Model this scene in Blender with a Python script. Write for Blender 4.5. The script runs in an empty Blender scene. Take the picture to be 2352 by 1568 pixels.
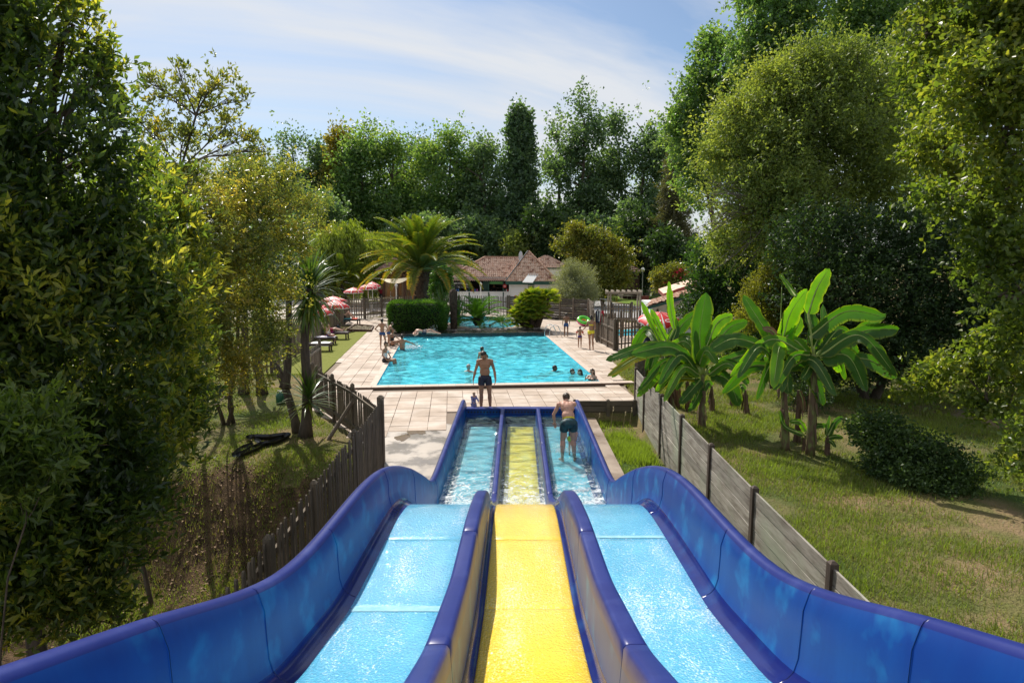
import bpy, bmesh, math, random
import numpy as np
from mathutils import Vector, Matrix

# ---------------------------------------------------------------- camera, sky, sun, exposure
scene = bpy.context.scene
C = scene.collection
PITCH = math.atan(197 / 1500)
CAMH = 4.5
cam_d = bpy.data.cameras.new('camera')
cam = bpy.data.objects.new('camera', cam_d)
C.objects.link(cam)
scene.camera = cam
cam.location = (0, 0, CAMH)
cam.rotation_euler = (math.pi / 2 - PITCH, 0, 0)
cam_d.sensor_width = 36.0
cam_d.lens = 36.0 * 1500 / 2352
cam_d.clip_start = 0.05
cam_d.clip_end = 3000

SUN_EL, SUN_AZ = math.radians(46), math.radians(-24)      # azimuth from +Y, negative = to the left
world = bpy.data.worlds.new('World')
scene.world = world
world.use_nodes = True
wn, wl = world.node_tree.nodes, world.node_tree.links
wn.clear()
w_out = wn.new('ShaderNodeOutputWorld')
w_bg = wn.new('ShaderNodeBackground')
w_bg.inputs['Strength'].default_value = 0.085
w_sky = wn.new('ShaderNodeTexSky')
w_sky.sky_type = 'NISHITA'
w_sky.sun_disc = False
w_sky.sun_elevation = SUN_EL
w_sky.sun_rotation = SUN_AZ
w_sky.air_density = 1.0
w_sky.dust_density = 1.0
w_sky.ozone_density = 2.0
w_tc = wn.new('ShaderNodeTexCoord')
w_sep = wn.new('ShaderNodeSeparateXYZ')
wl.new(w_tc.outputs['Generated'], w_sep.inputs[0])


def wmath(op, a, b=None, c=None, clamp=False):
    n = wn.new('ShaderNodeMath'); n.operation = op; n.use_clamp = clamp
    for i, v in enumerate((a, b, c)):
        if v is None: continue
        if isinstance(v, (int, float)): n.inputs[i].default_value = v
        else: wl.new(v, n.inputs[i])
    return n.outputs[0]


w_den = wmath('ADD', wmath('MAXIMUM', w_sep.outputs['Z'], 0.0), 0.16)
w_u = wmath('DIVIDE', w_sep.outputs['X'], w_den)
w_v = wmath('DIVIDE', w_sep.outputs['Y'], w_den)
w_cmb = wn.new('ShaderNodeCombineXYZ')
# shear so that the streaks run down to the right
wl.new(wmath('ADD', wmath('MULTIPLY', w_u, 0.55), wmath('MULTIPLY', w_v, 0.25)), w_cmb.inputs[0])
wl.new(wmath('SUBTRACT', wmath('MULTIPLY', w_v, 1.15), wmath('MULTIPLY', w_u, 0.5)), w_cmb.inputs[1])
w_no = wn.new('ShaderNodeTexNoise')
w_no.inputs['Scale'].default_value = 0.75
w_no.inputs['Detail'].default_value = 9
w_no.inputs['Roughness'].default_value = 0.56
w_no.inputs['Distortion'].default_value = 0.55
w_off = wn.new('ShaderNodeVectorMath'); w_off.operation = 'ADD'
w_off.inputs[1].default_value = (3.1, 1.7, 0.4)
wl.new(w_cmb.outputs[0], w_off.inputs[0])
wl.new(w_off.outputs[0], w_no.inputs['Vector'])
w_rmp = wn.new('ShaderNodeValToRGB')
w_rmp.color_ramp.elements[0].position = 0.39
w_rmp.color_ramp.elements[1].position = 0.58
wl.new(w_no.outputs['Fac'], w_rmp.inputs[0])
w_fac = wmath('MULTIPLY', w_rmp.outputs['Color'], 0.92)
w_mix = wn.new('ShaderNodeMix'); w_mix.data_type = 'RGBA'
wl.new(w_fac, w_mix.inputs['Factor'])
w_tint = wn.new('ShaderNodeMix'); w_tint.data_type = 'RGBA'; w_tint.blend_type = 'MULTIPLY'
w_tint.inputs['Factor'].default_value = 1.0
w_tint.inputs['B'].default_value = (0.84, 0.92, 0.98, 1)
wl.new(w_sky.outputs[0], w_tint.inputs['A'])
wl.new(w_tint.outputs['Result'], w_mix.inputs['A'])
w_mix.inputs['B'].default_value = (7.3, 7.5, 7.8, 1)
wl.new(w_mix.outputs['Result'], w_bg.inputs['Color'])
wl.new(w_bg.outputs[0], w_out.inputs['Surface'])

sun_d = bpy.data.lights.new('sun', 'SUN')
sun_d.energy = 4.6
sun_d.angle = math.radians(0.53)
sun_d.color = (1.0, 0.93, 0.83)
sun = bpy.data.objects.new('sun', sun_d)
C.objects.link(sun)
sdir = Vector((math.sin(SUN_AZ) * math.cos(SUN_EL), math.cos(SUN_AZ) * math.cos(SUN_EL), math.sin(SUN_EL)))
sun.rotation_euler = sdir.to_track_quat('Z', 'Y').to_euler()
sun.location = sdir * 60

scene.view_settings.view_transform = 'Standard'
scene.view_settings.look = 'None'
scene.view_settings.exposure = 0.36
scene.view_settings.gamma = 1.0
scene.view_settings.use_curve_mapping = False
scene.render.engine = 'CYCLES'
cy = scene.cycles
cy.max_bounces = 8
cy.diffuse_bounces = 4
cy.glossy_bounces = 3
cy.transmission_bounces = 4
cy.transparent_max_bounces = 12
cy.sample_clamp_indirect = 6
cy.sample_clamp_direct = 0
cy.caustics_reflective = False
cy.caustics_refractive = False
cy.use_denoising = True
cy.blur_glossy = 0.6

# ---------------------------------------------------------------- helpers
PI = math.pi
rnd = random.Random(7)
nr = np.random.default_rng(11)
CP, SP = math.cos(PITCH), math.sin(PITCH)


def ray(px, py):
    u = -(py - 784) / 1500
    return ((px - 1176) / 1500, CP + SP * u, -SP + CP * u)


def G(px, py, z=0.0):
    r = ray(px, py); k = (z - CAMH) / r[2]
    return Vector((r[0] * k, r[1] * k, z))


def A(px, py, Y):
    r = ray(px, py); k = Y / r[1]
    return Vector((r[0] * k, Y, CAMH + r[2] * k))


class MB:
    """collects vertices and faces, then becomes one mesh"""
    def __init__(s): s.v = []; s.f = []; s.m = []

    def add(s, vs, fs, mi=0):
        o = len(s.v); s.v.extend([tuple(p) for p in vs])
        s.f.extend([tuple(i + o for i in f) for f in fs]); s.m.extend([mi] * len(fs))
        return s

    def box(s, c, d, rot=0.0, mi=0, tilt=None):
        x, y, z = d[0] / 2, d[1] / 2, d[2] / 2
        vs = [Vector((a * x, b * y, e * z)) for e in (-1, 1) for a, b in ((-1, -1), (1, -1), (1, 1), (-1, 1))]
        R = Matrix.Rotation(rot, 3, 'Z')
        if tilt: R = R @ Matrix.Rotation(tilt[0], 3, 'X') @ Matrix.Rotation(tilt[1], 3, 'Y')
        vs = [R @ p + Vector(c) for p in vs]
        return s.add(vs, [(3, 2, 1, 0), (4, 5, 6, 7), (0, 1, 5, 4), (1, 2, 6, 5), (2, 3, 7, 6), (3, 0, 4, 7)], mi)

    def tube(s, pts, rad, n=6, cap=True, mi=0):
        pts = [Vector(p) for p in pts]
        if isinstance(rad, (int, float)): rad = [rad] * len(pts)
        t0 = (pts[1] - pts[0]).normalized()
        up = Vector((0, 0, 1)) if abs(t0.z) < 0.9 else Vector((1, 0, 0))
        a = t0.cross(up).normalized()
        vs = []
        for i, p in enumerate(pts):
            t = (pts[min(i + 1, len(pts) - 1)] - pts[max(i - 1, 0)])
            if t.length < 1e-9: t = t0
            t = t.normalized()
            a = (a - t * a.dot(t)); a = a.normalized() if a.length > 1e-6 else t.orthogonal().normalized()
            b = t.cross(a)
            for k in range(n):
                th = 2 * PI * k / n
                vs.append(p + (a * math.cos(th) + b * math.sin(th)) * rad[i])
        fs = []
        for i in range(len(pts) - 1):
            for k in range(n):
                fs.append((i * n + k, i * n + (k + 1) % n, (i + 1) * n + (k + 1) % n, (i + 1) * n + k))
        if cap:
            fs.append(tuple(range(n - 1, -1, -1)))
            fs.append(tuple((len(pts) - 1) * n + k for k in range(n)))
        return s.add(vs, fs, mi)

    def lathe(s, prof, n=16, c=(0, 0, 0), mi=0):
        vs = []
        for r, z in prof:
            for k in range(n):
                th = 2 * PI * k / n
                vs.append((c[0] + r * math.cos(th), c[1] + r * math.sin(th), c[2] + z))
        fs = [(i * n + k, i * n + (k + 1) % n, (i + 1) * n + (k + 1) % n, (i + 1) * n + k)
              for i in range(len(prof) - 1) for k in range(n)]
        return s.add(vs, fs, mi)

    def prism(s, poly, z0, z1, mi=0):
        n = len(poly)
        vs = [(p[0], p[1], z0) for p in poly] + [(p[0], p[1], z1) for p in poly]
        fs = [tuple(range(n - 1, -1, -1)), tuple(range(n, 2 * n))]
        fs += [(i, (i + 1) % n, n + (i + 1) % n, n + i) for i in range(n)]
        return s.add(vs, fs, mi)

    def grid(s, rows, mi=0, close=False):
        """rows: list of equal length lists of points"""
        nn = len(rows[0]); vs = [p for r in rows for p in r]
        fs = []
        for i in range(len(rows) - 1):
            for k in range(nn - 1 + (1 if close else 0)):
                k2 = (k + 1) % nn
                fs.append((i * nn + k, i * nn + k2, (i + 1) * nn + k2, (i + 1) * nn + k))
        return s.add(vs, fs, mi)

    def mesh(s, name, mats=None, smooth=False, off=None):
        me = bpy.data.meshes.new(name)
        v = s.v
        if off is not None:
            ox, oy, oz = off
            v = [(p[0] - ox, p[1] - oy, p[2] - oz) for p in v]
        me.from_pydata(v, [], s.f)
        for m in (mats or []): me.materials.append(m)
        if mats and len(mats) > 1: me.polygons.foreach_set('material_index', s.m)
        if smooth: me.polygons.foreach_set('use_smooth', [True] * len(me.polygons))
        me.update()
        return me


def link(name, me, parent=None, loc=(0, 0, 0), rot=None):
    o = bpy.data.objects.new(name, me)
    C.objects.link(o)
    o.location = loc
    if rot is not None: o.rotation_euler = rot if not isinstance(rot, (int, float)) else (0, 0, rot)
    if parent is not None: o.parent = parent
    return o


def tag(o, label=None, cat=None, group=None, kind=None):
    if label: o['label'] = label
    if cat: o['category'] = cat
    if group: o['group'] = group
    if kind: o['kind'] = kind
    return o


def thing(name, label, cat, loc=(0, 0, 0), rot=0.0, group=None):
    o = bpy.data.objects.new(name, None)
    C.objects.link(o)
    o.location = loc
    o.rotation_euler = (0, 0, rot)
    o.empty_display_size = 0.1
    return tag(o, label, cat, group)


def part(name, mb, mat, parent, smooth=False, world=False, label=None, kind=None):
    """one mesh part; world=True: the builder used world coordinates and the parent is unrotated"""
    off = tuple(parent.location) if (world and parent) else None
    mats = mat if isinstance(mat, (list, tuple)) else [mat]
    o = link(name, mb.mesh(name, mats, smooth, off) if isinstance(mb, MB) else mb, parent)
    if label: o['label'] = label
    if kind: o['kind'] = kind
    return o


def single(name, mb, mat, label=None, cat=None, group=None, kind=None, smooth=False, loc=(0, 0, 0), rot=0.0):
    mats = mat if isinstance(mat, (list, tuple)) else [mat]
    o = link(name, mb.mesh(name, mats, smooth), None, loc, rot)
    return tag(o, label, cat, group, kind)


kids = {}


def dup(root, loc, rot=None, label=None, group=None, scale=None):
    """a copy of a thing with copies of its parts and sub-parts"""
    r = root.copy(); C.objects.link(r); r.location = loc
    if rot is not None: r.rotation_euler = (0, 0, rot) if isinstance(rot, (int, float)) else rot
    if scale: r.scale = (scale,) * 3 if isinstance(scale, (int, float)) else scale
    if label: r['label'] = label
    if group: r['group'] = group
    for ch in list(root.children):
        c = ch.copy(); C.objects.link(c); c.parent = r
        for g in list(ch.children):
            d = g.copy(); C.objects.link(d); d.parent = c
    return r


# ---------------------------------------------------------------- materials
def M(name, col, rough=0.6, col2=None, scale=3.0, detail=5, bump=0.0, bscale=30.0, metallic=0.0, spec=0.5,
      coat=0.0, stretch=(1, 1, 1), rand=0.0, ramp=(0.35, 0.65), rough2=None, col3=None, scale3=0.6, ramp3=(0.5, 0.7),
      bdist=0.02, obj=False):
    m = bpy.data.materials.new(name); m.use_nodes = True
    n, l = m.node_tree.nodes, m.node_tree.links
    b = n['Principled BSDF']
    b.inputs['Base Color'].default_value = (*col, 1)
    b.inputs['Roughness'].default_value = rough
    b.inputs['Metallic'].default_value = metallic
    b.inputs['Specular IOR Level'].default_value = spec
    b.inputs['Coat Weight'].default_value = coat
    b.inputs['Coat Roughness'].default_value = 0.08
    if obj:
        tc = n.new('ShaderNodeTexCoord'); src = tc.outputs['Object']
    else:
        g = n.new('ShaderNodeNewGeometry'); src = g.outputs['Position']
    mp = n.new('ShaderNodeVectorMath'); mp.operation = 'MULTIPLY'; mp.inputs[1].default_value = stretch
    l.new(src, mp.inputs[0])
    last = None
    if col2 is not None:
        no = n.new('ShaderNodeTexNoise'); no.inputs['Scale'].default_value = scale; no.inputs['Detail'].default_value = detail
        no.inputs['Roughness'].default_value = 0.6
        l.new(mp.outputs[0], no.inputs['Vector'])
        mr = n.new('ShaderNodeMapRange'); mr.inputs['From Min'].default_value = ramp[0]; mr.inputs['From Max'].default_value = ramp[1]
        l.new(no.outputs['Fac'], mr.inputs['Value'])
        mx = n.new('ShaderNodeMix'); mx.data_type = 'RGBA'
        mx.inputs['A'].default_value = (*col, 1); mx.inputs['B'].default_value = (*col2, 1)
        l.new(mr.outputs[0], mx.inputs['Factor'])
        last = mx.outputs['Result']
        if rough2 is not None:
            mr2 = n.new('ShaderNodeMapRange'); mr2.inputs['To Min'].default_value = rough; mr2.inputs['To Max'].default_value = rough2
            l.new(mr.outputs[0], mr2.inputs['Value']); l.new(mr2.outputs[0], b.inputs['Roughness'])
    if col3 is not None:
        no = n.new('ShaderNodeTexNoise'); no.inputs['Scale'].default_value = scale3; no.inputs['Detail'].default_value = 4
        l.new(src, no.inputs['Vector'])
        mr = n.new('ShaderNodeMapRange'); mr.inputs['From Min'].default_value = ramp3[0]; mr.inputs['From Max'].default_value = ramp3[1]
        l.new(no.outputs['Fac'], mr.inputs['Value'])
        mx = n.new('ShaderNodeMix'); mx.data_type = 'RGBA'
        if last is not None: l.new(last, mx.inputs['A'])
        else: mx.inputs['A'].default_value = (*col, 1)
        mx.inputs['B'].default_value = (*col3, 1)
        l.new(mr.outputs[0], mx.inputs['Factor'])
        last = mx.outputs['Result']
    if rand:
        oi = n.new('ShaderNodeObjectInfo')
        mr = n.new('ShaderNodeMapRange'); mr.inputs['To Min'].default_value = 1 - rand; mr.inputs['To Max'].default_value = 1 + rand
        l.new(oi.outputs['Random'], mr.inputs['Value'])
        vm = n.new('ShaderNodeVectorMath'); vm.operation = 'SCALE'
        if last is not None: l.new(last, vm.inputs[0])
        else: vm.inputs[0].default_value = col
        l.new(mr.outputs[0], vm.inputs['Scale'])
        last = vm.outputs[0]
    if last is not None: l.new(last, b.inputs['Base Color'])
    if bump:
        no = n.new('ShaderNodeTexNoise'); no.inputs['Scale'].default_value = bscale; no.inputs['Detail'].default_value = 4
        l.new(mp.outputs[0], no.inputs['Vector'])
        bp = n.new('ShaderNodeBump'); bp.inputs['Strength'].default_value = bump; bp.inputs['Distance'].default_value = bdist
        l.new(no.outputs['Fac'], bp.inputs['Height'])
        l.new(bp.outputs[0], b.inputs['Normal'])
    m.diffuse_color = (*col, 1)
    return m


def leaf_mat(name, c1, c2, c3, trans=0.35, rough=0.4, spec=0.5, tcol=None, pos=(0.0, 0.5, 1.0)):
    """leaf material: colour by a per-leaf attribute, gloss and translucency"""
    m = bpy.data.materials.new(name); m.use_nodes = True
    n, l = m.node_tree.nodes, m.node_tree.links
    b = n['Principled BSDF']; out = n['Material Output']
    at = n.new('ShaderNodeAttribute'); at.attribute_name = 'v'
    rp = n.new('ShaderNodeValToRGB')
    e = rp.color_ramp.elements
    e[0].position = pos[0]; e[0].color = (*c1, 1); e[1].position = pos[2]; e[1].color = (*c3, 1)
    q = e.new(pos[1]); q.color = (*c2, 1)
    l.new(at.outputs['Fac'], rp.inputs[0])
    l.new(rp.outputs[0], b.inputs['Base Color'])
    b.inputs['Roughness'].default_value = rough
    b.inputs['Specular IOR Level'].default_value = spec
    tr = n.new('ShaderNodeBsdfTranslucent')
    vm = n.new('ShaderNodeVectorMath'); vm.operation = 'MULTIPLY'
    vm.inputs[1].default_value = tcol or (2.0, 2.0, 0.7)
    l.new(rp.outputs[0], vm.inputs[0]); l.new(vm.outputs[0], tr.inputs['Color'])
    mx = n.new('ShaderNodeMixShader'); mx.inputs[0].default_value = trans
    l.new(b.outputs[0], mx.inputs[1]); l.new(tr.outputs[0], mx.inputs[2])
    l.new(mx.outputs[0], out.inputs['Surface'])
    m.diffuse_color = (*c2, 1)
    return m


def np_mesh(name, V, F, mats, v=None, smooth=False):
    """fast mesh from numpy arrays; F is (n,3) or (n,4)"""
    me = bpy.data.meshes.new(name)
    k = F.shape[1]
    me.vertices.add(len(V)); me.vertices.foreach_set('co', V.astype(np.float32).ravel())
    me.loops.add(F.size); me.loops.foreach_set('vertex_index', F.astype(np.int32).ravel())
    me.polygons.add(len(F))
    me.polygons.foreach_set('loop_start', np.arange(0, F.size, k, dtype=np.int32))
    me.polygons.foreach_set('loop_total', np.full(len(F), k, dtype=np.int32))
    me.update(calc_edges=True)
    if v is not None:
        a = me.attributes.new('v', 'FLOAT', 'POINT'); a.data.foreach_set('value', v.astype(np.float32))
    for m in mats: me.materials.append(m)
    if smooth: me.polygons.foreach_set('use_smooth', np.ones(len(F), dtype=bool))
    return me
# ---------------------------------------------------------------- the ground
def sm(a, b, x):
    t = np.clip((x - a) / (b - a), 0, 1)
    return t * t * (3 - 2 * t)


POOL_A = -0.093                       # the pool and its paving are turned by this angle
pu = Vector((-math.sin(0.093), math.cos(0.093), 0))     # along the pool, away
pv = Vector((math.cos(0.093), math.sin(0.093), 0))      # across the pool, to the right
P0 = Vector((-4.72, 22.15, 0))        # near left corner of the big pool
PW, PL = 7.95, 14.2


def pp(a, b, z=0.0):
    """a metres across, b metres along the pool"""
    q = P0 + pv * a + pu * b
    return Vector((q.x, q.y, z))


def in_poly(x, y, poly):
    c = np.zeros(x.shape, bool); n = len(poly); j = n - 1
    for i in range(n):
        ax_, ay_ = poly[i][0], poly[i][1]; bx_, by_ = poly[j][0], poly[j][1]
        if ay_ != by_:
            c ^= ((ay_ > y) != (by_ > y)) & (x < (bx_ - ax_) * (y - ay_) / (by_ - ay_) + ax_)
        j = i
    return c


DECK_G = [(-2.2, 13.9), (-2.9, 13.9), (-4.05, 16.15), (-5.8, 18.85), (-7.0, 21.6), (-7.3, 24.5), (-8.7, 38.5), (-9.5, 42.2), (-13.7, 42.6), (-13.2, 46.5),
          (-10.5, 46.6), (-8.8, 50.0), (-1.75, 50.6), (-0.3, 49.1), (3.4, 46.4), (5.1, 45.1), (8.5, 44.3), (8.5, 33.2), (5.05, 30.8),
          (4.6, 29.0), (4.05, 24.0), (3.95, 20.0), (3.9, 19.9), (-2.2, 19.9)]
LAWN_G = [(-7.0, 24.5), (-8.5, 38.8), (-15.6, 38.2), (-15.1, 24.5)]
POOL_G = [tuple(pp(-0.3, -0.3)), tuple(pp(PW + .3, -.3)), tuple(pp(PW + .3, PL + .4)), tuple(pp(-.3, PL + .4))]
LAG_C = G(1060, 741)
LAG_G = [tuple(q + (q - LAG_C).normalized() * 0.55) for q in (G(882, 735), G(905, 731), G(960, 727), G(1030, 725.5), G(1110, 726), G(1170, 730), G(1200, 736), G(1203, 744), G(1180, 752), G(1130, 756), G(1085, 755), G(1050, 750), G(1035, 743), G(1000, 741), G(940, 739), G(900, 737.5))]


def hnoise(x, y):
    return (np.sin(x * 0.9 + 1.3 * np.sin(y * 0.7)) * np.cos(y * 1.1 + np.sin(x * 0.6)) * 0.5
            + np.sin(x * 2.7 + y * 1.9) * np.cos(y * 2.3 - x * 1.1) * 0.25)


def ground_h(x, y):
    x = np.asarray(x, float); y = np.asarray(y, float)
    h = hnoise(x, y) * 0.05
    # the bank on the left falls towards the camera
    bank = sm(13.5 + 0.3 * np.sin(x * 0.8), 11.2, y) * sm(-3.0, -4.0, x)
    h = h - 1.6 * bank + 0.13 * bank * np.sin(x * 3.1 + y * 2.2)
    # the right hand slope falls gently away from the wall
    h = h - 0.35 * sm(7, 16, x) * sm(26, 8, y) + 0.05 * sm(3.7, 4.6, x) * sm(20, 17, y)
    # the paving and the pools take the ground's place
    d_ = in_poly(x, y, DECK_G)
    h = np.where(d_, -0.14, h)
    h = np.where(in_poly(x, y, LAWN_G), -0.06, h)
    h = np.where(in_poly(x, y, POOL_G) | in_poly(x, y, LAG_G), -2.7, h)
    low = (x > -2.35) & (x < 3.78 + 0.012 * np.clip(y - 10, 0, 10)) & (y < 19.95)
    h = np.where(low, -0.66, h)
    low2 = (x > -3.2) & (x <= -2.35) & (y < 13.9)
    h = np.where(low2, -0.12, h)
    return h


def axis(a, b, n, dense):
    t = np.linspace(0, 1, n)
    return a + (b - a) * t


xs = np.unique(np.concatenate([np.linspace(-260, -20, 30), np.arange(-20, 20.01, 0.2), np.linspace(20, 280, 34)]))
ys = np.unique(np.concatenate([np.arange(-6, 30.01, 0.2), np.arange(30, 56, 0.5), np.linspace(56, 520, 60)]))
GX, GY = np.meshgrid(xs, ys)
GZ = ground_h(GX, GY)
V = np.stack([GX.ravel(), GY.ravel(), GZ.ravel()], 1)
nx_, ny_ = len(xs), len(ys)
ii = (np.arange(ny_ - 1)[:, None] * nx_ + np.arange(nx_ - 1)[None, :]).ravel()
F = np.stack([ii, ii + 1, ii + 1 + nx_, ii + nx_], 1)
m_ground = M('ground_grass_soil', (0.12, 0.125, 0.038), 0.95, (0.23, 0.165, 0.09), scale=1.1, detail=9, bump=0.9, bscale=22,
             spec=0.15, ramp=(0.40, 0.62), col3=(0.055, 0.095, 0.018), scale3=0.35, ramp3=(0.48, 0.66), bdist=0.06)
m_bank = M('bank_leaf_litter', (0.14, 0.092, 0.052), 0.95, (0.06, 0.04, 0.024), scale=3.2, detail=9, bump=1.0, bscale=30, spec=0.1, ramp=(0.4, 0.6), col3=(0.16, 0.10, 0.055), scale3=7, ramp3=(0.55, 0.7), bdist=0.08)
gme = np_mesh('ground', V, F, [m_ground, m_bank], smooth=True)
fc = V[F].mean(axis=1)
gme.polygons.foreach_set('material_index', ((fc[:, 0] < -2.9 + 0.1 * np.sin(fc[:, 1] * 5)) & (fc[:, 1] < 13.5 + 0.5 * np.sin(fc[:, 0] * 1.9) + 0.25 * np.sin(fc[:, 0] * 7)) & (fc[:, 0] > -14)).astype(np.int32))
gnd = link('ground', gme)
tag(gnd, kind='structure')

# ---------------------------------------------------------------- materials of the place
m_tile = M('paving_concrete', (0.47, 0.375, 0.30), 0.75, (0.385, 0.305, 0.24), scale=2.2, detail=8, bump=0.25, bscale=60, rand=0.07,
           spec=0.3, col3=(0.60, 0.52, 0.45), scale3=0.9, ramp3=(0.45, 0.7))
m_coping = M('coping_stone', (0.56, 0.45, 0.37), 0.7, (0.46, 0.36, 0.29), scale=3, bump=0.2, bscale=50, rand=0.06)
m_joint = M('joint_mortar', (0.22, 0.17, 0.13), 0.95)
m_slab = M('wet_concrete', (0.36, 0.31, 0.26), 0.6, (0.225, 0.195, 0.165), scale=1.1, detail=9, bump=0.1, bscale=40,
           rough2=0.12, ramp=(0.44, 0.58), col3=(0.48, 0.42, 0.36), scale3=0.35, ramp3=(0.5, 0.7))
m_puddle = M('puddle_water', (0.16, 0.095, 0.045), 0.12, spec=0.8, bump=0.05, bscale=9)
m_turf = M('artificial_turf', (0.165, 0.185, 0.035), 0.95, (0.20, 0.215, 0.05), scale=4, bump=0.5, bscale=180, spec=0.1)
m_liner = M('pool_liner', (0.10, 0.62, 0.74), 0.5, (0.07, 0.52, 0.68), scale=0.8)
m_gravel = M('terrace_gravel', (0.58, 0.53, 0.47), 0.95, (0.42, 0.38, 0.33), scale=6, bump=0.6, bscale=60)
m_asph = M('path_asphalt', (0.34, 0.33, 0.33), 0.9, (0.26, 0.26, 0.27), scale=4, bump=0.3, bscale=80)


def water_mat(name, tint, bscale, bstr, bdist, deep=None, foam=None, rough=0.02, fres=1.33):
    """clear water: tinted see-through below, sky and sun reflected above"""
    m = bpy.data.materials.new(name); m.use_nodes = True
    n, l = m.node_tree.nodes, m.node_tree.links
    n.remove(n['Principled BSDF']); out = n['Material Output']
    geo = n.new('ShaderNodeNewGeometry')
    no = n.new('ShaderNodeTexNoise'); no.inputs['Scale'].default_value = bscale; no.inputs['Detail'].default_value = 5
    no.inputs['Distortion'].default_value = 0.6
    mp = n.new('ShaderNodeVectorMath'); mp.operation = 'MULTIPLY'; mp.inputs[1].default_value = (0.6, 1.35, 1)
    l.new(geo.outputs['Position'], mp.inputs[0]); l.new(mp.outputs[0], no.inputs['Vector'])
    bp = n.new('ShaderNodeBump'); bp.inputs['Strength'].default_value = bstr; bp.inputs['Distance'].default_value = bdist
    l.new(no.outputs['Fac'], bp.inputs['Height'])
    tr = n.new('ShaderNodeBsdfTransparent'); tr.inputs['Color'].default_value = (*tint, 1)
    gl = n.new('ShaderNodeBsdfGlossy'); gl.inputs['Roughness'].default_value = rough
    l.new(bp.outputs[0], gl.inputs['Normal'])
    fr = n.new('ShaderNodeFresnel'); fr.inputs['IOR'].default_value = fres
    l.new(bp.outputs[0], fr.inputs['Normal'])
    body = tr.outputs[0]
    if deep:
        df = n.new('ShaderNodeBsdfDiffuse'); df.inputs['Color'].default_value = (*deep[0], 1)
        md = n.new('ShaderNodeMixShader'); md.inputs[0].default_value = deep[1]
        no2 = n.new('ShaderNodeTexNoise'); no2.inputs['Scale'].default_value = bscale * 0.8; no2.inputs['Detail'].default_value = 3
        no2.inputs['Distortion'].default_value = 1.2
        l.new(mp.outputs[0], no2.inputs['Vector'])
        mr = n.new('ShaderNodeMapRange'); mr.inputs['From Min'].default_value = 0.42; mr.inputs['From Max'].default_value = 0.68
        mr.inputs['To Min'].default_value = deep[1] * 0.5; mr.inputs['To Max'].default_value = deep[1] * 1.9
        l.new(no2.outputs['Fac'], mr.inputs['Value']); l.new(mr.outputs[0], md.inputs[0])
        l.new(tr.outputs[0], md.inputs[1]); l.new(df.outputs[0], md.inputs[2])
        body = md.outputs[0]
    mx = n.new('ShaderNodeMixShader')
    l.new(fr.outputs[0], mx.inputs[0]); l.new(body, mx.inputs[1]); l.new(gl.outputs[0], mx.inputs[2])
    last = mx.outputs[0]
    if foam:
        y0, y1, sc = foam
        sp = n.new('ShaderNodeSeparateXYZ'); l.new(geo.outputs['Position'], sp.inputs[0])
        mr = n.new('ShaderNodeMapRange'); mr.inputs['From Min'].default_value = y0; mr.inputs['From Max'].default_value = y1
        mr.inputs['To Min'].default_value = 0.34; mr.inputs['To Max'].default_value = 0.80
        l.new(sp.outputs['Y'], mr.inputs['Value'])
        nf = n.new('ShaderNodeTexNoise'); nf.inputs['Scale'].default_value = sc; nf.inputs['Detail'].default_value = 7
        nf.inputs['Roughness'].default_value = 0.72; nf.inputs['Distortion'].default_value = 1.5
        l.new(geo.outputs['Position'], nf.inputs['Vector'])
        sb = n.new('ShaderNodeMath'); sb.operation = 'SUBTRACT'; l.new(nf.outputs['Fac'], sb.inputs[0]); l.new(mr.outputs[0], sb.inputs[1])
        ml = n.new('ShaderNodeMath'); ml.operation = 'MULTIPLY'; ml.use_clamp = True; ml.inputs[1].default_value = 6
        l.new(sb.outputs[0], ml.inputs[0])
        m2 = n.new('ShaderNodeMath'); m2.operation = 'MULTIPLY'; m2.inputs[1].default_value = 0.8; l.new(ml.outputs[0], m2.inputs[0])
        df = n.new('ShaderNodeBsdfDiffuse'); df.inputs['Color'].default_value = (0.82, 0.86, 0.88, 1)
        mf = n.new('ShaderNodeMixShader'); l.new(m2.outputs[0], mf.inputs[0]); l.new(last, mf.inputs[1]); l.new(df.outputs[0], mf.inputs[2])
        last = mf.outputs[0]
    l.new(last, out.inputs['Surface'])
    m.diffuse_color = (*tint, 1)
    return m


m_water = water_mat('pool_water', (0.42, 0.93, 0.99), 3.2, 0.45, 0.045, deep=((0.13, 0.70, 0.82), 0.50), rough=0.06, fres=1.18)
m_water_slide = water_mat('slide_water', (0.86, 0.99, 0.93), 5.0, 0.8, 0.04, deep=((0.55, 0.80, 0.76), 0.07), foam=(10.2, 17.5, 6.0), rough=0.03, fres=1.24)

# ---------------------------------------------------------------- paving: a slab, then tiles one by one
LAG = [G(882, 735), G(905, 731), G(960, 727), G(1030, 725.5), G(1110, 726), G(1170, 730), G(1200, 736), G(1203, 744), G(1180, 752),
       G(1130, 756), G(1085, 755), G(1050, 750), G(1035, 743), G(1000, 741), G(940, 739), G(900, 737.5)]


def inside(p, poly):
    c = False; n = len(poly); j = n - 1
    for i in range(n):
        a, b = poly[i], poly[j]
        if (a[1] > p[1]) != (b[1] > p[1]) and p[0] < (b[0] - a[0]) * (p[1] - a[1]) / (b[1] - a[1]) + a[0]: c = not c
        j = i
    return c


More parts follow.
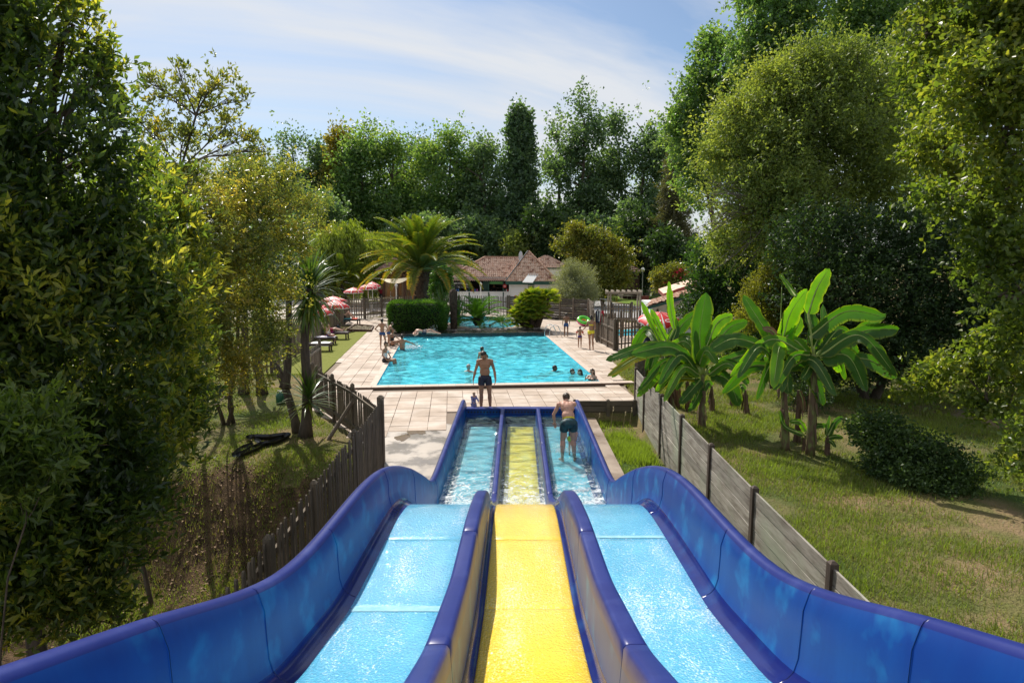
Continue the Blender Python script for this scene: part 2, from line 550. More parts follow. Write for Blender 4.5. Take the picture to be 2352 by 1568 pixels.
DECK = [(-2.35, 13.95), (-2.86, 13.95), (-4.0, 16.15), (-5.7, 18.85), (-6.9, 21.6), (-7.2, 24.5), (-8.62, 38.7), (-9.2, 42.4), (-13.5, 42.8), (-13.0, 46.3),
        (-10.5, 46.3), (-8.8, 49.7), (-1.75, 50.3), (-0.3, 48.8), (3.4, 46.1), (5.1, 44.8), (8.3, 44.0), (8.3, 33.2), (4.95, 30.8),
        (4.5, 29.0), (3.95, 24.0), (3.86, 19.95), (1.95, 19.95), (1.95, 18.55), (-1.62, 18.55), (-1.62, 16.9), (-2.35, 16.5)]
PIT = [(x, y) for x, y in ((-7.2, 20.6), (3.9, 20.6))]
tiles = []
T = 0.5
for i in range(-20, 30):
    for j in range(-18, 60):
        c = pp(i * T + T / 2 - 0.02, j * T + T / 2 + 0.01 - (0.34 if j < 0 else 0) + 0.25 * (i % 2) * (0))
        a, b = (i + .5) * T - 0.02, (j + .5) * T - (0.34 if j < 0 else 0)
        if not inside(c, DECK): continue
        if all(not inside(c + d, DECK) for d in (Vector((.3, 0, 0)), Vector((-.3, 0, 0)), Vector((0, .3, 0)), Vector((0, -.3, 0)))): continue
        if -0.26 < a < PW + 0.2 and -0.6 < b < PL + 0.1: continue
        if -0.8 < a < PW + 0.3 and PL - 0.1 < b < PL + 4.4: continue
        if inside(c, LAG) or any((c - q).length < 0.45 for q in LAG): continue
        if c.x < 1.9 and c.x > -1.66 and c.y < 18.75: continue
        if c.x < -1.7 and c.y < 16.4 - 0.35 * math.sin(c.x * 1.2): continue
        tiles.append(c)
tiles.sort(key=lambda c: c.length / 1.0)
pav = thing('pavement', 'beige concrete paving slabs around the big pool', 'paving')
del pav['category'], pav['label']
tag(pav, kind='structure')
tmb = MB().box((0, 0, -0.02), (0.488, 0.488, 0.04))
tile_meshes = []
for k in range(4):
    q = MB(); w = 0.2435
    r2 = random.Random(k)
    vs = []
    for z, ins in ((-0.045, 0.0), (-0.004, 0.0), (0.0, 0.005)):
        for a, b in ((-1, -1), (1, -1), (1, 1), (-1, 1)):
            vs.append((a * (w - ins), b * (w - ins), z + (0.003 * r2.uniform(-1, 1) if z > -0.03 else 0)))
    fs = [(8, 9, 10, 11)]
    for o in (0, 4):
        for e in range(4): fs.append((o + e, o + (e + 1) % 4, o + 4 + (e + 1) % 4, o + 4 + e))
    q.add(vs, fs)
    tile_meshes.append(q)
tm = [q.mesh('tile', [m_tile]) for q in tile_meshes]
rest = MB()
for k, c in enumerate(tiles):
    dz = rnd.uniform(-0.004, 0.004)
    if k < 296:
        o = link('tile', tm[rnd.randrange(4)], pav, (c.x, c.y, dz), (0, 0, 0.093 + rnd.choice((0, PI / 2, PI)) + rnd.uniform(-0.006, 0.006)))
    else:
        rest.box((c.x, c.y, -0.02 + dz), (0.488, 0.488, 0.04), 0.093)
part('tile_field', rest, m_tile, pav, kind='stuff')
# mortar bed with the pools left open: strips round the big pool and the lagoon
bed = MB()


def poly_sheet(mb, outer, z, mi=0):
    bm = bmesh.new()
    vs = [bm.verts.new((p[0], p[1], z)) for p in outer]
    f = bm.faces.new(vs); bmesh.ops.triangulate(bm, faces=[f])
    bm.verts.index_update()
    V_ = [v.co.copy() for v in bm.verts]
    Fs = []
    for f in bm.faces:
        idx = [v.index for v in f.verts]
        if f.normal.z < 0: idx.reverse()
        Fs.append(idx)
    mb.add(V_, Fs, mi); bm.free()


bz = -0.032
o_ = 0.02
poly_sheet(bed, [(-2.35, 13.95), (-2.86, 13.95), (-4.0, 16.15), (-5.7, 18.85), (-6.9, 21.6), (-7.2, 24.5)] + [tuple(pp(-o_, 2)), tuple(pp(-o_, -o_)), tuple(pp(PW + o_, -o_)), (3.95, 22.3), (3.86, 19.95), (1.95, 19.95), (1.95, 18.55), (-1.62, 18.55), (-1.62, 16.9), (-1.9, 14.3)], bz)
poly_sheet(bed, [(-7.2, 24.5), (-8.62, 38.7), (-9.2, 42.4), (-9.6, 44.5)] + [tuple(LAG[0]), tuple(LAG[15]), tuple(LAG[14]), tuple(LAG[13]), tuple(LAG[12])] + [tuple(pp(-o_, PL)), tuple(pp(-o_, 2))], bz)
poly_sheet(bed, [tuple(pp(PW + o_, -o_)), tuple(pp(PW + o_, PL)), tuple(LAG[8]), tuple(LAG[7]), tuple(LAG[6]), (3.4, 46.1), (5.1, 44.8), (8.3, 44.0), (8.3, 33.2), (4.95, 30.8), (4.5, 29.0), (3.95, 24.0), (3.95, 22.3)], bz)
poly_sheet(bed, [(-9.6, 44.5), (-13.5, 42.8), (-13, 46.3), (-10.5, 46.3), (-8.8, 49.7), (-1.75, 50.3), (-0.3, 48.8), (3.4, 46.1)] + [tuple(LAG[i]) for i in (6, 5, 4, 3, 2, 1, 0)], bz)
poly_sheet(bed, [tuple(pp(-o_, PL)), tuple(LAG[12]), tuple(LAG[11]), tuple(LAG[10]), tuple(LAG[9]), tuple(LAG[8]), tuple(pp(PW + o_, PL))], bz)
bo = single('pavement_bed', bed, m_joint, kind='structure')

# pool basin, coping stones, water
basin = MB()
q = [pp(0, 0), pp(PW, 0), pp(PW, PL), pp(0, PL)]
zb = -1.15
basin.add([(p.x, p.y, 0) for p in q] + [(p.x, p.y, zb) for p in q],
          [(4, 5, 6, 7)] + [((i + 1) % 4, i, 4 + i, 4 + (i + 1) % 4) for i in range(4)])
single('pool_basin', basin, m_liner, kind='structure')


def water_sheet(name, pa, nx, ny, sx, sy, z, mat, amp, seed, smooth=True):
    """a rippled sheet: pa(i,j) in 0..1 to xy"""
    U, W = np.meshgrid(np.linspace(0, 1, nx), np.linspace(0, 1, ny))
    X, Y = pa(U, W)
    r = np.random.default_rng(seed)
    Z = np.zeros_like(X)
    for _ in range(26):
        th = PI / 2 + r.normal() * 0.75; lam = r.uniform(0.24, 0.85)
        k = 2 * PI / lam; ph = r.uniform(0, 2 * PI)
        Z += np.sin((X * math.cos(th) + Y * math.sin(th)) * k + ph) * lam * 0.16
    Z = z + Z / 26 * 5 * amp
    V = np.stack([X.ravel(), Y.ravel(), Z.ravel()], 1)
    ii = (np.arange(ny - 1)[:, None] * nx + np.arange(nx - 1)[None, :]).ravel()
    F = np.stack([ii, ii + 1, ii + 1 + nx, ii + nx], 1)
    o = link(name, np_mesh(name, V, F, [mat], smooth=smooth))
    tag(o, kind='structure')
    return o


def pool_xy(U, W):
    a = U * (PW - 0.004) + 0.002; b = W * (PL - 0.004) + 0.002
    return P0.x + pv.x * a + pu.x * b, P0.y + pv.y * a + pu.y * b


water_sheet('pool_water', pool_xy, 130, 230, 0, 0, -0.055, m_water, 0.24, 3)
# coping along the near side: separate stones with a brown riser, then thin edging along the sides
cop = thing('pool_coping', 'row of pale coping stones along the near pool edge', 'coping')
del cop['category'], cop['label']
tag(cop, kind='structure')
st = MB().box((0, 0, 0), (0.562, 0.34, 0.075))
stm = st.mesh('coping_stone', [m_coping])
riser = M('riser_brown', (0.17, 0.095, 0.065), 0.8, (0.11, 0.07, 0.05), scale=8)
n_st = 17
for k in range(n_st):
    c = pp(-0.66 + 0.57 * (k + .5), -0.19)
    link('stone', stm, cop, (c.x, c.y, 0.035), (0, 0, 0.093))
c = pp(-0.66 + 0.57 * n_st / 2, -0.375)
part('riser', MB().box((c.x, c.y, 0.02), (0.57 * n_st, 0.02, 0.05), 0.093), riser, cop)
for side, a in (('left', -0.115), ('right', PW + 0.115)):
    for k in range(28):
        c = pp(a, 0.27 + k * 0.5)
        link('stone', bpy.data.meshes.get('side_stone') or MB().box((0, 0, 0), (0.225, 0.492, 0.05)).mesh('side_stone', [m_coping]), cop, (c.x, c.y, -0.018), (0, 0, 0.093))

# lagoon pool behind
lag = MB()
n_l = len(LAG)
poly_sheet(lag, LAG, -0.9)
lag.add([(p.x, p.y, 0) for p in LAG] + [(p.x, p.y, -0.9) for p in LAG], [(i, (i + 1) % n_l, n_l + (i + 1) % n_l, n_l + i) for i in range(n_l)])
single('lagoon_basin', lag, m_liner, kind='structure')
lw = MB(); poly_sheet(lw, LAG, -0.06)
single('lagoon_water', lw, m_water, kind='structure')
rim = MB()
for i in range(n_l):
    a, b = LAG[i], LAG[(i + 1) % n_l]
    cx = (a + b) / 2; L = (b - a).length
    rim.box((cx.x, cx.y, 0.01), (L + 0.1, 0.26, 0.06), math.atan2(b.y - a.y, b.x - a.x))
single('lagoon_rim', rim, m_coping, kind='structure')

# black cascade ledge between the two pools
m_ledge = M('wet_black_ledge', (0.012, 0.012, 0.015), 0.12, (0.035, 0.028, 0.022), scale=2.5, bump=0.4, bscale=14, rough2=0.35)
led = MB()
c = pp(PW / 2 - 0.1, PL + 0.75); led.box((c.x, c.y, 0.03), (PW + 0.3, 1.5, 0.26), 0.093)
single('cascade_ledge', led, m_ledge, kind='structure')

# wet slab on the left of the runout, puddles, kerb strip on the right
slab = MB()
sl = [(-1.62, 10.2), (-1.62, 17.2), (-2.3, 17.45), (-4.35, 16.9), (-2.9, 13.95), (-2.75, 10.2)]
poly_sheet(slab, sl, -0.012)
slab.add([(p[0], p[1], z) for z in (-0.012, -0.8) for p in sl], [((i + 1) % 6, i, 6 + i, 6 + (i + 1) % 6) for i in range(6)])
single('concrete_slab', slab, m_slab, kind='structure')


def blob(cx, cy, rx, ry, z, seed, n=26):
    r = random.Random(seed); ph = [r.uniform(0, 6.3) for _ in range(4)]
    return [(cx + rx * math.cos(t) * (1 + .22 * math.sin(2 * t + ph[0]) + .16 * math.sin(5 * t + ph[1])),
             cy + ry * math.sin(t) * (1 + .22 * math.sin(3 * t + ph[2]) + .12 * math.sin(6 * t + ph[3])), z) for t in [2 * PI * k / n for k in range(n)]]


pud = MB()
for s_, (cx, cy, rx, ry) in enumerate(((-2.45, 16.55, 0.30, 0.42), (-2.75, 15.9, 0.16, 0.3))):
    poly_sheet(pud, blob(cx, cy, rx, ry, 0, s_), -0.008)
single('puddle_water', pud, m_puddle, kind='structure')
stp = MB()
stp.box((2.18, 11.9, -0.58), (0.78, 15.6, 0.24))
single('concrete_path', stp, M('concrete_wet_brown', (0.23, 0.165, 0.115), 0.25, (0.34, 0.27, 0.21), scale=1.6, bump=0.1, rough2=0.6), kind='structure')

# artificial turf and gravel terrace beyond the fences
tf = MB()
poly_sheet(tf, [(-7.25, 24.6), (-8.66, 38.6), (-15.5, 38.0), (-15.0, 24.6)], 0.012)
tf.box((-7.95, 31.6, -0.02), (0.05, 14.1, 0.07), 0.0985)
single('artificial_lawn', tf, m_turf, kind='structure')
gt = MB(); poly_sheet(gt, [(-28, 47.5), (-13.2, 46.7), (-10.6, 46.7), (-8.9, 50.0), (-1.7, 50.6), (-0.2, 49.1), (3.5, 46.4), (5.5, 58), (-5, 70), (-28, 66)], 0.015)
single('terrace_ground', gt, m_gravel, kind='structure')
gp = MB(); poly_sheet(gp, [(8.5, 45.2), (12.5, 44.0), (13.3, 50), (11.5, 58), (8.5, 66), (6.0, 60), (6.2, 52)], 0.02)
single('path', gp, m_asph, kind='structure')
# ---------------------------------------------------------------- the three lane water slide
_RY = [-1.5, 0, 1.0, 2.1, 2.34, 2.74, 3.12, 3.62, 4.03, 4.5, 5.0, 5.6, 6.26, 6.89, 7.5, 8.18, 9.16, 10.3, 11.1, 11.6, 12.2, 19]
_RZ = [4.35, 3.95, 3.58, 3.17, 3.08, 2.93, 2.76, 2.57, 2.44, 2.355, 2.31, 2.275, 2.23, 2.15, 2.02, 1.81, 1.44, 0.94, 0.55, 0.42, 0.39, 0.37]


def _smooth(Y, Z, w=0.22):
    t = np.arange(Y[0], Y[-1], 0.02); z = np.interp(t, Y, Z)
    k = np.exp(-0.5 * (np.arange(-40, 41) * 0.02 / w) ** 2); k /= k.sum()
    zz = np.convolve(np.pad(z, 40, mode='reflect', reflect_type='odd'), k, 'valid')
    return t, zz


_t, _z = _smooth(_RY, _RZ)
SR = lambda y: float(np.interp(y, _t, _z))
_DY = [-1.5, 0, 1.0, 2.1, 3.02, 4.27, 5.0, 5.72, 6.5, 7.0, 7.4, 7.9, 8.5, 9.2, 10.3, 11.0, 11.5, 19]
_DZ = [4.2, 3.8, 3.4, 2.93, 2.57, 2.28, 2.21, 2.14, 2.01, 1.90, 1.77, 1.52, 1.22, 0.92, 0.5, 0.28, 0.25, 0.25]
_t2, _z2 = _smooth(_DY, _DZ, 0.15)
SD = lambda y: float(np.interp(y, _t2, _z2))
_FY = _RY
_t3, _z3 = _smooth([-1.5, 0, 1.0, 2.1, 3.0, 3.64, 4.85, 6.31, 7.0, 7.5, 7.9, 8.4, 9.2, 10.2, 11.0, 11.8, 19],
                   [3.75, 3.35, 2.98, 2.57, 2.20, 1.95, 1.72, 1.645, 1.60, 1.52, 1.40, 1.15, 0.72, 0.2, -0.14, -0.23, -0.24], 0.16)
SF = lambda y: float(np.interp(y, _t3, _z3))
AX = lambda y: 0.10 + 0.0075 * y


def slide_mat(name, c, c2, wear, rough, glit=0.0, gs=70.0, coat=0.0, gdist=0.006):
    m = M(name, c, rough, c2, scale=2.2, detail=9, stretch=(1, 1.6, 0.35), ramp=(0.4, 0.66), col3=wear, scale3=3.4, ramp3=(0.53, 0.72), coat=coat, spec=0.28)
    n, l = m.node_tree.nodes, m.node_tree.links
    if glit:
        g = n.new('ShaderNodeNewGeometry')
        mp = n.new('ShaderNodeVectorMath'); mp.operation = 'MULTIPLY'; mp.inputs[1].default_value = (1.0, 0.6, 0.6)
        no = n.new('ShaderNodeTexNoise'); no.inputs['Scale'].default_value = gs; no.inputs['Detail'].default_value = 1
        no.inputs['Roughness'].default_value = 0.5
        l.new(g.outputs['Position'], mp.inputs[0]); l.new(mp.outputs[0], no.inputs['Vector'])
        bp = n.new('ShaderNodeBump'); bp.inputs['Strength'].default_value = glit; bp.inputs['Distance'].default_value = gdist
        l.new(no.outputs['Fac'], bp.inputs['Height'])
        pb_ = n['Principled BSDF']
        l.new(bp.outputs[0], pb_.inputs['Coat Normal'])
        pb_.inputs['Coat Weight'].default_value = 1.0; pb_.inputs['Coat Roughness'].default_value = 0.07; pb_.inputs['Coat IOR'].default_value = 1.55
        # sun sparkle and aerated water, painted as fine white flecks, denser in patches
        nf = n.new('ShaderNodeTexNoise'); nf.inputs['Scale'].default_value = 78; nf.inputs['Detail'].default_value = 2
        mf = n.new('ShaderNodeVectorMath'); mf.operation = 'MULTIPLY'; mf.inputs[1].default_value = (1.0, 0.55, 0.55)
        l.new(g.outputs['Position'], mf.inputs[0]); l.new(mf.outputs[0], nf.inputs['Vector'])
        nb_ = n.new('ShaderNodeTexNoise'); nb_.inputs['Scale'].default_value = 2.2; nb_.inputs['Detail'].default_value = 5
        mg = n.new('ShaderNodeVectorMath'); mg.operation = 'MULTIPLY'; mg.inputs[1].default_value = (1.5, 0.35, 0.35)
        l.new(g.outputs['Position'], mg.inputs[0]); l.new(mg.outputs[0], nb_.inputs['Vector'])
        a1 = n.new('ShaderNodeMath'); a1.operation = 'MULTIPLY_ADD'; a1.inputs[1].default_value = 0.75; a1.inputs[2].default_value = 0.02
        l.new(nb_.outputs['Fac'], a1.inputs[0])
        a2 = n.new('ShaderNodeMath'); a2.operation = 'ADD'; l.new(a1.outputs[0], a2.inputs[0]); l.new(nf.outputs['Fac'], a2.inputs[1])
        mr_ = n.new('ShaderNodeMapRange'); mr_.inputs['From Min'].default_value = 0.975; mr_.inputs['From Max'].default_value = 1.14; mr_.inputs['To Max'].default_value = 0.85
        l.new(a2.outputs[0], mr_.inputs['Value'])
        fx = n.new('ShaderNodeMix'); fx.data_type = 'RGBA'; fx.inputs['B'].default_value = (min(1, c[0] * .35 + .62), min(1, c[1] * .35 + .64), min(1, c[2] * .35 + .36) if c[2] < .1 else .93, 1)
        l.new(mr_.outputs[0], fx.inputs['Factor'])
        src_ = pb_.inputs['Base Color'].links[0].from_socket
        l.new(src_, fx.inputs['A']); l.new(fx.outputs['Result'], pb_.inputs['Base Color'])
    return m


m_navy = slide_mat('slide_gelcoat_blue', (0.008, 0.044, 0.23), (0.008, 0.065, 0.28), (0.014, 0.17, 0.40), 0.36)
m_navy_top = slide_mat('slide_rim_blue', (0.016, 0.026, 0.165), (0.021, 0.034, 0.19), (0.038, 0.055, 0.225), 0.34)
m_navy_wet = slide_mat('slide_gutter_blue', (0.012, 0.018, 0.13), (0.012, 0.025, 0.16), (0.015, 0.05, 0.2), 0.14, glit=0.0)
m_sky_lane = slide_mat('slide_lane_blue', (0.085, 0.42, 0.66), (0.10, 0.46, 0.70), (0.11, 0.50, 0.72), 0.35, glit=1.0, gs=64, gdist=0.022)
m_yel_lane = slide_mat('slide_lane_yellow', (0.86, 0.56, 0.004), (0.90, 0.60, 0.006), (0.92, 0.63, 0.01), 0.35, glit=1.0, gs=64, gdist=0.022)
m_seam = M('slide_seam', (0.008, 0.015, 0.09), 0.5)
m_stripe = M('slide_cross_stripe', (0.34, 0.60, 0.68), 0.3, (0.20, 0.50, 0.66), scale=14)
m_hole = M('drain_hole_dark', (0.004, 0.004, 0.008), 0.6)

slide = thing('water_slide', 'blue and yellow three lane water slide in the foreground', 'water slide')
SEAMS = [-0.4, 1.2, 2.55, 3.55, 5.05, 7.15, 9.0, 11.55, 14.6, 18.52]


def steps(a, b, d=0.12):
    n = max(2, int(round((b - a) / d)) + 1)
    return [a + (b - a) * i / (n - 1) for i in range(n)]


def wall_prof(s, y, g):
    """outer wall section at station y; s = side, g = shrink at a seam"""
    R, Fz = SR(y), SF(y)
    w = 1.70
    far = min(1.0, max(0.0, (y - 10.5) / 1.0))
    rim = 0.095
    pts = [(w - 0.02, R - 0.26), (w, R - 0.16), (w, R - 0.03), (w - 0.02, R - 0.006), (w - 0.045, R), (w - rim + 0.02, R), (w - rim, R - 0.012), (w - rim - 0.012, R - 0.035)]
    b = 1.555
    pts += [(b + 0.008, R - 0.14), (b + 0.003, R - 0.3), (b - 0.004, Fz + 0.17), (b - 0.025, Fz + 0.09), (b - 0.06, Fz + 0.045), (b - 0.105, Fz + 0.02), (b - 0.16, Fz)]
    return [(AX(y) + s * (x - g), y, z) for x, z in pts]


def wall_sect(s, y0, y1):
    mb = MB(); rows = []
    g = 0.004
    for i, y in enumerate([y0 + 0.002, y0 + 0.005, y0 + 0.011, y0 + 0.03] + steps(y0 + 0.06, y1 - 0.06) + [y1 - 0.03, y1 - 0.011, y1 - 0.005, y1 - 0.002]):
        rows.append(wall_prof(s, y, g if (y < y0 + 0.003 or y > y1 - 0.003) else 0.0))
    nn = len(rows[0]); vs = [p for r in rows for p in r]
    for i in range(len(rows) - 1):
        for k in range(nn - 1):
            f = (i * nn + k, i * nn + k + 1, (i + 1) * nn + k + 1, (i + 1) * nn + k)
            if s > 0: f = tuple(reversed(f))
            mb.f.append(f); mb.m.append(1 if k < 7 else (2 if k >= 11 else 0))
    mb.v = vs
    return mb


for s in (-1, 1):
    for a, b in zip(SEAMS[:-1], SEAMS[1:]):
        part('side_wall', wall_sect(s, a, b), [m_navy, m_navy_top, m_navy_wet], slide, smooth=True)
    # dark backing strip closes the seams
    mb = MB(); rows = []
    for y in steps(-0.4, 18.5, 0.2):
        rows.append([(x + (0.012 * s if k < 9 else 0.008 * s), yy, z - 0.008) for k, (x, yy, z) in enumerate(wall_prof(s, y, 0))])
    mb.grid(rows)
    part('wall_backing', mb, m_seam, slide, smooth=True)

# dividers
for s in (-1, 1):
    for a, b in zip([-0.4, 1.4, 3.05, 5.3, 8.2, 11.3, 14.5], [1.4, 3.05, 5.3, 8.2, 11.3, 14.5, 18.05]):
        mb = MB(); rows = []
        for y in [a + .003] + steps(a + 0.01, b - 0.01) + [b - .003]:
            g = 0.006 if (y < a + .006 or y > b - .006) else 0
            R, Fz = SD(y) - g, SF(y)
            c = AX(y) + s * 0.5
            wt = 0.064 if y < 11 else 0.05
            R = max(R, Fz + 0.1)
            prof = [(-0.145, Fz), (-0.105, Fz + 0.015), (-0.085, Fz + 0.06), (-wt - 0.008, R - 0.12), (-wt, R - 0.02), (-wt + 0.012, R - 0.004), (-wt + 0.03, R),
                    (wt - 0.03, R), (wt - 0.012, R - 0.004), (wt, R - 0.02), (wt + 0.008, R - 0.12), (0.085, Fz + 0.06), (0.105, Fz + 0.015), (0.145, Fz)]
            rows.append([(c + x, y, z) for x, z in prof])
        nn = 14; mb.v = [p for r in rows for p in r]
        for i in range(len(rows) - 1):
            for k in range(nn - 1):
                mb.f.append((i * nn + k, (i + 1) * nn + k, (i + 1) * nn + k + 1, i * nn + k + 1))
                mb.m.append(1 if 3 <= k < 10 else (2 if k < 2 or k > 10 else 0))
        e = len(rows) - 1
        mb.f.append(tuple(range(nn))); mb.m.append(0)
        mb.f.append(tuple(e * nn + k for k in range(nn - 1, -1, -1))); mb.m.append(0)
        part('divider', mb, [m_navy, m_navy_top, m_navy_wet], slide, smooth=False if False else True)

# floors: gutters and lanes
LS = [-0.4, 1.1, 2.9, 4.85, 6.31, 18.4]
fl = MB(); rows = []
for y in steps(-0.4, 18.45, 0.1):
    rows.append([(AX(y) + x, y, SF(y) - 0.006) for x in (-1.46, -0.6, -0.36, 0, 0.36, 0.6, 1.46)])
fl.grid(rows)
part('floor_shell', fl, m_navy_wet, slide, smooth=True)
us = MB(); rows = []
for y in steps(-0.4, 18.45, 0.3):
    rows.append([(AX(y) + x, y, SF(y) - 0.05) for x in (1.66, 1.5, -1.5, -1.66)])
us.grid(rows)
part('underside_shell', us, m_navy, slide, smooth=True)
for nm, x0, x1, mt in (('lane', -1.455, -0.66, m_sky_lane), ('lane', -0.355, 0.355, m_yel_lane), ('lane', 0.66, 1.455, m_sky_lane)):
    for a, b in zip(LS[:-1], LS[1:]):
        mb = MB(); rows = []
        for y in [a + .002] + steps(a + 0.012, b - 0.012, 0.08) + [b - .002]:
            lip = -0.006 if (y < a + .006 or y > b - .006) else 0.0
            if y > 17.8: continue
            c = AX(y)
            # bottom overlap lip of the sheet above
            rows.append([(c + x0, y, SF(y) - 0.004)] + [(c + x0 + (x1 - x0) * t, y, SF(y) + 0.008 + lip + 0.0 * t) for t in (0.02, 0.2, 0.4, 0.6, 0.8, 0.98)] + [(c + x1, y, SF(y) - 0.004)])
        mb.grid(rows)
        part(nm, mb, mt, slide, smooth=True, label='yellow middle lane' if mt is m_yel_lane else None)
# pale cross stripes painted on the blue lanes
for x0, x1, yc, w in ((-1.40, -0.67, 4.83, 0.10), (0.67, 1.40, 6.36, 0.07)):
    mb = MB(); rows = []
    for y in steps(yc - w / 2, yc + w / 2, 0.03):
        rows.append([(AX(y) + x0 + (x1 - x0) * t, y, SF(y) + 0.0125) for t in (0, .5, 1)])
    mb.grid(rows)
    part('cross_stripe', mb, m_stripe, slide, smooth=True)

# end wall with its row of drain holes
ew = MB()
yE = 18.22
ew.box((AX(yE), yE + 0.11, -0.04), (3.12, 0.20, 0.38))
ew.box((AX(yE), yE - 0.06, -0.06), (3.12, 0.10, 0.10))
part('end_wall', ew, m_navy, slide)
cp = MB().box((AX(yE), yE + 0.10, 0.165), (3.16, 0.26, 0.035))
part('end_wall_cap', cp, m_navy_top, slide)
hl = MB().lathe([(0.0, 0.0), (0.026, 0.0), (0.026, 0.01)], 10)
hm = MB()
hm.add([(0.027 * math.cos(2 * PI * k / 10), -0.004, 0.027 * math.sin(2 * PI * k / 10)) for k in range(10)], [tuple(range(10))])
hm = hm.mesh('drain_hole', [m_hole])
for k in range(34):
    link('drain_hole', hm, slide, (AX(yE) - 1.48 + k * 0.0897, yE + 0.008, 0.075))
# supports under the shell
for y in (1.0, 3.0, 5.0, 7.0, 8.8):
    for s in (-1, 1):
        z1 = SF(y) - 0.06
        part('support_post', MB().box((AX(y) + s * 1.2, y, (z1 - 0.7) / 2), (0.12, 0.12, z1 + 0.7)), m_navy, slide)
for y in (11.5, 14, 17):
    part('support_beam', MB().box((AX(y), y, -0.48), (3.2, 0.2, 0.38)), m_slab, slide)


def run_xy(U, W):
    Y = 10.55 + W * (18.2 - 10.55)
    X = 0.10 + 0.0075 * Y + (U - 0.5) * 3.09
    return X, Y


water_sheet('runout_water', run_xy, 90, 200, 0, 0, -0.035, m_water_slide, 0.22, 9)
# thin fast water over the foot of the lanes where it drops into the runout
# ---------------------------------------------------------------- fences and board walls
m_picket = M('picket_wood_grey', (0.21, 0.165, 0.125), 0.85, (0.13, 0.10, 0.075), scale=14, stretch=(3, 3, 0.4), bump=0.4, bscale=30, rand=0.22)
m_picket_dark = M('picket_wood_dark', (0.15, 0.115, 0.083), 0.85, (0.09, 0.074, 0.052), scale=14, stretch=(3, 3, 0.4), bump=0.4, bscale=30, rand=0.25)
m_post = M('post_wood', (0.145, 0.112, 0.082), 0.85, (0.085, 0.068, 0.05), scale=9, stretch=(3, 3, 0.4), bump=0.4, bscale=25, rand=0.15)


def picket_bm(w, h, t, round_top=True):
    q = MB()
    prof = [(-w / 2, 0), (w / 2, 0), (w / 2, h - w * 0.55), (w * 0.28, h - w * 0.12), (0, h), (-w * 0.28, h - w * 0.12), (-w / 2, h - w * 0.55)]
    n = len(prof)
    q.add([(x, -t / 2, z) for x, z in prof] + [(x, t / 2, z) for x, z in prof],
          [tuple(range(n)), tuple(range(2 * n - 1, n - 1, -1))] + [((i + 1) % n, i, n + i, n + (i + 1) % n) for i in range(n)])
    return q


def post_bm(w, h, rnd_top=True):
    q = MB()
    c = w * 0.5
    q.box((0, 0, h / 2 - c * 0.3), (w, w, h - c * 0.6))
    q.add([(-c, -c, h - c * 0.6), (c, -c, h - c * 0.6), (c, c, h - c * 0.6), (-c, c, h - c * 0.6), (-c * .35, -c * .35, h), (c * .35, -c * .35, h), (c * .35, c * .35, h), (-c * .35, c * .35, h)],
          [(0, 1, 5, 4), (1, 2, 6, 5), (2, 3, 7, 6), (3, 0, 4, 7), (4, 5, 6, 7)])
    return q


def picket_fence(pts, label, h=1.3, sp=0.125, w=0.065, post_every=1.9, mat=None, mat_post=None, z=0.0, side=1, group=None, rails=(0.3, 1.05), posth=0.12, zf=None, maxn=300, pw=0.1):
    mat = mat or m_picket; mat_post = mat_post or m_post
    zf = zf or (lambda x, y: z)
    root = thing('picket_fence', label, 'fence', (pts[0][0], pts[0][1], 0), 0, group)
    ox, oy = pts[0][0], pts[0][1]
    pm = picket_bm(w, 1.0, 0.022).mesh('picket', [mat]); psm = post_bm(pw, 1.0).mesh('fence_post', [mat_post])
    cnt = 0
    for i in range(len(pts) - 1):
        a, b = Vector((pts[i][0], pts[i][1], 0)), Vector((pts[i + 1][0], pts[i + 1][1], 0))
        d = b - a; L = d.length; d.normalize(); nrm = Vector((-d.y, d.x, 0)) * side
        ang = math.atan2(d.y, d.x)
        npst = max(1, round(L / post_every))
        for k in range(npst + 1):
            if k == npst and i < len(pts) - 2: continue
            q = a + d * (L * k / npst); zz = zf(q.x, q.y)
            o = link('fence_post', psm, root, (q.x - ox, q.y - oy, zz - 0.15), (rnd.uniform(-.015, .015), rnd.uniform(-.015, .015), ang))
            o.scale = (1, 1, h + posth + 0.15)
        for rz in rails:
            c = (a + b) / 2; za, zb_ = zf(a.x, a.y), zf(b.x, b.y)
            mb = MB(); e = nrm * -0.022
            pa, pb = a - Vector((ox, oy, 0)) + e, b - Vector((ox, oy, 0)) + e
            n2 = Vector((nrm.x, nrm.y, 0)) * 0.018
            mb.add([pa - n2 + Vector((0, 0, za + rz - .035)), pb - n2 + Vector((0, 0, zb_ + rz - .035)), pb + n2 + Vector((0, 0, zb_ + rz - .035)), pa + n2 + Vector((0, 0, za + rz - .035)),
                    pa - n2 + Vector((0, 0, za + rz + .035)), pb - n2 + Vector((0, 0, zb_ + rz + .035)), pb + n2 + Vector((0, 0, zb_ + rz + .035)), pa + n2 + Vector((0, 0, za + rz + .035))],
                   [(3, 2, 1, 0), (4, 5, 6, 7), (0, 1, 5, 4), (1, 2, 6, 5), (2, 3, 7, 6), (3, 0, 4, 7)])
            part('rail', mb, mat, root)
        n = int(L / sp)
        for k in range(n):
            q = a + d * ((k + .5) * L / n)
            if min((q - (a + d * (L * j / npst))).length for j in range(npst + 1)) < pw * 0.55: continue
            if cnt >= maxn: continue
            cnt += 1
            q = q + nrm * 0.012
            o = link('picket', pm, root, (q.x - ox, q.y - oy, zf(q.x, q.y) + 0.05), (rnd.uniform(-.012, .012), rnd.uniform(-.02, .02), ang + (PI if side < 0 else 0)))
            o.scale = (rnd.uniform(.9, 1.1), 1, h - 0.05 + rnd.uniform(-.02, .015))
    return root


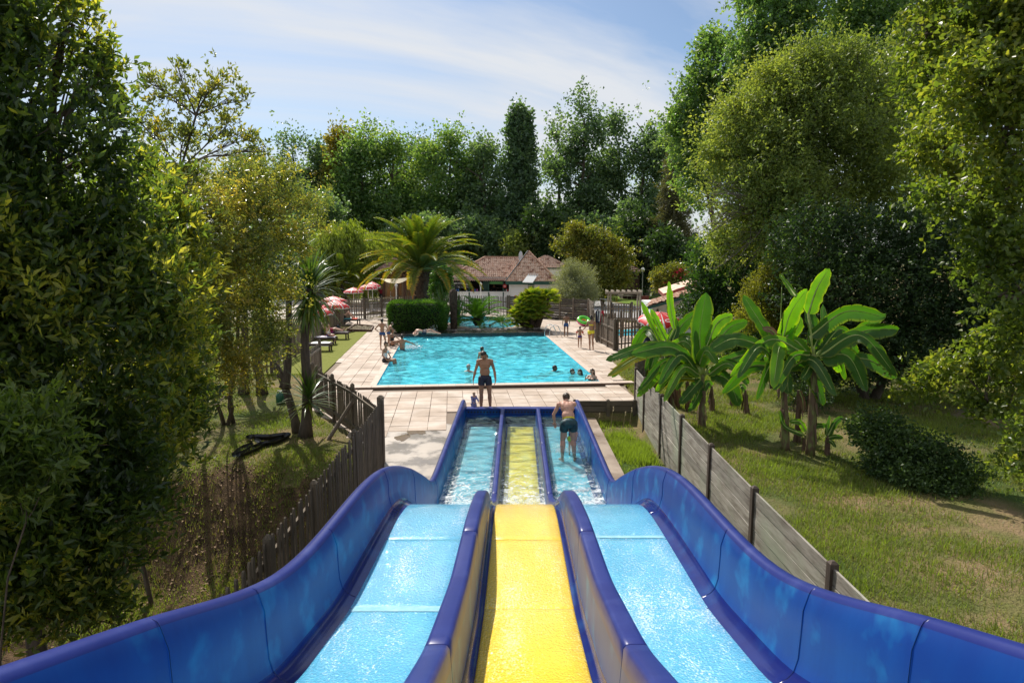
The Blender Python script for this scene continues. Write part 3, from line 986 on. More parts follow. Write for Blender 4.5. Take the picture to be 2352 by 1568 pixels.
def zbank(x, y):
    return float(np.interp(y, [5, 9, 12, 14], [0.02, 0.02, 0.0, 0.0]))


fa = picket_fence([(-2.86, 13.9), (-4.03, 16.15), (-5.72, 18.85)], 'picket fence running back from the corner post beside the wet concrete', h=1.2, sp=0.118, w=0.058, post_every=2.1, mat=m_picket_dark, mat_post=m_picket_dark, side=-1, rails=(0.25, 1.08), pw=0.085)
part('brace', MB().tube([(-1.12 - .55, 1.75, 0.0), (-1.1, 2.2, 0.95)], 0.05, 6), m_picket, fa)
picket_fence([(-5.9, 19.1), (-6.95, 21.6), (-7.25, 24.4)], 'picket fence between the spiky palm and the artificial lawn', h=1.25, sp=0.13, post_every=1.9)
picket_fence([(-2.78, 13.5), (-2.72, 11.0), (-2.66, 8.4), (-2.62, 4.9)], 'dark picket fence running alongside the left slide wall', h=1.46, sp=0.145, w=0.062, post_every=1.75,
             mat=m_picket_dark, mat_post=m_picket_dark, side=1, zf=zbank, rails=(0.35, 1.2), posth=0.06, pw=0.085)
part('corner_post', post_bm(0.13, 1.5), m_picket_dark, fa)
picket_fence([(-17.0, 24.4), (-13, 24.5), (-9.0, 24.7)], 'picket fence on the far side of the left grass, half behind leaves', h=1.2, sp=0.16, side=-1)
picket_fence([(-9.3, 24.9), (-10.6, 38.6), (-11.2, 44.8)], 'picket fence behind the sun loungers', h=1.45, sp=0.18, side=-1)
picket_fence([(-14.5, 46.5), (-10.5, 46.5), (-8.75, 49.9), (-1.75, 50.5), (-0.35, 49.0)], 'long picket fence between the pools and the bar terrace', h=1.45, sp=0.165, w=0.07, post_every=2.3, side=-1)
# children's paddling pool enclosure on the right
K = [G(1369, 781.4), G(1410.3, 804.8), G(1478, 798), G(1545, 790)]
picket_fence([K[0], K[1]], 'picket fence panel beside the woman in the yellow bikini', h=1.42, sp=0.125, w=0.07, post_every=1.3, side=1)
picket_fence([K[1] + Vector((.12, 0.05, 0)), K[2], K[3]], 'front picket fence of the paddling pool with wide gaps', h=1.42, sp=0.20, w=0.08, post_every=2.2, side=1)
K2 = [G(1391, 768), G(1478, 752)]
picket_fence([(4.9, 35.3), (8.2, 36.6)], 'middle picket fence inside the paddling pool enclosure', h=1.42, sp=0.17, w=0.075, post_every=1.2, side=1)
picket_fence([(4.45, 34.0), (4.9, 35.2)], 'short picket fence with bags hung on it', h=1.6, sp=0.13, w=0.07, post_every=1.2, side=1)
picket_fence([(5.9, 42.9), (9.8, 42.4)], 'picket fence behind the paddling pool below the pergola', h=1.4, sp=0.17, w=0.07, post_every=1.9, side=1)

# board walls
m_board_grey = M('board_silver_grey', (0.34, 0.315, 0.27), 0.85, (0.155, 0.13, 0.105), scale=1.6, detail=9, stretch=(1, 1.0, 7), bump=0.4, bscale=8,
                 rand=0.24, ramp=(0.42, 0.66), col3=(0.27, 0.30, 0.22), scale3=0.9, ramp3=(0.5, 0.72))
m_board_dark = M('board_dark_weathered', (0.085, 0.068, 0.056), 0.85, (0.20, 0.17, 0.14), scale=1.8, detail=9, stretch=(1.2, 1, 8), bump=0.4, bscale=8, rand=0.3, ramp=(0.5, 0.8))
m_board_brown = M('board_brown_weathered', (0.155, 0.128, 0.098), 0.85, (0.09, 0.075, 0.058), scale=1.8, detail=9, stretch=(1, 1.2, 8), bump=0.4, bscale=8, rand=0.2)
m_post_dark = M('wall_post_dark', (0.085, 0.058, 0.042), 0.8, (0.05, 0.036, 0.028), scale=8, stretch=(3, 3, .5), bump=0.3)


def board_wall(pts, label, z0, z1, nb, mat, mpost, post=0.1, ph=0.07, off=0.0, cat='fence', skip_last=False):
    root = thing('board_fence', label, cat, (pts[0][0], pts[0][1], 0))
    o0 = Vector((pts[0][0], pts[0][1], 0))
    bh = (z1 - z0) / nb
    pm = post_bm(post, z1 - z0 + ph).mesh('wall_post', [mpost])
    for i, p in enumerate(pts):
        if skip_last and i == len(pts) - 1: continue
        d = Vector((pts[min(i + 1, len(pts) - 1)][0] - pts[max(i - 1, 0)][0], pts[min(i + 1, len(pts) - 1)][1] - pts[max(i - 1, 0)][1], 0))
        link('fence_post', pm, root, (p[0] - o0.x, p[1] - o0.y, z0), (0, rnd.uniform(-.01, .01), math.atan2(d.y, d.x)))
    for i in range(len(pts) - 1):
        a, b = Vector((pts[i][0], pts[i][1], 0)), Vector((pts[i + 1][0], pts[i + 1][1], 0))
        d = b - a; L = d.length - post * 0.7; ang = math.atan2(d.y, d.x); c = (a + b) / 2 - o0
        for k in range(nb):
            mb = MB()
            mb.box((0, 0, 0), (L, 0.03, bh - 0.018))
            o = part('board', mb, mat, root)
            o.location = (c.x + rnd.uniform(-.004, .004), c.y + rnd.uniform(-.005, .005), z0 + bh * (k + .5) + rnd.uniform(-.003, .003))
            o.rotation_euler = (rnd.uniform(-.02, .02), rnd.uniform(-.004, .004), ang)
    return root


board_wall([(3.92, 20.3), (3.86, 18.6), (3.82, 16.3), (3.78, 14.15), (3.74, 11.9), (3.71, 9.6), (3.70, 7.15), (3.70, 5.0)], 'tall silver grey board wall running along the right of the slide',
           -0.68, 0.95, 8, m_board_grey, m_post_dark)
board_wall([(1.95, 19.93), (3.0, 19.93), (3.82, 19.93)], 'low board retaining wall between paving and the tall grass strip', -0.68, 0.03, 4, m_board_brown, m_board_brown, post=0.11, ph=0.04)
board_wall([(-0.2, 49.0), (1.6, 47.7), (3.4, 46.3), (4.3, 45.7), (5.25, 45.0)], 'dark weathered board fence behind the fan palm', 0.0, 1.5, 9, m_board_dark, m_picket, ph=0.06)
board_wall([(5.3, 44.9), (5.35, 43.0), (5.0, 40.5), (4.7, 37.9), (4.5, 35.9)], 'board fence running from the corner to the bags by the paddling pool', 0.0, 1.5, 9, m_board_brown, m_picket, ph=0.06)
board_wall([(3.98, 20.6), (4.6, 22.6), (5.3, 25.5)], 'dark board fence half hidden under the banana leaves', 0.0, 1.1, 7, m_board_dark, m_picket, ph=0.06)
# ---------------------------------------------------------------- foliage
def unit(a):
    return a / np.maximum(np.linalg.norm(a, axis=1, keepdims=True), 1e-9)


def leaf_arrays(P, D, L, W, rng, fold=0.22, droop=0.12, N0=None):
    n = len(P)
    R = rng.normal(size=(n, 3)) if N0 is None else N0 + rng.normal(size=(n, 3)) * 0.5
    S = unit(np.cross(D, R)); N = np.cross(S, D)
    L = L[:, None]; W = W[:, None]
    v0 = P
    v1 = P + D * L * 0.45 + S * W * 0.5 + N * W * fold
    v2 = P + D * L; v2 = v2 - np.array([0, 0, 1.0]) * L * droop
    v3 = P + D * L * 0.45 - S * W * 0.5 + N * W * fold
    V = np.stack([v0, v1, v2, v3], 1).reshape(-1, 3)
    i = np.arange(n)[:, None] * 4
    F = np.stack([i + 0, i + 1, i + 2, i + 0, i + 2, i + 3], 1).reshape(-1, 3)
    return V, F


def pnoise(P, s, ph=0.0):
    x, y, z = P[:, 0] * s + ph, P[:, 1] * s - ph * 1.7, P[:, 2] * s + ph * .6
    return (np.sin(x + 1.7 * np.sin(y * .8)) + np.sin(y * 1.3 + 1.3 * np.sin(z)) + np.sin(z * 1.1 + 1.5 * np.sin(x * .9))
            + .6 * np.sin(2.3 * x + 1.9 * z) * np.sin(2.1 * y)) / 3.6


def crown_arrays(lobes, n_tw, per, L, W, twl, seed, up=0.35, shell=0.55, gap=-0.35, droop=0.12, ns=None, spread=0.7, leaf_up=0.0, jit=0.03, vb=0.5, rough_out=0.22, vamp=0.22, weep=0.0):
    rng = np.random.default_rng(seed)
    A_ = np.array([(l[3] * l[4] + l[4] * l[5] + l[3] * l[5]) * (l[6] if len(l) > 6 else 1) for l in lobes]); A_ = A_ / A_.sum()
    Ps, Us = [], []
    for l, a in zip(lobes, A_):
        k = max(4, int(n_tw * a * 1.35))
        u = unit(rng.normal(size=(k, 3)))
        f = 1 - shell * rng.random(k) ** 1.3 + rough_out * rng.normal(size=k) * (rng.random(k) < .5)
        r = np.array(l[3:6])
        wob = 1 + 0.16 * pnoise(u * 2.2, 1.0, seed % 17 + l[0])
        Ps.append(np.array(l[:3]) + u * r * (f * wob)[:, None]); Us.append(unit(u * r))
    P = np.concatenate(Ps); U = np.concatenate(Us)
    rr = np.mean([min(l[3:6]) for l in lobes])
    s = ns or (2.6 / max(rr, 0.3))
    keep = pnoise(P, s, seed * .37) + 0.25 * rng.normal(size=len(P)) > gap
    P, U = P[keep], U[keep]
    T = unit(U * 0.75 + rng.normal(size=P.shape) * 0.45 + np.array([0, 0, up]))
    n = len(P)
    tl = twl * rng.uniform(0.6, 1.3, n)
    t = rng.random((n, per))
    PP = P[:, None, :] + T[:, None, :] * (t * tl[:, None])[..., None] + rng.normal(size=(n, per, 3)) * jit
    if weep: PP[..., 2] -= weep * t ** 1.5 * tl[:, None]
    DD = T[:, None, :] * 0.7 + rng.normal(size=(n, per, 3)) * spread + np.array([0, 0, leaf_up])
    PP = PP.reshape(-1, 3); DD = unit(DD.reshape(-1, 3))
    m = len(PP)
    sz = rng.uniform(0.65, 1.2, m)
    V, F = leaf_arrays(PP, DD, L * sz, W * sz, rng, droop=droop)
    vt = vb + vamp * pnoise(P, s * .6, seed * .11 + 3) + 0.13 * rng.normal(size=n)
    vv = np.clip(np.repeat(vt, per) + 0.12 * rng.normal(size=m), 0, 1)
    return V, F, np.repeat(vv, 4), P


def limb(mb, a, b, r0, r1, rng, sag=0.12, n=7, sides=6):
    a, b = Vector(a), Vector(b); d = (b - a); L = d.length
    off = Vector((rng.uniform(-1, 1), rng.uniform(-1, 1), rng.uniform(0.2, 1))) * L * sag
    pts = []
    for i in range(n):
        t = i / (n - 1)
        p = a + d * t + off * math.sin(PI * t) * 0.6 + Vector((rng.uniform(-1, 1), rng.uniform(-1, 1), rng.uniform(-1, 1))) * L * 0.018
        pts.append(p)
    pts[0] = a; pts[-1] = b
    mb.tube(pts, [r0 + (r1 - r0) * (i / (n - 1)) ** .8 for i in range(n)], sides, cap=False)
    return pts


def tree(name, label, cat, base, lobes, leafm, barkm, n_tw, per, L, W, twl, seed, tr=0.15, top=None, group=None, twigs=3, trunks=None, crown_name='crown', **kw):
    """trunk with limbs that reach into every lobe of the crown"""
    gz_ = float(ground_h(np.array([base[0]]), np.array([base[1]]))[0])
    base = (base[0], base[1], gz_ if gz_ > -2 else base[2])
    root = thing(name, label, cat, base, 0, group)
    rng = random.Random(seed)
    mb = MB()
    bx, by, bz = base
    cz = [l[2] for l in lobes]
    ctr = Vector((sum(l[0] for l in lobes) / len(lobes), sum(l[1] for l in lobes) / len(lobes), sum(cz) / len(cz)))
    if top is None: top = (ctr.x, ctr.y, ctr.z)
    tops = trunks or [top]
    for q, tp in enumerate(tops):
        st = (bx + (rng.uniform(-.3, .3) * (q > 0)), by + rng.uniform(-.2, .2) * (q > 0), bz - 0.1)
        pts = limb(mb, st, tp, tr, tr * 0.4, rng, 0.05, 9, 8)
        mine = [l for i, l in enumerate(lobes) if i % len(tops) == q]
        for l in mine:
            c = Vector(l[:3])
            # start from the trunk point somewhat below the lobe
            cand = [p for p in pts if p.z < c.z - 0.2 * l[5]] or pts[:2]
            s0 = min(cand, key=lambda p: (p - c).length)
            r0 = tr * 0.42
            lp = limb(mb, s0, c, r0, r0 * .35, rng, 0.1, 6, 5)
            for _ in range(twigs):
                u = Vector((rng.gauss(0, 1), rng.gauss(0, 1), rng.gauss(0.4, 1))).normalized()
                e = c + Vector((u.x * l[3], u.y * l[4], u.z * l[5])) * 0.85
                limb(mb, lp[rng.randrange(2, 6)], e, r0 * .38, r0 * .08, rng, 0.1, 5, 4)
    part('trunk', mb, barkm, root, smooth=True, world=True)
    V, F, v, P = crown_arrays(lobes, n_tw, per, L, W, twl, seed, **kw)
    V = V - np.array(base)[None, :]
    link(crown_name, np_mesh(crown_name, V, F, [leafm], v), root)
    return root


def LB(px, py, Y, rx, ry, rd=None, w=1.0):
    """a crown lobe seen at pixel (px,py), depth Y, radii in pixels, depth radius in metres"""
    c = A(px, py, Y); k = Y / 1500
    return (c.x, c.y, c.z, rx * k, rd if rd else rx * k * 0.9, ry * k, w)


bark = M('bark_grey_brown', (0.12, 0.092, 0.068), 0.9, (0.06, 0.047, 0.035), scale=6, stretch=(3, 3, .6), bump=0.5, bscale=18)
bark_l = M('bark_pale', (0.22, 0.19, 0.155), 0.9, (0.12, 0.10, 0.08), scale=6, stretch=(3, 3, .6), bump=0.5, bscale=18)
lf_poplar = leaf_mat('leaf_poplar', (0.057, 0.127, 0.047), (0.116, 0.208, 0.073), (0.244, 0.318, 0.100), trans=0.50, rough=0.45)
lf_poplar_d = leaf_mat('leaf_poplar_dark', (0.055, 0.109, 0.064), (0.103, 0.175, 0.094), (0.187, 0.265, 0.131), trans=0.43, rough=0.45)
lf_yellow = leaf_mat('leaf_yellow_green', (0.088, 0.106, 0.020), (0.163, 0.175, 0.027), (0.263, 0.237, 0.037), trans=0.50)
lf_autumn = leaf_mat('leaf_turning', (0.08, 0.11, 0.026), (0.15, 0.17, 0.034), (0.28, 0.21, 0.035), trans=0.45)
lf_olive = leaf_mat('leaf_olive_grey', (0.136, 0.160, 0.096), (0.224, 0.248, 0.160), (0.320, 0.336, 0.224), trans=0.33, rough=0.5)
lf_willow = leaf_mat('leaf_willow_light', (0.115, 0.172, 0.023), (0.184, 0.241, 0.034), (0.253, 0.299, 0.052), trans=0.48)
lf_laurel = leaf_mat('leaf_laurel_gloss', (0.020, 0.053, 0.013), (0.043, 0.101, 0.020), (0.098, 0.179, 0.029), trans=0.36, rough=0.3, spec=0.6)
lf_bay = leaf_mat('leaf_bay_gloss', (0.025, 0.052, 0.017), (0.081, 0.129, 0.030), (0.373, 0.362, 0.064), trans=0.55, tcol=(2.7, 2.5, 0.8), rough=0.33, spec=0.6, pos=(0.1, 0.55, 0.95))  # bright end raised in colour so that some leaves look sunlit
lf_thin = leaf_mat('leaf_small_gloss', (0.074, 0.108, 0.034), (0.166, 0.191, 0.052), (0.412, 0.325, 0.070), trans=0.5, tcol=(2.4, 2.3, 0.8), rough=0.32, spec=0.65, pos=(0.1, 0.55, 0.95))
lf_oak = leaf_mat('leaf_oak_bright', (0.049, 0.090, 0.020), (0.122, 0.173, 0.032), (0.264, 0.270, 0.046), trans=0.53, rough=0.38, spec=0.5)
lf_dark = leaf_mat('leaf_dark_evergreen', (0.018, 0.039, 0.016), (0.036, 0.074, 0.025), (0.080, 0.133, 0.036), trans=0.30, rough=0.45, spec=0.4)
lf_oliveg = leaf_mat('leaf_olive_green', (0.078, 0.124, 0.044), (0.165, 0.219, 0.065), (0.304, 0.334, 0.084), trans=0.44, rough=0.5, spec=0.35)
lf_hedge = leaf_mat('leaf_hedge', (0.032, 0.087, 0.015), (0.066, 0.151, 0.022), (0.134, 0.238, 0.032), trans=0.38, rough=0.4)
lf_pine = leaf_mat('needle_brown_green', (0.064, 0.074, 0.038), (0.112, 0.115, 0.058), (0.176, 0.152, 0.080), trans=0.28, rough=0.6)

# --- far row of poplars and other tall trees
def col_lobes(x, top, bot, w, Y, n=5, taper=0.55, seed=1, lean=0):
    r = random.Random(seed); out = []
    H = bot - top
    for i in range(n):
        t = (i + .5) / n
        ww = w * (0.35 + 0.65 * math.sin(PI * min(1, (t + .12) * taper * 1.2)) ** .8)
        out.append(LB(x + r.uniform(-.18, .18) * w + lean * (1 - t), top + H * t, Y + r.uniform(-1, 1), ww * r.uniform(.45, .6), H / n * 0.85))
        if w > 60 and i > 0:
            for s in (-1, 1):
                out.append(LB(x + s * ww * r.uniform(.35, .6), top + H * (t + r.uniform(-.06, .08)), Y + r.uniform(-2, 2), ww * r.uniform(.28, .42), H / n * r.uniform(.55, .85)))
    return out


FAR = [  # x, top, bottom, width, Y, kind, n, label
    (682, 308, 560, 85, 96, 0, 'dark poplar at the left end of the far tree row'),
    (738, 330, 560, 62, 98, 0, 'slim dark poplar second in the far tree row'),
    (779, 316, 540, 48, 94, 2, 'narrow yellowing tree rising between darker poplars'),
    (838, 294, 560, 105, 92, 1, 'broad fresh green tree left of the big palm in the far row'),
    (905, 318, 555, 66, 93, 1, 'green tree with a lower round top behind the big palm'),
    (965, 300, 560, 78, 99, 0, 'tall green tree straight behind the big palm'),
    (1035, 300, 585, 105, 92, 1, 'wide leafy tree left of the column shaped poplar'),
    (1108, 330, 590, 85, 90, 0, 'full dark crown touching the column shaped poplar'),
    (1278, 282, 560, 62, 97, 0, 'slim poplar right of the column shaped poplar'),
    (1336, 238, 560, 98, 93, 0, 'tallest poplar with a bare straight trunk above the bar roof'),
    (1412, 290, 560, 72, 95, 0, 'loose poplar crown left of the twin topped poplar'),
    (1472, 264, 540, 84, 93, 0, 'twin topped poplar near the big right hand trees'),
    (1535, 300, 520, 70, 88, 0, 'half hidden poplar behind the right hand trees'),
]
for i, (x, tp, bt, w, Y, kd, lab) in enumerate(FAR):
    if x > 1250: w = w * 0.82; tp -= 6
    lobes = col_lobes(x, tp, bt, w, Y, 6, seed=i + 3)
    b = A(x + (4 if i != 9 else 2), 650, Y); b.z = 0
    tree('poplar_tree', lab, 'tree', tuple(b), lobes, [lf_poplar_d, lf_poplar, lf_autumn][kd], bark, int(30 * w) + 420, 7, 0.46, 0.32, 1.2, 40 + i, tr=0.35,
         top=(b.x, b.y, A(x, tp + 60, Y).z), twigs=1, group='tall trees in the far row', shell=0.85, gap=-0.02, rough_out=0.36, jit=0.3, ns=.75, vb=[0.5, 0.6, 0.6][kd])
lob = [LB(1196 + dx, y_, 86, w_, 42) for dx, y_, w_ in ((0, 290, 17), (-6, 330, 26), (8, 345, 24), (-3, 385, 34), (4, 430, 38), (-4, 480, 40), (3, 525, 42), (0, 570, 40), (-14, 300, 12), (16, 305, 12))]
b = A(1196, 650, 86); b.z = 0
tree('column_poplar', 'narrow column shaped poplar standing dark against the sky', 'tree', tuple(b), lob, lf_poplar_d, bark, 2300, 8, 0.5, 0.3, 1.1, 77, tr=0.4,
     top=(b.x, b.y, A(1196, 300, 86).z), up=1.8, twigs=1, shell=0.7, gap=-0.5, jit=0.15, vb=0.35)

# lower band of trees and shrubs behind the bar
LOW = [
    (700, 500, 95, 75, 80, lf_poplar_d, 'dark shrubbery below the poplars at the left'),
    (1110, 545, 85, 62, 84, lf_poplar_d, 'rounded green trees under the wide leafy tree'),
    (985, 545, 80, 55, 80, lf_poplar_d, 'dark bushy tree just behind the big palm fronds'),
    (1190, 575, 60, 42, 80, lf_oliveg, 'olive coloured bush at the foot of the column poplar'),
    (1280, 550, 75, 70, 78, lf_dark, 'dark tree above the pointed end of the bar roof'),
    (1470, 560, 75, 70, 76, lf_dark, 'dark bushy tree behind the globe street lamp'),
    (1560, 590, 60, 70, 66, lf_dark, 'dark evergreen between lamp and laurel'),
    (1380, 545, 50, 48, 84, lf_poplar_d, 'mid green tree under the loose poplar'),
    (1440, 520, 45, 60, 80, lf_poplar_d, 'small dark tree under the twin topped poplar'),
    (920, 560, 70, 45, 82, lf_poplar_d, 'dark round tree behind the gazebo'),
    (620, 560, 90, 70, 70, lf_poplar_d, 'dark tree mass at the left behind the cordylines'),
    (560, 430, 70, 95, 84, lf_poplar_d, 'blurred dark poplar behind the thin left tree'),
]
for i, (x, y, rx, ry, Y, lm, lab) in enumerate(LOW):
    r = random.Random(i + 90)
    lobes = [LB(x + r.uniform(-.55, .55) * rx, y + r.uniform(-.5, .6) * ry, Y + r.uniform(-3, 3), rx * r.uniform(.38, .6), ry * r.uniform(.35, .6)) for _ in range(9)]
    lobes += [LB(x + r.uniform(-.5, .5) * rx, 625, Y, rx * .6, 35) for _ in range(2)]
    b = A(x, 650, Y); b.z = 0
    tree('round_tree', lab, 'tree', tuple(b), lobes, lm, bark, int(rx * ry * 0.20) + 250, 8, 0.45, 0.3, 0.8, 120 + i, tr=0.25, twigs=1, shell=0.6, jit=0.18, gap=-0.6)
# feathery pine and pale willow
lobes = [LB(1545 + dx, y_, 74, w_, 26) for dx, y_, w_ in ((0, 400, 12), (-4, 440, 20), (4, 480, 28), (-6, 520, 36), (8, 555, 44), (-14, 590, 50))]
b = A(1545, 650, 74); b.z = 0
tree('pine_tree', 'brownish feathery pine between the poplars and the big right hand trees', 'tree', tuple(b), lobes, lf_pine, bark, 2200, 9, 0.5, 0.1, 0.9, 210, tr=0.2, shell=.8, gap=-.5, spread=.5, jit=.1)
for i, (x, y, rx, ry, Y, lab) in enumerate(((770, 560, 60, 55, 60, 'pale yellow green weeping willow left of the big palm'), (838, 570, 48, 42, 62, 'smaller pale willow close behind the big palm'))):
    r = random.Random(i + 9)
    lobes = [LB(x + r.uniform(-.55, .55) * rx, y + r.uniform(-.45, .5) * ry, Y + r.uniform(-2, 2), rx * .42, ry * .45) for _ in range(8)]
    b = A(x, 660, Y); b.z = 0
    tree('willow_tree', lab, 'tree', tuple(b), lobes, lf_willow, bark, 1500, 12, 0.4, 0.08, 1.9, 300 + i, tr=0.3, up=-0.4, shell=.6, gap=-.7, leaf_up=-1.2, spread=.25, weep=1.0, jit=.1, twigs=1)

# --- big trees on the right
lobes = [LB(x, y, 50 + d, rx, ry) for x, y, d, rx, ry in ((1575, 330, 0, 42, 60), (1560, 270, 0, 30, 40), (1610, 220, 1, 48, 55), (1640, 140, 0, 42, 55), (1610, 410, 1, 50, 60), (1690, 330, 2, 70, 70), (1700, 220, 2, 60, 60), (1630, 110, 1, 26, 34))]
b = A(1640, 700, 50); b.z = -0.1
tree('poplar_tree', 'leaning poplar whose crown steps down against the sky at the right', 'tree', tuple(b), lobes, lf_poplar, bark, 3600, 9, 0.26, 0.2, 0.6, 401, tr=0.3, shell=.75, gap=-.3, jit=.12, rough_out=.3, vb=.55, twigs=4)
lobes = [LB(x, y, 46 + d, rx, ry) for x, y, d, rx, ry in ((1760, 60, 0, 60, 75), (1720, 130, 0, 50, 55), (1800, 150, 1, 70, 70), (1840, 40, 0, 60, 70), (1760, -40, 1, 70, 60), (1780, 230, 2, 70, 70), (1870, -60, 1, 70, 60))]
b = A(1790, 720, 46); b.z = -0.1
tree('poplar_tree', 'tall poplar with see-through crown reaching the top edge of the sky', 'tree', tuple(b), lobes, lf_poplar, bark, 3600, 9, 0.25, 0.19, 0.6, 402, tr=0.28, shell=.75, gap=-.22, jit=.12, rough_out=.3, twigs=4, vb=.5)
lobes = [LB(x, y, 48 + d, rx, ry) for x, y, d, rx, ry in ((1950, 60, 0, 70, 75), (1900, 160, 0, 60, 65), (1990, 150, 1, 80, 70), (2030, 20, 0, 70, 70), (1960, -60, 1, 80, 60), (2080, 110, 1, 60, 90), (2040, 230, 1, 80, 70))]
b = A(1980, 720, 48); b.z = -0.1
tree('poplar_tree', 'poplar crown behind the round olive green tree, near the oak', 'tree', tuple(b), lobes, lf_poplar, bark, 3600, 9, 0.25, 0.19, 0.6, 403, tr=0.28, shell=.75, gap=-.3, jit=.12, rough_out=.3, twigs=4, vb=.5)
OL = [(1800, 230, 0, 90, 80), (1900, 200, 0, 110, 90), (2000, 210, 1, 100, 80), (1720, 310, 0, 80, 80), (1830, 330, -1, 110, 90), (1950, 330, -1, 120, 90), (2060, 300, 1, 90, 100),
      (1690, 420, 0, 70, 80), (1780, 440, -1, 100, 80), (1890, 460, -2, 110, 90), (2000, 440, -1, 110, 100), (2090, 430, 1, 80, 100), (1700, 500, 0, 60, 60), (1790, 540, -1, 80, 60), (1660, 560, 0, 40, 40), (1760, 190, 0, 36, 30), (1850, 140, 0, 40, 28), (1950, 130, 0, 44, 30), (1680, 260, 0, 36, 34), (1640, 360, 0, 34, 36), (1655, 480, 0, 30, 34), (2040, 160, 1, 44, 34)]
lobes = [LB(x, y, 26 + d, rx, ry) for x, y, d, rx, ry in OL]
b = A(1900, 850, 26); b.z = -0.2
tree('broad_tree', 'huge round olive green tree filling the right hand side', 'tree', tuple(b), lobes, lf_oliveg, bark, 12000, 11, 0.145, 0.066, 0.5, 404, tr=0.3, shell=.7, gap=-.3, jit=.08, rough_out=.5, ns=.9, twigs=6,
     trunks=[tuple(A(1760, 420, 26)), tuple(A(1890, 350, 26)), tuple(A(2010, 400, 26))], vb=.5, vamp=.3)
# bare grey twigs hanging out of its left side
rng_ = random.Random(5)
bt = thing('dead_branch', 'bare grey branches sticking out left of the olive green tree', 'branch', tuple(A(1760, 520, 25)))
mb = MB()
for k in range(26):
    s0 = A(1790 + rng_.uniform(-30, 30), 440 + rng_.uniform(-30, 90), 25.2)
    e0 = A(1600 + rng_.uniform(0, 110), 380 + rng_.uniform(0, 260), 24.2 + rng_.uniform(-.5, .8))
    pts = limb(mb, s0, e0, 0.035, 0.008, rng_, 0.12, 7, 4)
    for q in range(3):
        e1 = pts[rng_.randrange(3, 6)] + Vector((rng_.uniform(-1.2, -.2), rng_.uniform(-.3, .3), rng_.uniform(-.7, .4)))
        limb(mb, pts[rng_.randrange(3, 6)], e1, 0.012, 0.004, rng_, 0.1, 4, 3)
part('twigs', mb, bark_l, bt, smooth=True, world=True)
DK = [(1880, 560, 24, 100, 80), (1990, 560, 24, 110, 80), (2100, 560, 23, 90, 90), (1850, 660, 23.5, 80, 70), (1950, 660, 23, 110, 80), (2070, 660, 22.5, 110, 90), (2180, 640, 22, 90, 110),
      (1900, 760, 23, 90, 60), (2010, 770, 22.5, 100, 70), (2130, 770, 22, 100, 70), (2230, 760, 21, 90, 80), (2330, 740, 20.5, 80, 90), (2350, 600, 21, 80, 110), (2310, 840, 20, 70, 45), (2400, 820, 20, 70, 70), (1960, 850, 22, 60, 40), (2080, 840, 21.5, 90, 40), (2200, 500, 24, 90, 110), (2290, 640, 22, 80, 150)]
lobes = [LB(*q) for q in [(x, y, Y * .9, rx, ry) for x, y, Y, rx, ry in DK]]
b = A(1990, 905, 20.3); b.z = -0.3
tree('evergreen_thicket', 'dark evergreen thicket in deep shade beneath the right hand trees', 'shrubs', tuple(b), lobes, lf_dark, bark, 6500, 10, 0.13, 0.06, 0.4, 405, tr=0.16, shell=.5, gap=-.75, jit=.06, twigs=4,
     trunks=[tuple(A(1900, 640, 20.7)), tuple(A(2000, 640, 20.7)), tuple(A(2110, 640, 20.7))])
OK = [(2010, -170, 21, 110, 80), (2140, -150, 20, 120, 80), (2290, -180, 18, 130, 90), (2120, -260, 17, 140, 90), (2180, 60, 18, 95, 95), (2290, 60, 12.5, 90, 90), (2150, 180, 18, 80, 75), (2250, 190, 12, 90, 80), (2350, 170, 12, 80, 90), (2190, 290, 16.5, 75, 65), (2300, 300, 12, 80, 80), (2140, 340, 16, 60, 40), (2230, 400, 16, 75, 55),  # leading lobes sit unseen above the frame, added to shade the slope
      (2330, 430, 12, 70, 80), (2160, 460, 12.5, 55, 35), (2270, 520, 12, 60, 50), (2350, 590, 11.5, 60, 70), (2220, 20, 17, 90, 70), (2260, -60, 13, 120, 70), (2380, -20, 12, 100, 100), (2130, 90, 13.5, 50, 60), (2300, 680, 11.5, 60, 40), (2350, 760, 11.5, 50, 50), (2260, 610, 12, 40, 30)]
lobes = [LB(*q) for q in OK]
b = Vector((12.6, 12.8, -0.35))
tree('oak_tree', 'bright leaved oak hanging in from the right edge of the picture', 'tree', tuple(b), lobes, lf_oak, bark, 7800, 10, 0.125, 0.08, 0.36, 406, tr=0.26, top=tuple(A(2420, 100, 12.5)), shell=.75, gap=-.22, ns=1.6, jit=.05, rough_out=.3, twigs=5, vb=.5, vamp=.3, spread=.9)
OK2 = [(2290, 800, 12, 60, 40), (2200, 850, 12.5, 70, 26), (2130, 890, 13, 50, 18), (2330, 880, 12, 50, 45), (2260, 940, 12, 45, 25), (2320, 1070, 11, 40, 25), (2345, 1000, 11, 30, 35)]
tree('oak_sapling', 'thin low oak branches with sparse leaves over the sunny grass', 'tree', (12.3, 11.8, -0.35), [LB(*q) for q in OK2], lf_oak, bark, 700, 9, 0.11, 0.07, 0.35, 407, tr=0.07, shell=.8, gap=-.2, jit=.05, rough_out=.4, twigs=4, spread=.9)
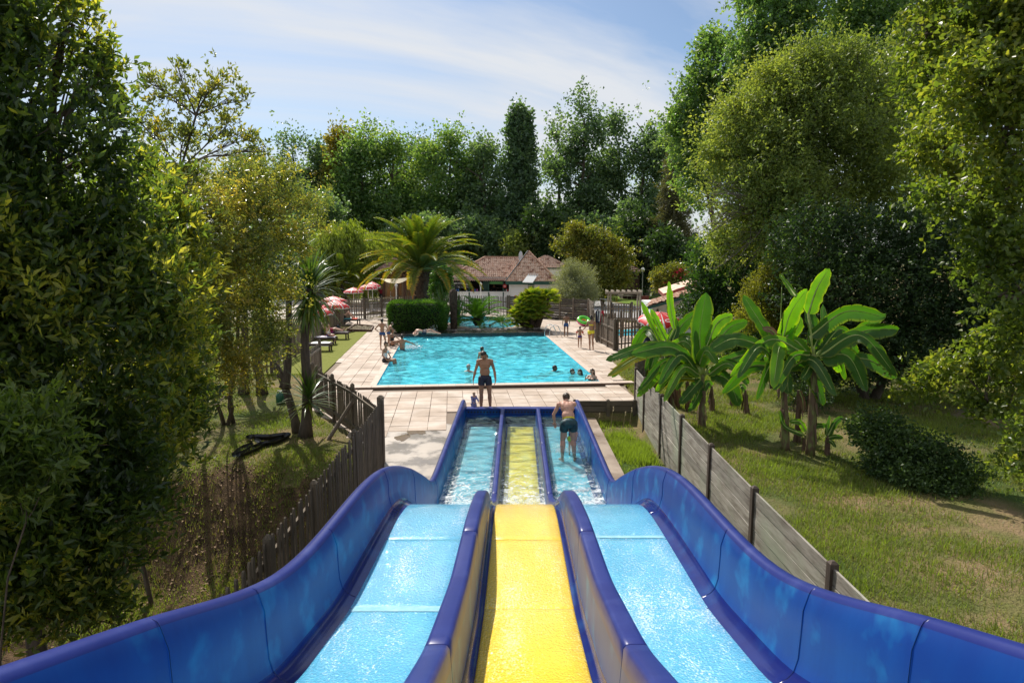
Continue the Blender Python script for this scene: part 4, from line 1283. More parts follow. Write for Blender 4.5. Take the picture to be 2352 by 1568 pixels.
# dark glossy laurel behind the bananas
LR = [(1640, 600, 31, 55, 50), (1710, 570, 31, 65, 55), (1780, 580, 31, 60, 60), (1620, 670, 30, 40, 40), (1690, 660, 30, 60, 50), (1760, 670, 30, 60, 60), (1830, 650, 30, 55, 70), (1600, 720, 30, 35, 30), (1670, 730, 29.5, 50, 35), (1840, 580, 31, 50, 60), (1790, 740, 29, 60, 50), (1720, 790, 28, 70, 50)]
b = G(1720, 850); b = A(1720, 800, 30); b.z = 0
tree('laurel_bush', 'large dark glossy laurel behind the banana plants', 'bush', tuple(b), [LB(*q) for q in LR], lf_laurel, bark, 3000, 12, 0.21, 0.075, 0.4, 408, tr=0.12, shell=.5, gap=-.7, jit=.06, rough_out=.2, up=.6, vb=.45)
YB = [(1745, 680, 22, 35, 40), (1790, 660, 22, 40, 45), (1770, 720, 21.8, 50, 40), (1830, 700, 22, 35, 40), (1720, 730, 21.8, 30, 35), (1810, 750, 21.6, 45, 35), (1755, 640, 22, 16, 26)]
b = A(1775, 850, 22); b.z = -0.05
tree('privet_shrub', 'yellow green small leaved shrub between the two banana clumps', 'shrub', tuple(b), [LB(*q) for q in YB], lf_yellow, bark, 2600, 10, 0.075, 0.035, 0.28, 409, tr=0.06, shell=.6, gap=-.5, up=.9, jit=.03, vb=.5)
SB = [(1800, 830, 20, 60, 45), (1880, 850, 20, 55, 45), (1930, 800, 20.5, 60, 60), (1860, 910, 18.5, 45, 30)]
tree('dark_shrub', 'dark small leaved shrub low behind the banana stems', 'shrub', (A(1850, 920, 19.5).x, 19.5, -0.1), [LB(*q) for q in SB], lf_dark, bark, 1500, 10, 0.08, 0.045, 0.3, 410, tr=0.06, shell=.6, gap=-.5, up=.5, jit=.03)
BB = [(2010, 990, 13.5, 50, 40), (2060, 1040, 13, 65, 50), (2130, 1060, 12.6, 60, 50), (2090, 1110, 12.3, 60, 40), (2190, 1090, 12.2, 55, 40), (2030, 1090, 12.8, 40, 35), (2160, 1140, 12, 50, 30)]
b = Vector((8.6, 12.8, -0.35))
tree('slope_bush', 'low spreading bush in the middle of the shaded grass slope', 'bush', tuple(b), [LB(*q) for q in BB], lf_dark, bark, 2600, 9, 0.075, 0.045, 0.26, 411, tr=0.05, shell=.6, gap=-.5, up=.5, jit=.03, vb=.75)
# shrubs in the middle distance
OV = [(1300, 650, 52, 26, 28), (1335, 640, 52, 28, 30), (1320, 675, 51, 34, 26), (1350, 670, 51, 24, 24), (1310, 620, 52, 16, 18), (1290, 680, 51, 20, 18)]
b = A(1322, 715, 51.5); b.z = 0
tree('olive_tree', 'silvery grey olive tree right of the bar wall', 'tree', tuple(b), [LB(*q) for q in OV], lf_olive, bark_l, 2500, 10, 0.13, 0.035, 0.5, 420, tr=0.1, shell=.6, gap=-.6, jit=.05)
AT = [(1370, 570, 60, 40, 40), (1410, 590, 60, 38, 38), (1345, 590, 60, 36, 34), (1390, 630, 59, 46, 36), (1335, 550, 60, 26, 24), (1420, 640, 59, 28, 26), (1300, 565, 61, 24, 16), (1320, 525, 60, 14, 12), (1360, 660, 58, 40, 24), (1340, 620, 59, 40, 30)]
b = A(1385, 700, 59.5); b.z = 0
tree('turning_tree', 'yellow brown tinged tree behind the grey olive', 'tree', tuple(b), [LB(*q) for q in AT], lf_autumn, bark, 3300, 9, 0.24, 0.15, 0.6, 421, tr=0.2, shell=.6, gap=-.45, jit=.1, rough_out=.3)
RB = [(1520, 640, 52, 22, 20), (1550, 630, 52, 24, 20), (1540, 655, 52, 30, 16), (1575, 645, 52, 18, 20)]
b = A(1545, 690, 52); b.z = 0
rb = tree('flowering_bush', 'bush with red flowers above the tiled shelter roof', 'bush', tuple(b), [LB(*q) for q in RB], lf_autumn, bark, 1400, 9, 0.16, 0.09, 0.4, 422, tr=0.08, shell=.6, gap=-.6, jit=.06)
lf_flower = leaf_mat('petal_red', (0.55, 0.02, 0.06), (0.70, 0.03, 0.10), (0.75, 0.06, 0.16), trans=0.2, tcol=(1, .5, .5))
V, F, v, P = crown_arrays([LB(1562, 632, 51.6, 20, 12), LB(1528, 650, 51.5, 8, 5)], 90, 7, 0.13, 0.11, 0.2, 423, gap=0.0, shell=.3)
link('flowers', np_mesh('flowers', V - np.array(b)[None, :], F, [lf_flower], v), rb)
BH = [(1090, 600, 55, 24, 26), (1015, 640, 50, 22, 28), (1010, 665, 50, 20, 20)]
b = A(1018, 700, 50.5); b.z = 0
tree('climbing_shrub', 'dark green shrub between the palm trunk and the bar', 'shrub', tuple(b), [LB(*q) for q in BH[1:]], lf_hedge, bark, 700, 9, 0.16, 0.1, 0.35, 424, tr=0.06, gap=-.7)

# --- trees on the left
BY = [(400, 520, 8.6, 60, 60), (420, 640, 8.8, 70, 70), (430, 770, 8.8, 60, 70), (400, 880, 8.6, 70, 60), (370, 1010, 8.2, 60, 60), (420, 960, 9, 50, 40), (330, 420, 8.2, 60, 50, None, .6), (310, 1150, 7.6, 70, 60), (120, 1400, 6, 110, 70), (290, 1270, 7, 60, 60), (230, 1420, 6.3, 70, 50), (215, 90, 7.3, 26, 60), (235, 170, 7.4, 20, 45), (160, 20, 7.2, 30, 60), (250, 300, 7.4, 40, 50), (300, 480, 7.4, 50, 50), (-60, 60, 6.6, 130, 170, None, .8), (70, 130, 7, 110, 130, None, .6), (170, 60, 7.2, 45, 100, None, .35), (205, 200, 7.2, 45, 90, None, .45), (40, 320, 6.6, 170, 140), (180, 370, 7, 110, 100, None, .7), (-60, 520, 6, 160, 160), (110, 540, 6.6, 150, 130), (250, 520, 7.2, 110, 110), (300, 640, 7.2, 110, 100), (150, 720, 6.6, 160, 120), (0, 760, 6.2, 140, 140),
      (340, 760, 7.4, 90, 90), (230, 880, 6.9, 140, 110), (60, 940, 6.3, 160, 120), (350, 900, 7.6, 70, 80), (160, 1050, 6.5, 150, 110), (280, 1030, 7.2, 100, 90), (20, 1130, 6, 150, 130), (200, 1200, 6.4, 130, 90), (60, 1290, 6, 140, 100), (230, 1310, 6.5, 90, 60), (-30, 1400, 5.8, 110, 80)]
lobes = [LB(*q) for q in BY]
tree('bay_tree', 'big near bay tree with shiny leaves filling the left edge', 'tree', (-5.6, 6.6, -1.2), lobes, lf_bay, bark, 14500, 9, 0.118, 0.040, 0.26, 501, tr=0.13, shell=.8, gap=-.12, jit=.02, rough_out=.36, up=.9, leaf_up=.35, twigs=6, vb=.48, vamp=.42, ns=2.6,
     trunks=[(-5.9, 6.6, 4.5), (-4.9, 7.0, 4.2), (-6.4, 6.2, 3.6)])
lobes = [LB(*q) for q in ((70, 1000, 5.0, 70, 50), (120, 1080, 5.0, 50, 40), (30, 1120, 5.0, 70, 50), (-10, 1050, 4.9, 60, 70))]
tree('bay_shoot', 'lighter green leafy shoot low at the left edge', 'branch', (-5.2, 5.6, -1.4), lobes, lf_oak, bark, 520, 9, 0.10, 0.028, 0.28, 502, tr=0.014, gap=-.2, rough_out=.5, up=.9, leaf_up=.4, jit=.015, vb=.3)
TW = [(300, 260, 11, 30, 30), (600, 350, 11, 28, 24), (460, 230, 11, 60, 60), (500, 190, 11, 40, 40), (380, 220, 11, 50, 50), (340, 190, 11, 28, 28), (520, 290, 11, 50, 40), (430, 310, 11, 80, 50), (570, 320, 11, 36, 28), (350, 300, 11, 50, 40), (560, 230, 11, 22, 30), (410, 160, 11, 24, 18), (430, 400, 11, 90, 50)]
tw = tree('thin_tree', 'sparse tree with bare twigs and small leaf tufts against the sky', 'tree', (A(320, 1000, 11).x, 11, -0.2), [LB(*q) for q in TW], lf_thin, bark, 560, 8, 0.085, 0.036, 0.12, 503, tr=0.042, shell=.95, gap=-.4, up=.8, leaf_up=.6, jit=.012, twigs=15, rough_out=.3, vb=.35)
MD = [(500, 520, 12.5, 80, 60), (520, 620, 12.8, 80, 60), (500, 740, 12.5, 80, 60), (420, 700, 11.5, 80, 80), (560, 850, 12.6, 50, 40), (640, 660, 14, 50, 50), (600, 400, 14, 60, 40), (420, 460, 12, 90, 60), (520, 430, 13, 80, 60), (620, 410, 14, 60, 50), (590, 490, 13.5, 90, 50), (700, 470, 14.5, 50, 40), (450, 560, 12, 100, 70), (560, 580, 13, 90, 70), (660, 560, 14, 60, 50), (480, 680, 12.5, 100, 70), (590, 690, 13.5, 70, 70), (440, 790, 12, 90, 70), (540, 800, 12.8, 80, 60), (620, 780, 13.5, 50, 50),
      (470, 890, 12, 80, 45), (560, 885, 12.8, 50, 30), (380, 860, 11.5, 70, 70), (730, 520, 15, 30, 30), (410, 950, 11.5, 50, 40), (400, 620, 11.5, 60, 80)]
tree('glossy_tree', 'loose small leaved glossy tree in front of the cordylines', 'tree', (-7.7, 17.2, 0.0), [LB(*q) for q in MD], lf_thin, bark, 8600, 10, 0.076, 0.033, 0.28, 504, tr=0.06, shell=.85, gap=-.08, up=.5, jit=.02, rough_out=.3, twigs=7, vb=.5, vamp=.3,
     trunks=[tuple(A(520, 600, 13)), tuple(A(610, 560, 13.5)), tuple(A(450, 560, 12.2))])
# undergrowth to the left of the path of light
for i, (lob, lab, lm) in enumerate((([(-300, 500, 16, 300, 300), (-100, 400, 17, 200, 200), (150, 500, 18, 200, 200), (100, 750, 16, 220, 160), (350, 640, 19, 160, 140)], 'dark tree mass standing behind the near bay tree', lf_bay),)):
    tree('backing_tree', lab, 'tree', (-10.5, 16.5, 0), [LB(*q) for q in lob], lm, bark, 3600, 9, 0.15, 0.06, 0.4, 520 + i, tr=0.16, shell=.6, gap=-.8, jit=.04, vb=.35)
# ---------------------------------------------------------------- banana plants, palms, hedge
def blade_mat(name, ca, cb, edge, trans, tcol, rough=0.35):
    """big leaf: colour runs from the rib ('v' = 0) to the margin ('v' = 1), fine cross ribs"""
    m = leaf_mat(name, ca, cb, edge, trans=trans, rough=rough, tcol=tcol, pos=(0.0, 0.75, 1.0))
    n, l = m.node_tree.nodes, m.node_tree.links
    uv = n.new('ShaderNodeAttribute'); uv.attribute_name = 'u'
    wv = n.new('ShaderNodeMath'); wv.operation = 'SINE'
    mu = n.new('ShaderNodeMath'); mu.operation = 'MULTIPLY'; mu.inputs[1].default_value = 520
    l.new(uv.outputs['Fac'], mu.inputs[0]); l.new(mu.outputs[0], wv.inputs[0])
    bp = n.new('ShaderNodeBump'); bp.inputs['Strength'].default_value = 0.35; bp.inputs['Distance'].default_value = 0.01
    l.new(wv.outputs[0], bp.inputs['Height']); l.new(bp.outputs[0], n['Principled BSDF'].inputs['Normal'])
    return m


bl_green = blade_mat('banana_blade', (0.050, 0.130, 0.014), (0.038, 0.108, 0.012), (0.16, 0.20, 0.015), 0.42, (1.9, 2.3, 0.5))
bl_light = blade_mat('banana_blade_light', (0.10, 0.21, 0.018), (0.095, 0.22, 0.016), (0.26, 0.32, 0.02), 0.5, (2.0, 2.3, 0.5))
bl_yellow = blade_mat('banana_blade_yellowing', (0.10, 0.17, 0.010), (0.32, 0.30, 0.012), (0.55, 0.40, 0.01), 0.35, (1.4, 1.4, 0.5))
bl_dead = blade_mat('banana_blade_dry', (0.18, 0.10, 0.06), (0.22, 0.13, 0.08), (0.16, 0.08, 0.05), 0.25, (1.3, 1.0, 0.8), rough=0.8)
m_rib = M('banana_rib', (0.24, 0.34, 0.06), 0.45, (0.36, 0.42, 0.14), scale=8)
m_pseudo = M('banana_stem', (0.17, 0.19, 0.06), 0.6, (0.12, 0.075, 0.045), scale=5, stretch=(2, 2, .7), bump=0.4, ramp=(0.42, 0.55))
m_pseudo_dry = M('banana_stem_dry', (0.20, 0.125, 0.085), 0.85, (0.10, 0.06, 0.04), scale=6, stretch=(4, 4, .5), bump=0.7)


def catmull(P, n):
    P = [Vector(p) for p in P]
    Q = [P[0] * 2 - P[1]] + P + [P[-1] * 2 - P[-2]]
    out = []
    seg = len(P) - 1
    for i in range(n):
        t = i / (n - 1) * seg; k = min(int(t), seg - 1); u = t - k
        a, b, c, d = Q[k:k + 4]
        out.append(0.5 * ((2 * b) + (c - a) * u + (2 * a - 5 * b + 4 * c - d) * u * u + (3 * b - a - 3 * c + d) * u ** 3))
    return out


def big_leaf(parent, pts, width, seed, mat, roll=0.0, vee=0.25, tear=0.3, stem_from=None, tipw=0.25):
    """a blade along the curve pts, width in metres, cross ribbed, with wavy and torn margins"""
    r = random.Random(seed)
    n = 26; cur = catmull(pts, n)
    off = Vector(parent.location)
    view = Vector((0, -1, 0.35)).normalized()
    mb = MB(); us, vs_ = [], []
    nc = 7
    L = sum((cur[i + 1] - cur[i]).length for i in range(n - 1))
    ph = r.uniform(0, 6)
    rows = []
    for i, p in enumerate(cur):
        t = i / (n - 1)
        tg = (cur[min(i + 1, n - 1)] - cur[max(i - 1, 0)]).normalized()
        nm = (view - tg * view.dot(tg)).normalized()
        sd = tg.cross(nm).normalized()
        R = Matrix.Rotation(roll + 0.15 * math.sin(t * 4 + ph), 3, tg)
        sd = R @ sd; nm = R @ nm
        w = width / 2 * min(1, (t / 0.10 + 0.04)) ** .6 * (max(0.0, 1 - max(0, (t - 0.62) / 0.38) ** 2.0)) ** .5
        w = max(w, 0.006)
        row = []
        for k in range(nc):
            s = -1 + 2 * k / (nc - 1)
            wv = 0.10 * math.sin(t * 19 + ph * 2 + s * 1.3) * abs(s) + 0.06 * math.sin(t * 43 + s * 3 + ph) * abs(s)
            ww = w * (1 + (0.06 * math.sin(t * 31 + ph) if abs(s) > .9 else 0))
            q = p + sd * (s * ww) + nm * (vee * abs(s) * ww * 0.8 + wv * width * 0.35) + Vector((0, 0, -0.22 * s * s * ww))
            row.append(q - off); us.append(t * L * 0.5); vs_.append(min(1, abs(s) * (1.0 if t < 0.9 else 1.1)))
        rows.append(row)
    vcount = 0
    nn = nc
    torn = [(k, i) for i in range(3, n - 2) for k in (0, nc - 2) if r.random() < tear * 0.3]
    vs = [q for row in rows for q in row]
    fs = []
    for i in range(n - 1):
        for k in range(nc - 1):
            fs.append((i * nn + k, i * nn + k + 1, (i + 1) * nn + k + 1, (i + 1) * nn + k))
    # tears: split the margin vertices of a strip apart
    fs2 = []
    for f in fs:
        i, k = divmod(f[0], nn)
        if (k, i) in torn:
            e = 0 if k == 0 else nn - 1
            a = vs[i * nn + e]; b = vs[(i + 1) * nn + e]
            vs.append(a.lerp(b, 0.35) + Vector((0, 0, -0.01))); us.append(us[i * nn + e]); vs_.append(1.0)
            j = len(vs) - 1
            f = tuple(j if q == i * nn + e else q for q in f)
        fs2.append(f)
    me = bpy.data.meshes.new('leaf')
    me.from_pydata([tuple(q) for q in vs], [], fs2)
    a = me.attributes.new('v', 'FLOAT', 'POINT'); a.data.foreach_set('value', vs_)
    a = me.attributes.new('u', 'FLOAT', 'POINT'); a.data.foreach_set('value', us)
    me.materials.append(mat); me.polygons.foreach_set('use_smooth', [True] * len(me.polygons))
    o = link('leaf', me, parent)
    # midrib and stalk: a sub-part
    rb = MB()
    line = [p - off for p in cur[:-2]]
    if stem_from is not None:
        s0 = Vector(stem_from)
        m0 = (s0 + cur[0]) / 2 + Vector((0, 0, 0.06))
        line = [s0 - off, m0 - off] + line
    rb.tube(line, [max(0.006, 0.026 * (1 - i / len(line))) for i in range(len(line))], 5)
    q = part('midrib', rb, m_rib, o, smooth=True)
    return o


def c5(x, y, Y): return A(1347 + x / 2.328, 612.4 + y / 2.328, Y)


def banana(label, Y, base, stem, leaves, group, seed, dry=False, tr=0.11):
    b = c5(base[0], base[1], Y)
    gz = float(ground_h(np.array([b.x]), np.array([Y]))[0])
    root = thing('banana_plant', label, 'banana plant', (b.x, Y, max(gz, -0.2)), 0, group)
    tp = [c5(x, y, Y) for x, y in stem]
    mb = MB()
    pts = catmull([Vector((b.x, Y, root.location.z - 0.05))] + tp, 12)
    mb.tube([p - Vector(root.location) for p in pts], [tr * (1 - 0.55 * i / 11) for i in range(12)], 9)
    # hanging dry sheaths
    r = random.Random(seed)
    part('stem', mb, m_pseudo_dry if dry else m_pseudo, root, smooth=True)
    sh = MB()
    for k in range(10):
        p = pts[r.randrange(3, 11)] - Vector(root.location); th = r.uniform(0, 6.3); q = Vector((math.cos(th), math.sin(th), 0)) * tr * .8
        ln = r.uniform(.2, .55); w = Vector((-q.y, q.x, 0)).normalized() * r.uniform(.02, .05)
        sh.add([p + q - w, p + q + w, p + q * 1.7 + w * .6 + Vector((0, 0, -ln)), p + q * 1.7 - w * .6 + Vector((0, 0, -ln * .9))], [(0, 1, 2, 3)])
    part('dry_sheath', sh, m_pseudo_dry, root)
    for i, (pp_, w, mt, roll, dy) in enumerate(leaves):
        P = [c5(x, y, Y + dy * j / (len(pp_) - 1)) for j, (x, y) in enumerate(pp_)]
        top = tp[-1]
        d0 = (P[0] - top).length
        big_leaf(root, P, 1.06 * w / 2.328 / 1500 * Y, seed * 50 + i, mt, roll, vee=0.25, tear=1.2, stem_from=(top + Vector((0, 0, -0.1))) if 0.1 < d0 < 1.6 else None)
    if not dry and len(leaves) > 5:
        top = tp[-1]
        for i in range(9):
            az = r.uniform(0, 6.28); L = r.uniform(.9, 1.6); e = r.uniform(-.2, 1.0); d = Vector((math.cos(az), math.sin(az) * .8, 0))
            p0 = top + d * .15; p1 = p0 + d * L * .5 + Vector((0, 0, L * .45 * e)); p2 = p0 + d * L + Vector((0, 0, L * (.5 * e - .55)))
            big_leaf(root, [p0, p1, p2], r.uniform(.20, .30), seed * 50 + 30 + i, r.choice([bl_green, bl_green, bl_light]), r.uniform(-.4, .5), tear=.9)
    return root


g_, li_, ye_, de_ = bl_green, bl_light, bl_yellow, bl_dead
BG = 'banana plants behind the board wall'
banana('banana plant nearest the paving corner, with yellowing lower leaves', 17.6, (470, 880), [(450, 700), (425, 430)], [
    ([(470, 335), (447, 200), (440, 78)], 42, li_, 0.5, 0.2),
    ([(400, 405), (345, 300), (292, 183)], 46, li_, 0.7, 0.1),
    ([(425, 390), (385, 310), (343, 228)], 50, li_, 0.4, -0.1),
    ([(440, 425), (290, 432), (104, 500)], 62, g_, 0.35, -0.5),
    ([(410, 455), (260, 490), (112, 585)], 46, ye_, 0.3, -0.8),
    ([(460, 400), (480, 320), (432, 205)], 40, g_, -0.5, 0.4),
    ([(440, 410), (520, 300), (600, 240)], 66, g_, 0.2, 0.7),
    ([(420, 500), (390, 540), (330, 575)], 60, g_, 0.1, -0.4),
], BG, 1)
banana('banana plant with one huge upright leaf like a sail', 16.6, (612, 885), [(618, 730), (622, 575)], [
    ([(618, 530), (606, 350), (640, 138)], 112, g_, 0.15, 0.3),
    ([(690, 525), (850, 470), (997, 492)], 68, g_, 0.25, 0.5),
    ([(575, 525), (450, 430), (238, 466)], 84, g_, 0.3, -0.6),
    ([(590, 530), (500, 500), (388, 560)], 74, g_, 0.1, -0.3),
    ([(600, 530), (640, 448), (700, 520)], 60, li_, -0.4, -0.5),
    ([(665, 565), (760, 610), (815, 745)], 80, g_, -0.1, -0.4),
    ([(612, 600), (570, 650), (498, 732)], 58, g_, 0.2, -0.3),
    ([(618, 610), (595, 690), (545, 772)], 46, g_, -0.2, -0.2),
    ([(585, 600), (500, 600), (418, 652)], 30, ye_, 0.2, -0.3),
    ([(640, 430), (700, 300), (782, 258)], 64, li_, 0.3, 0.5),
    ([(650, 470), (760, 330), (862, 290)], 66, g_, 0.2, 0.7),
    ([(640, 560), (700, 560), (775, 600)], 54, g_, 0.0, 0.3),
    ([(660, 420), (760, 375), (860, 400)], 60, g_, 0.4, 0.8),
], BG, 2, tr=0.1)
banana('tall banana plant with the broad light leaf standing up, in the right clump', 14.6, (1062, 1005), [(1060, 780), (1052, 540)], [
    ([(1042, 420), (1090, 250), (1180, 118)], 104, li_, 0.35, 0.2),
    ([(1038, 420), (1040, 250), (1045, 85)], 16, de_ if False else g_, 1.2, 0.1),
    ([(1010, 420), (925, 290), (838, 152)], 86, g_, 0.2, 0.3),
    ([(1000, 450), (800, 385), (656, 446)], 92, g_, 0.3, -0.4),
    ([(1110, 480), (1190, 545), (1267, 740)], 90, g_, -0.15, -0.5),
    ([(1110, 470), (1020, 480), (958, 582)], 62, g_, 0.2, -0.4),
    ([(1068, 560), (1074, 610), (1080, 678)], 56, g_, 0.3, -0.2),
    ([(1120, 160), (1085, 110), (1033, 38)], 34, li_, 0.2, 0.5),
    ([(1040, 400), (990, 340), (940, 330)], 46, de_, 0.4, 0.0),
    ([(1060, 380), (1120, 330), (1150, 270)], 60, li_, 0.5, 0.3),
    ([(1050, 500), (1110, 420), (1180, 395)], 50, g_, 0.3, 0.4),
], BG, 3)
banana('tall banana plant whose long leaves sweep out to the right', 14.2, (1195, 1005), [(1210, 700), (1215, 470)], [
    ([(1195, 372), (1385, 240), (1600, 268)], 84, g_, 0.25, 0.3),
    ([(1270, 440), (1430, 345), (1602, 252)], 60, g_, 0.5, 0.5),
    ([(1290, 440), (1480, 345), (1672, 332)], 84, g_, 0.2, 0.2),
    ([(1258, 482), (1400, 480), (1497, 668)], 96, g_, -0.1, -0.6),
    ([(1370, 495), (1510, 498), (1662, 592)], 80, g_, 0.15, 0.2),
    ([(1215, 470), (1245, 540), (1286, 608)], 56, g_, -0.2, -0.3),
    ([(1205, 420), (1205, 320), (1178, 195)], 96, g_, 0.4, 0.5),
    ([(1185, 250), (1230, 120), (1297, 8)], 84, li_, 0.25, 0.2),
    ([(1215, 430), (1260, 320), (1265, 200)], 60, g_, 0.6, 0.8),
    ([(1215, 480), (1180, 560), (1150, 600)], 50, g_, 0.0, -0.2),
], BG, 4)
for i, (bx, by, tx, ty, Y, lab) in enumerate(((672, 838, 668, 640, 18.5, 'dry banana stump right of the sail leafed plant'), (785, 815, 778, 690, 19.2, 'short dry banana stump between the clumps'), (858, 842, 848, 660, 18.2, 'thin dry banana stem between the clumps'),
                                     (1130, 935, 1135, 660, 15.2, 'grey bare banana stem in the right clump'), (545, 790, 540, 600, 18.6, 'dry banana stem behind the paving corner plant'), (490, 760, 470, 590, 19.0, 'dry leaning banana stem next to the board wall'))):
    banana(lab, Y, (bx, by), [(tx, ty)], [([(tx, ty), (tx + 20, ty + 50), (tx + 25, ty + 120)], 26, de_, 0.3, -0.2)] if i % 2 else [([(tx, ty), (tx - 20, ty - 20), (tx - 60, ty + 60)], 36, g_, 0.3, -0.2)], BG, 20 + i, dry=True, tr=0.085)
banana('young banana plant low on the slope right of the clump', 14.2, (1290, 1010), [(1290, 900)], [
    ([(1290, 905), (1330, 830), (1370, 800)], 34, g_, 0.3, 0.2), ([(1288, 910), (1285, 860), (1300, 795)], 30, g_, 0.5, 0.2),
    ([(1290, 915), (1330, 905), (1372, 912)], 26, g_, 0.2, -0.2), ([(1290, 920), (1315, 940), (1330, 965)], 24, g_, 0, -0.2)], BG, 40, tr=0.05)
banana('young banana shoot between the two tall stems', 14.4, (1180, 1000), [(1170, 900)], [
    ([(1170, 880), (1140, 830), (1085, 825)], 36, li_, 0.3, 0.1), ([(1170, 890), (1220, 850), (1290, 845)], 32, g_, 0.4, 0.1), ([(1165, 900), (1060, 850), (1035, 770)], 28, g_, 0.2, 0.1)], BG, 41, tr=0.05)


# --- palms with feather fronds
def frond_mesh(L, arch, nleaf, lw, ll, seed, mat_r, droop=0.5, vshape=0.6, tip_col=0.0, start=0.12):
    """one feather frond in the x-z plane starting at the origin"""
    r = random.Random(seed)
    n = 22; pts = []
    p = Vector((0, 0, 0)); a = arch[0]
    for i in range(n):
        pts.append(p.copy()); t = i / (n - 1)
        a = arch[0] + (arch[1] - arch[0]) * t ** 1.25
        p = p + Vector((math.cos(a), 0, math.sin(a))) * (L / n)
    V, F, vv = [], [], []

    def at(t):
        k = t * (n - 1); i = min(int(k), n - 2); return pts[i].lerp(pts[i + 1], k - i), (pts[i + 1] - pts[i]).normalized()
    for j in range(nleaf):
        t = start + (1 - start) * (j + .5) / nleaf
        q, tg = at(t)
        up = Vector((-tg.z, 0, tg.x))
        l = ll * (math.sin(PI * min(1, t * 0.86 + 0.12)) ** .7) * r.uniform(.85, 1.1)
        for s in (-1, 1):
            d = (tg * 0.75 + Vector((0, s, 0)) * (1.0) + up * vshape * r.uniform(.5, 1.2)).normalized()
            e = q + d * l + Vector((0, 0, -droop * l * r.uniform(.4, 1.1)))
            m = q + d * l * .55
            w = tg * lw
            o = len(V)
            V += [q - w * .5, m - w * .6, m + w * .6, q + w * .5, e]
            F += [(o, o + 1, o + 4), (o, o + 4, o + 2), (o, o + 2, o + 3)]
            cv = min(1, max(0, tip_col * (0.25 + 0.75 * t) + r.gauss(0, .1)))
            vv += [cv * .5, cv, cv, cv * .5, min(1, cv + .25)]
    # rachis
    mb = MB(); mb.tube(pts, [0.02 * L / 2.5 * (1 - .85 * i / n) + .004 for i in range(n)], 4)
    o = len(V)
    V += [Vector(q) for q in mb.v]
    for f in mb.f:
        for k in range(1, len(f) - 1): F.append((o + f[0], o + f[k], o + f[k + 1]))
    vv += [0.35] * len(mb.v)
    return np_mesh('frond', np.array([tuple(q) for q in V]), np.array(F), [mat_r], np.array(vv))


fr_canary = leaf_mat('frond_canary', (0.06, 0.13, 0.02), (0.18, 0.23, 0.022), (0.56, 0.30, 0.015), trans=0.4, rough=0.35, tcol=(1.6, 1.6, .5), pos=(0, .45, .95))
fr_green = leaf_mat('frond_fresh', (0.05, 0.14, 0.015), (0.11, 0.24, 0.018), (0.26, 0.36, 0.03), trans=0.4, rough=0.35)
fr_fan = leaf_mat('fan_frond', (0.05, 0.13, 0.018), (0.14, 0.24, 0.025), (0.42, 0.38, 0.04), trans=0.42, rough=0.35)
m_ptrunk = M('palm_trunk_fibres', (0.095, 0.062, 0.040), 0.95, (0.03, 0.02, 0.014), scale=9, bump=0.9, bscale=14, bdist=.05)


def feather_palm(name, label, base, trunk_h, trunk_r, nf, L, e0, e1, ll, nleaf, seed, mat, tip=0.5, lw=0.03, droop=0.45, spread=None):
    root = thing(name, label, 'palm', base)
    r = random.Random(seed)
    mb = MB()
    if trunk_h > 0.3:
        prof = []
        k = 14
        for i in range(k + 1):
            t = i / k
            prof.append((trunk_r * (0.75 + 0.3 * t + 0.25 * (t > .7)) * (1 + .06 * (i % 2)), trunk_h * t))
        prof.append((trunk_r * .5, trunk_h + .25))
        mb.lathe(prof, 12)
        # leaf bases sticking out
        for _ in range(110):
            t = r.random() ** .7; th = r.uniform(0, 6.28); z = trunk_h * t
            rr = trunk_r * (0.75 + 0.3 * t + .25 * (t > .7)); c, s = math.cos(th), math.sin(th)
            q = Vector((c * rr, s * rr, z)); w = Vector((-s, c, 0)) * .06
            mb.add([q - w, q + w, q + Vector((c * .16, s * .16, .2)), q + Vector((0, 0, .16))], [(0, 1, 2), (1, 3, 2), (3, 0, 2)])
        part('trunk', mb, m_ptrunk, root)
    ms = []
    for k in range(7):
        f = k / 6
        ms.append(frond_mesh(L * r.uniform(.9, 1.08), (e0 - (e0 - e1) * f, (e0 - (e0 - e1) * f) - r.uniform(1.05, 1.45)), nleaf, lw, ll, seed * 10 + k, mat, tip_col=tip * (0.35 + .75 * f), droop=droop))
    for i in range(nf):
        f = (i / (nf - 1))
        k = min(6, int(f * 6.99))
        az = i * 2.39996 + r.uniform(-.15, .15)
        o = link('frond', ms[k], root, (0.05 * math.cos(az), .05 * math.sin(az), trunk_h + .15 - .35 * f * (trunk_h > .3)), (r.uniform(-.08, .08), r.uniform(-.06, .06), az))
    return root


cp_ = A(968, 700, 45.0)
feather_palm('date_palm', 'big date palm with arching golden tinged fronds behind the hedge', (cp_.x, 45.0, 0), A(968, 622, 45).z, 0.42, 66, 4.8, 1.5, 0.34, 0.60, 84, 1, fr_canary, tip=.7, lw=.024, droop=.22)
p_ = G(1097, 752)
feather_palm('young_palm', 'young fresh green palm without trunk on the rocks between the pools', (p_.x, p_.y, 0.12), 0.35, 0.22, 24, 2.25, 1.4, 0.35, 0.42, 50, 2, fr_green, tip=.45, lw=.015, droop=.2)
for i, (px, py, Y, L_, lab) in enumerate(((735, 640, 56, 3.0, 'bushy low palm left of the parasols with yellow tinged fronds'), (790, 632, 57, 3.2, 'golden green palm behind the red parasols'), (765, 610, 60, 2.8, 'palm half hidden under the willow'))):
    q = A(px, py, Y)
    feather_palm('low_palm', lab, (q.x, Y, 0), max(.5, q.z - .6), 0.25, 34, L_, 1.35, -0.1, 0.5, 44, 5 + i, fr_canary, tip=.55 + .1 * i, lw=.022, droop=.25)
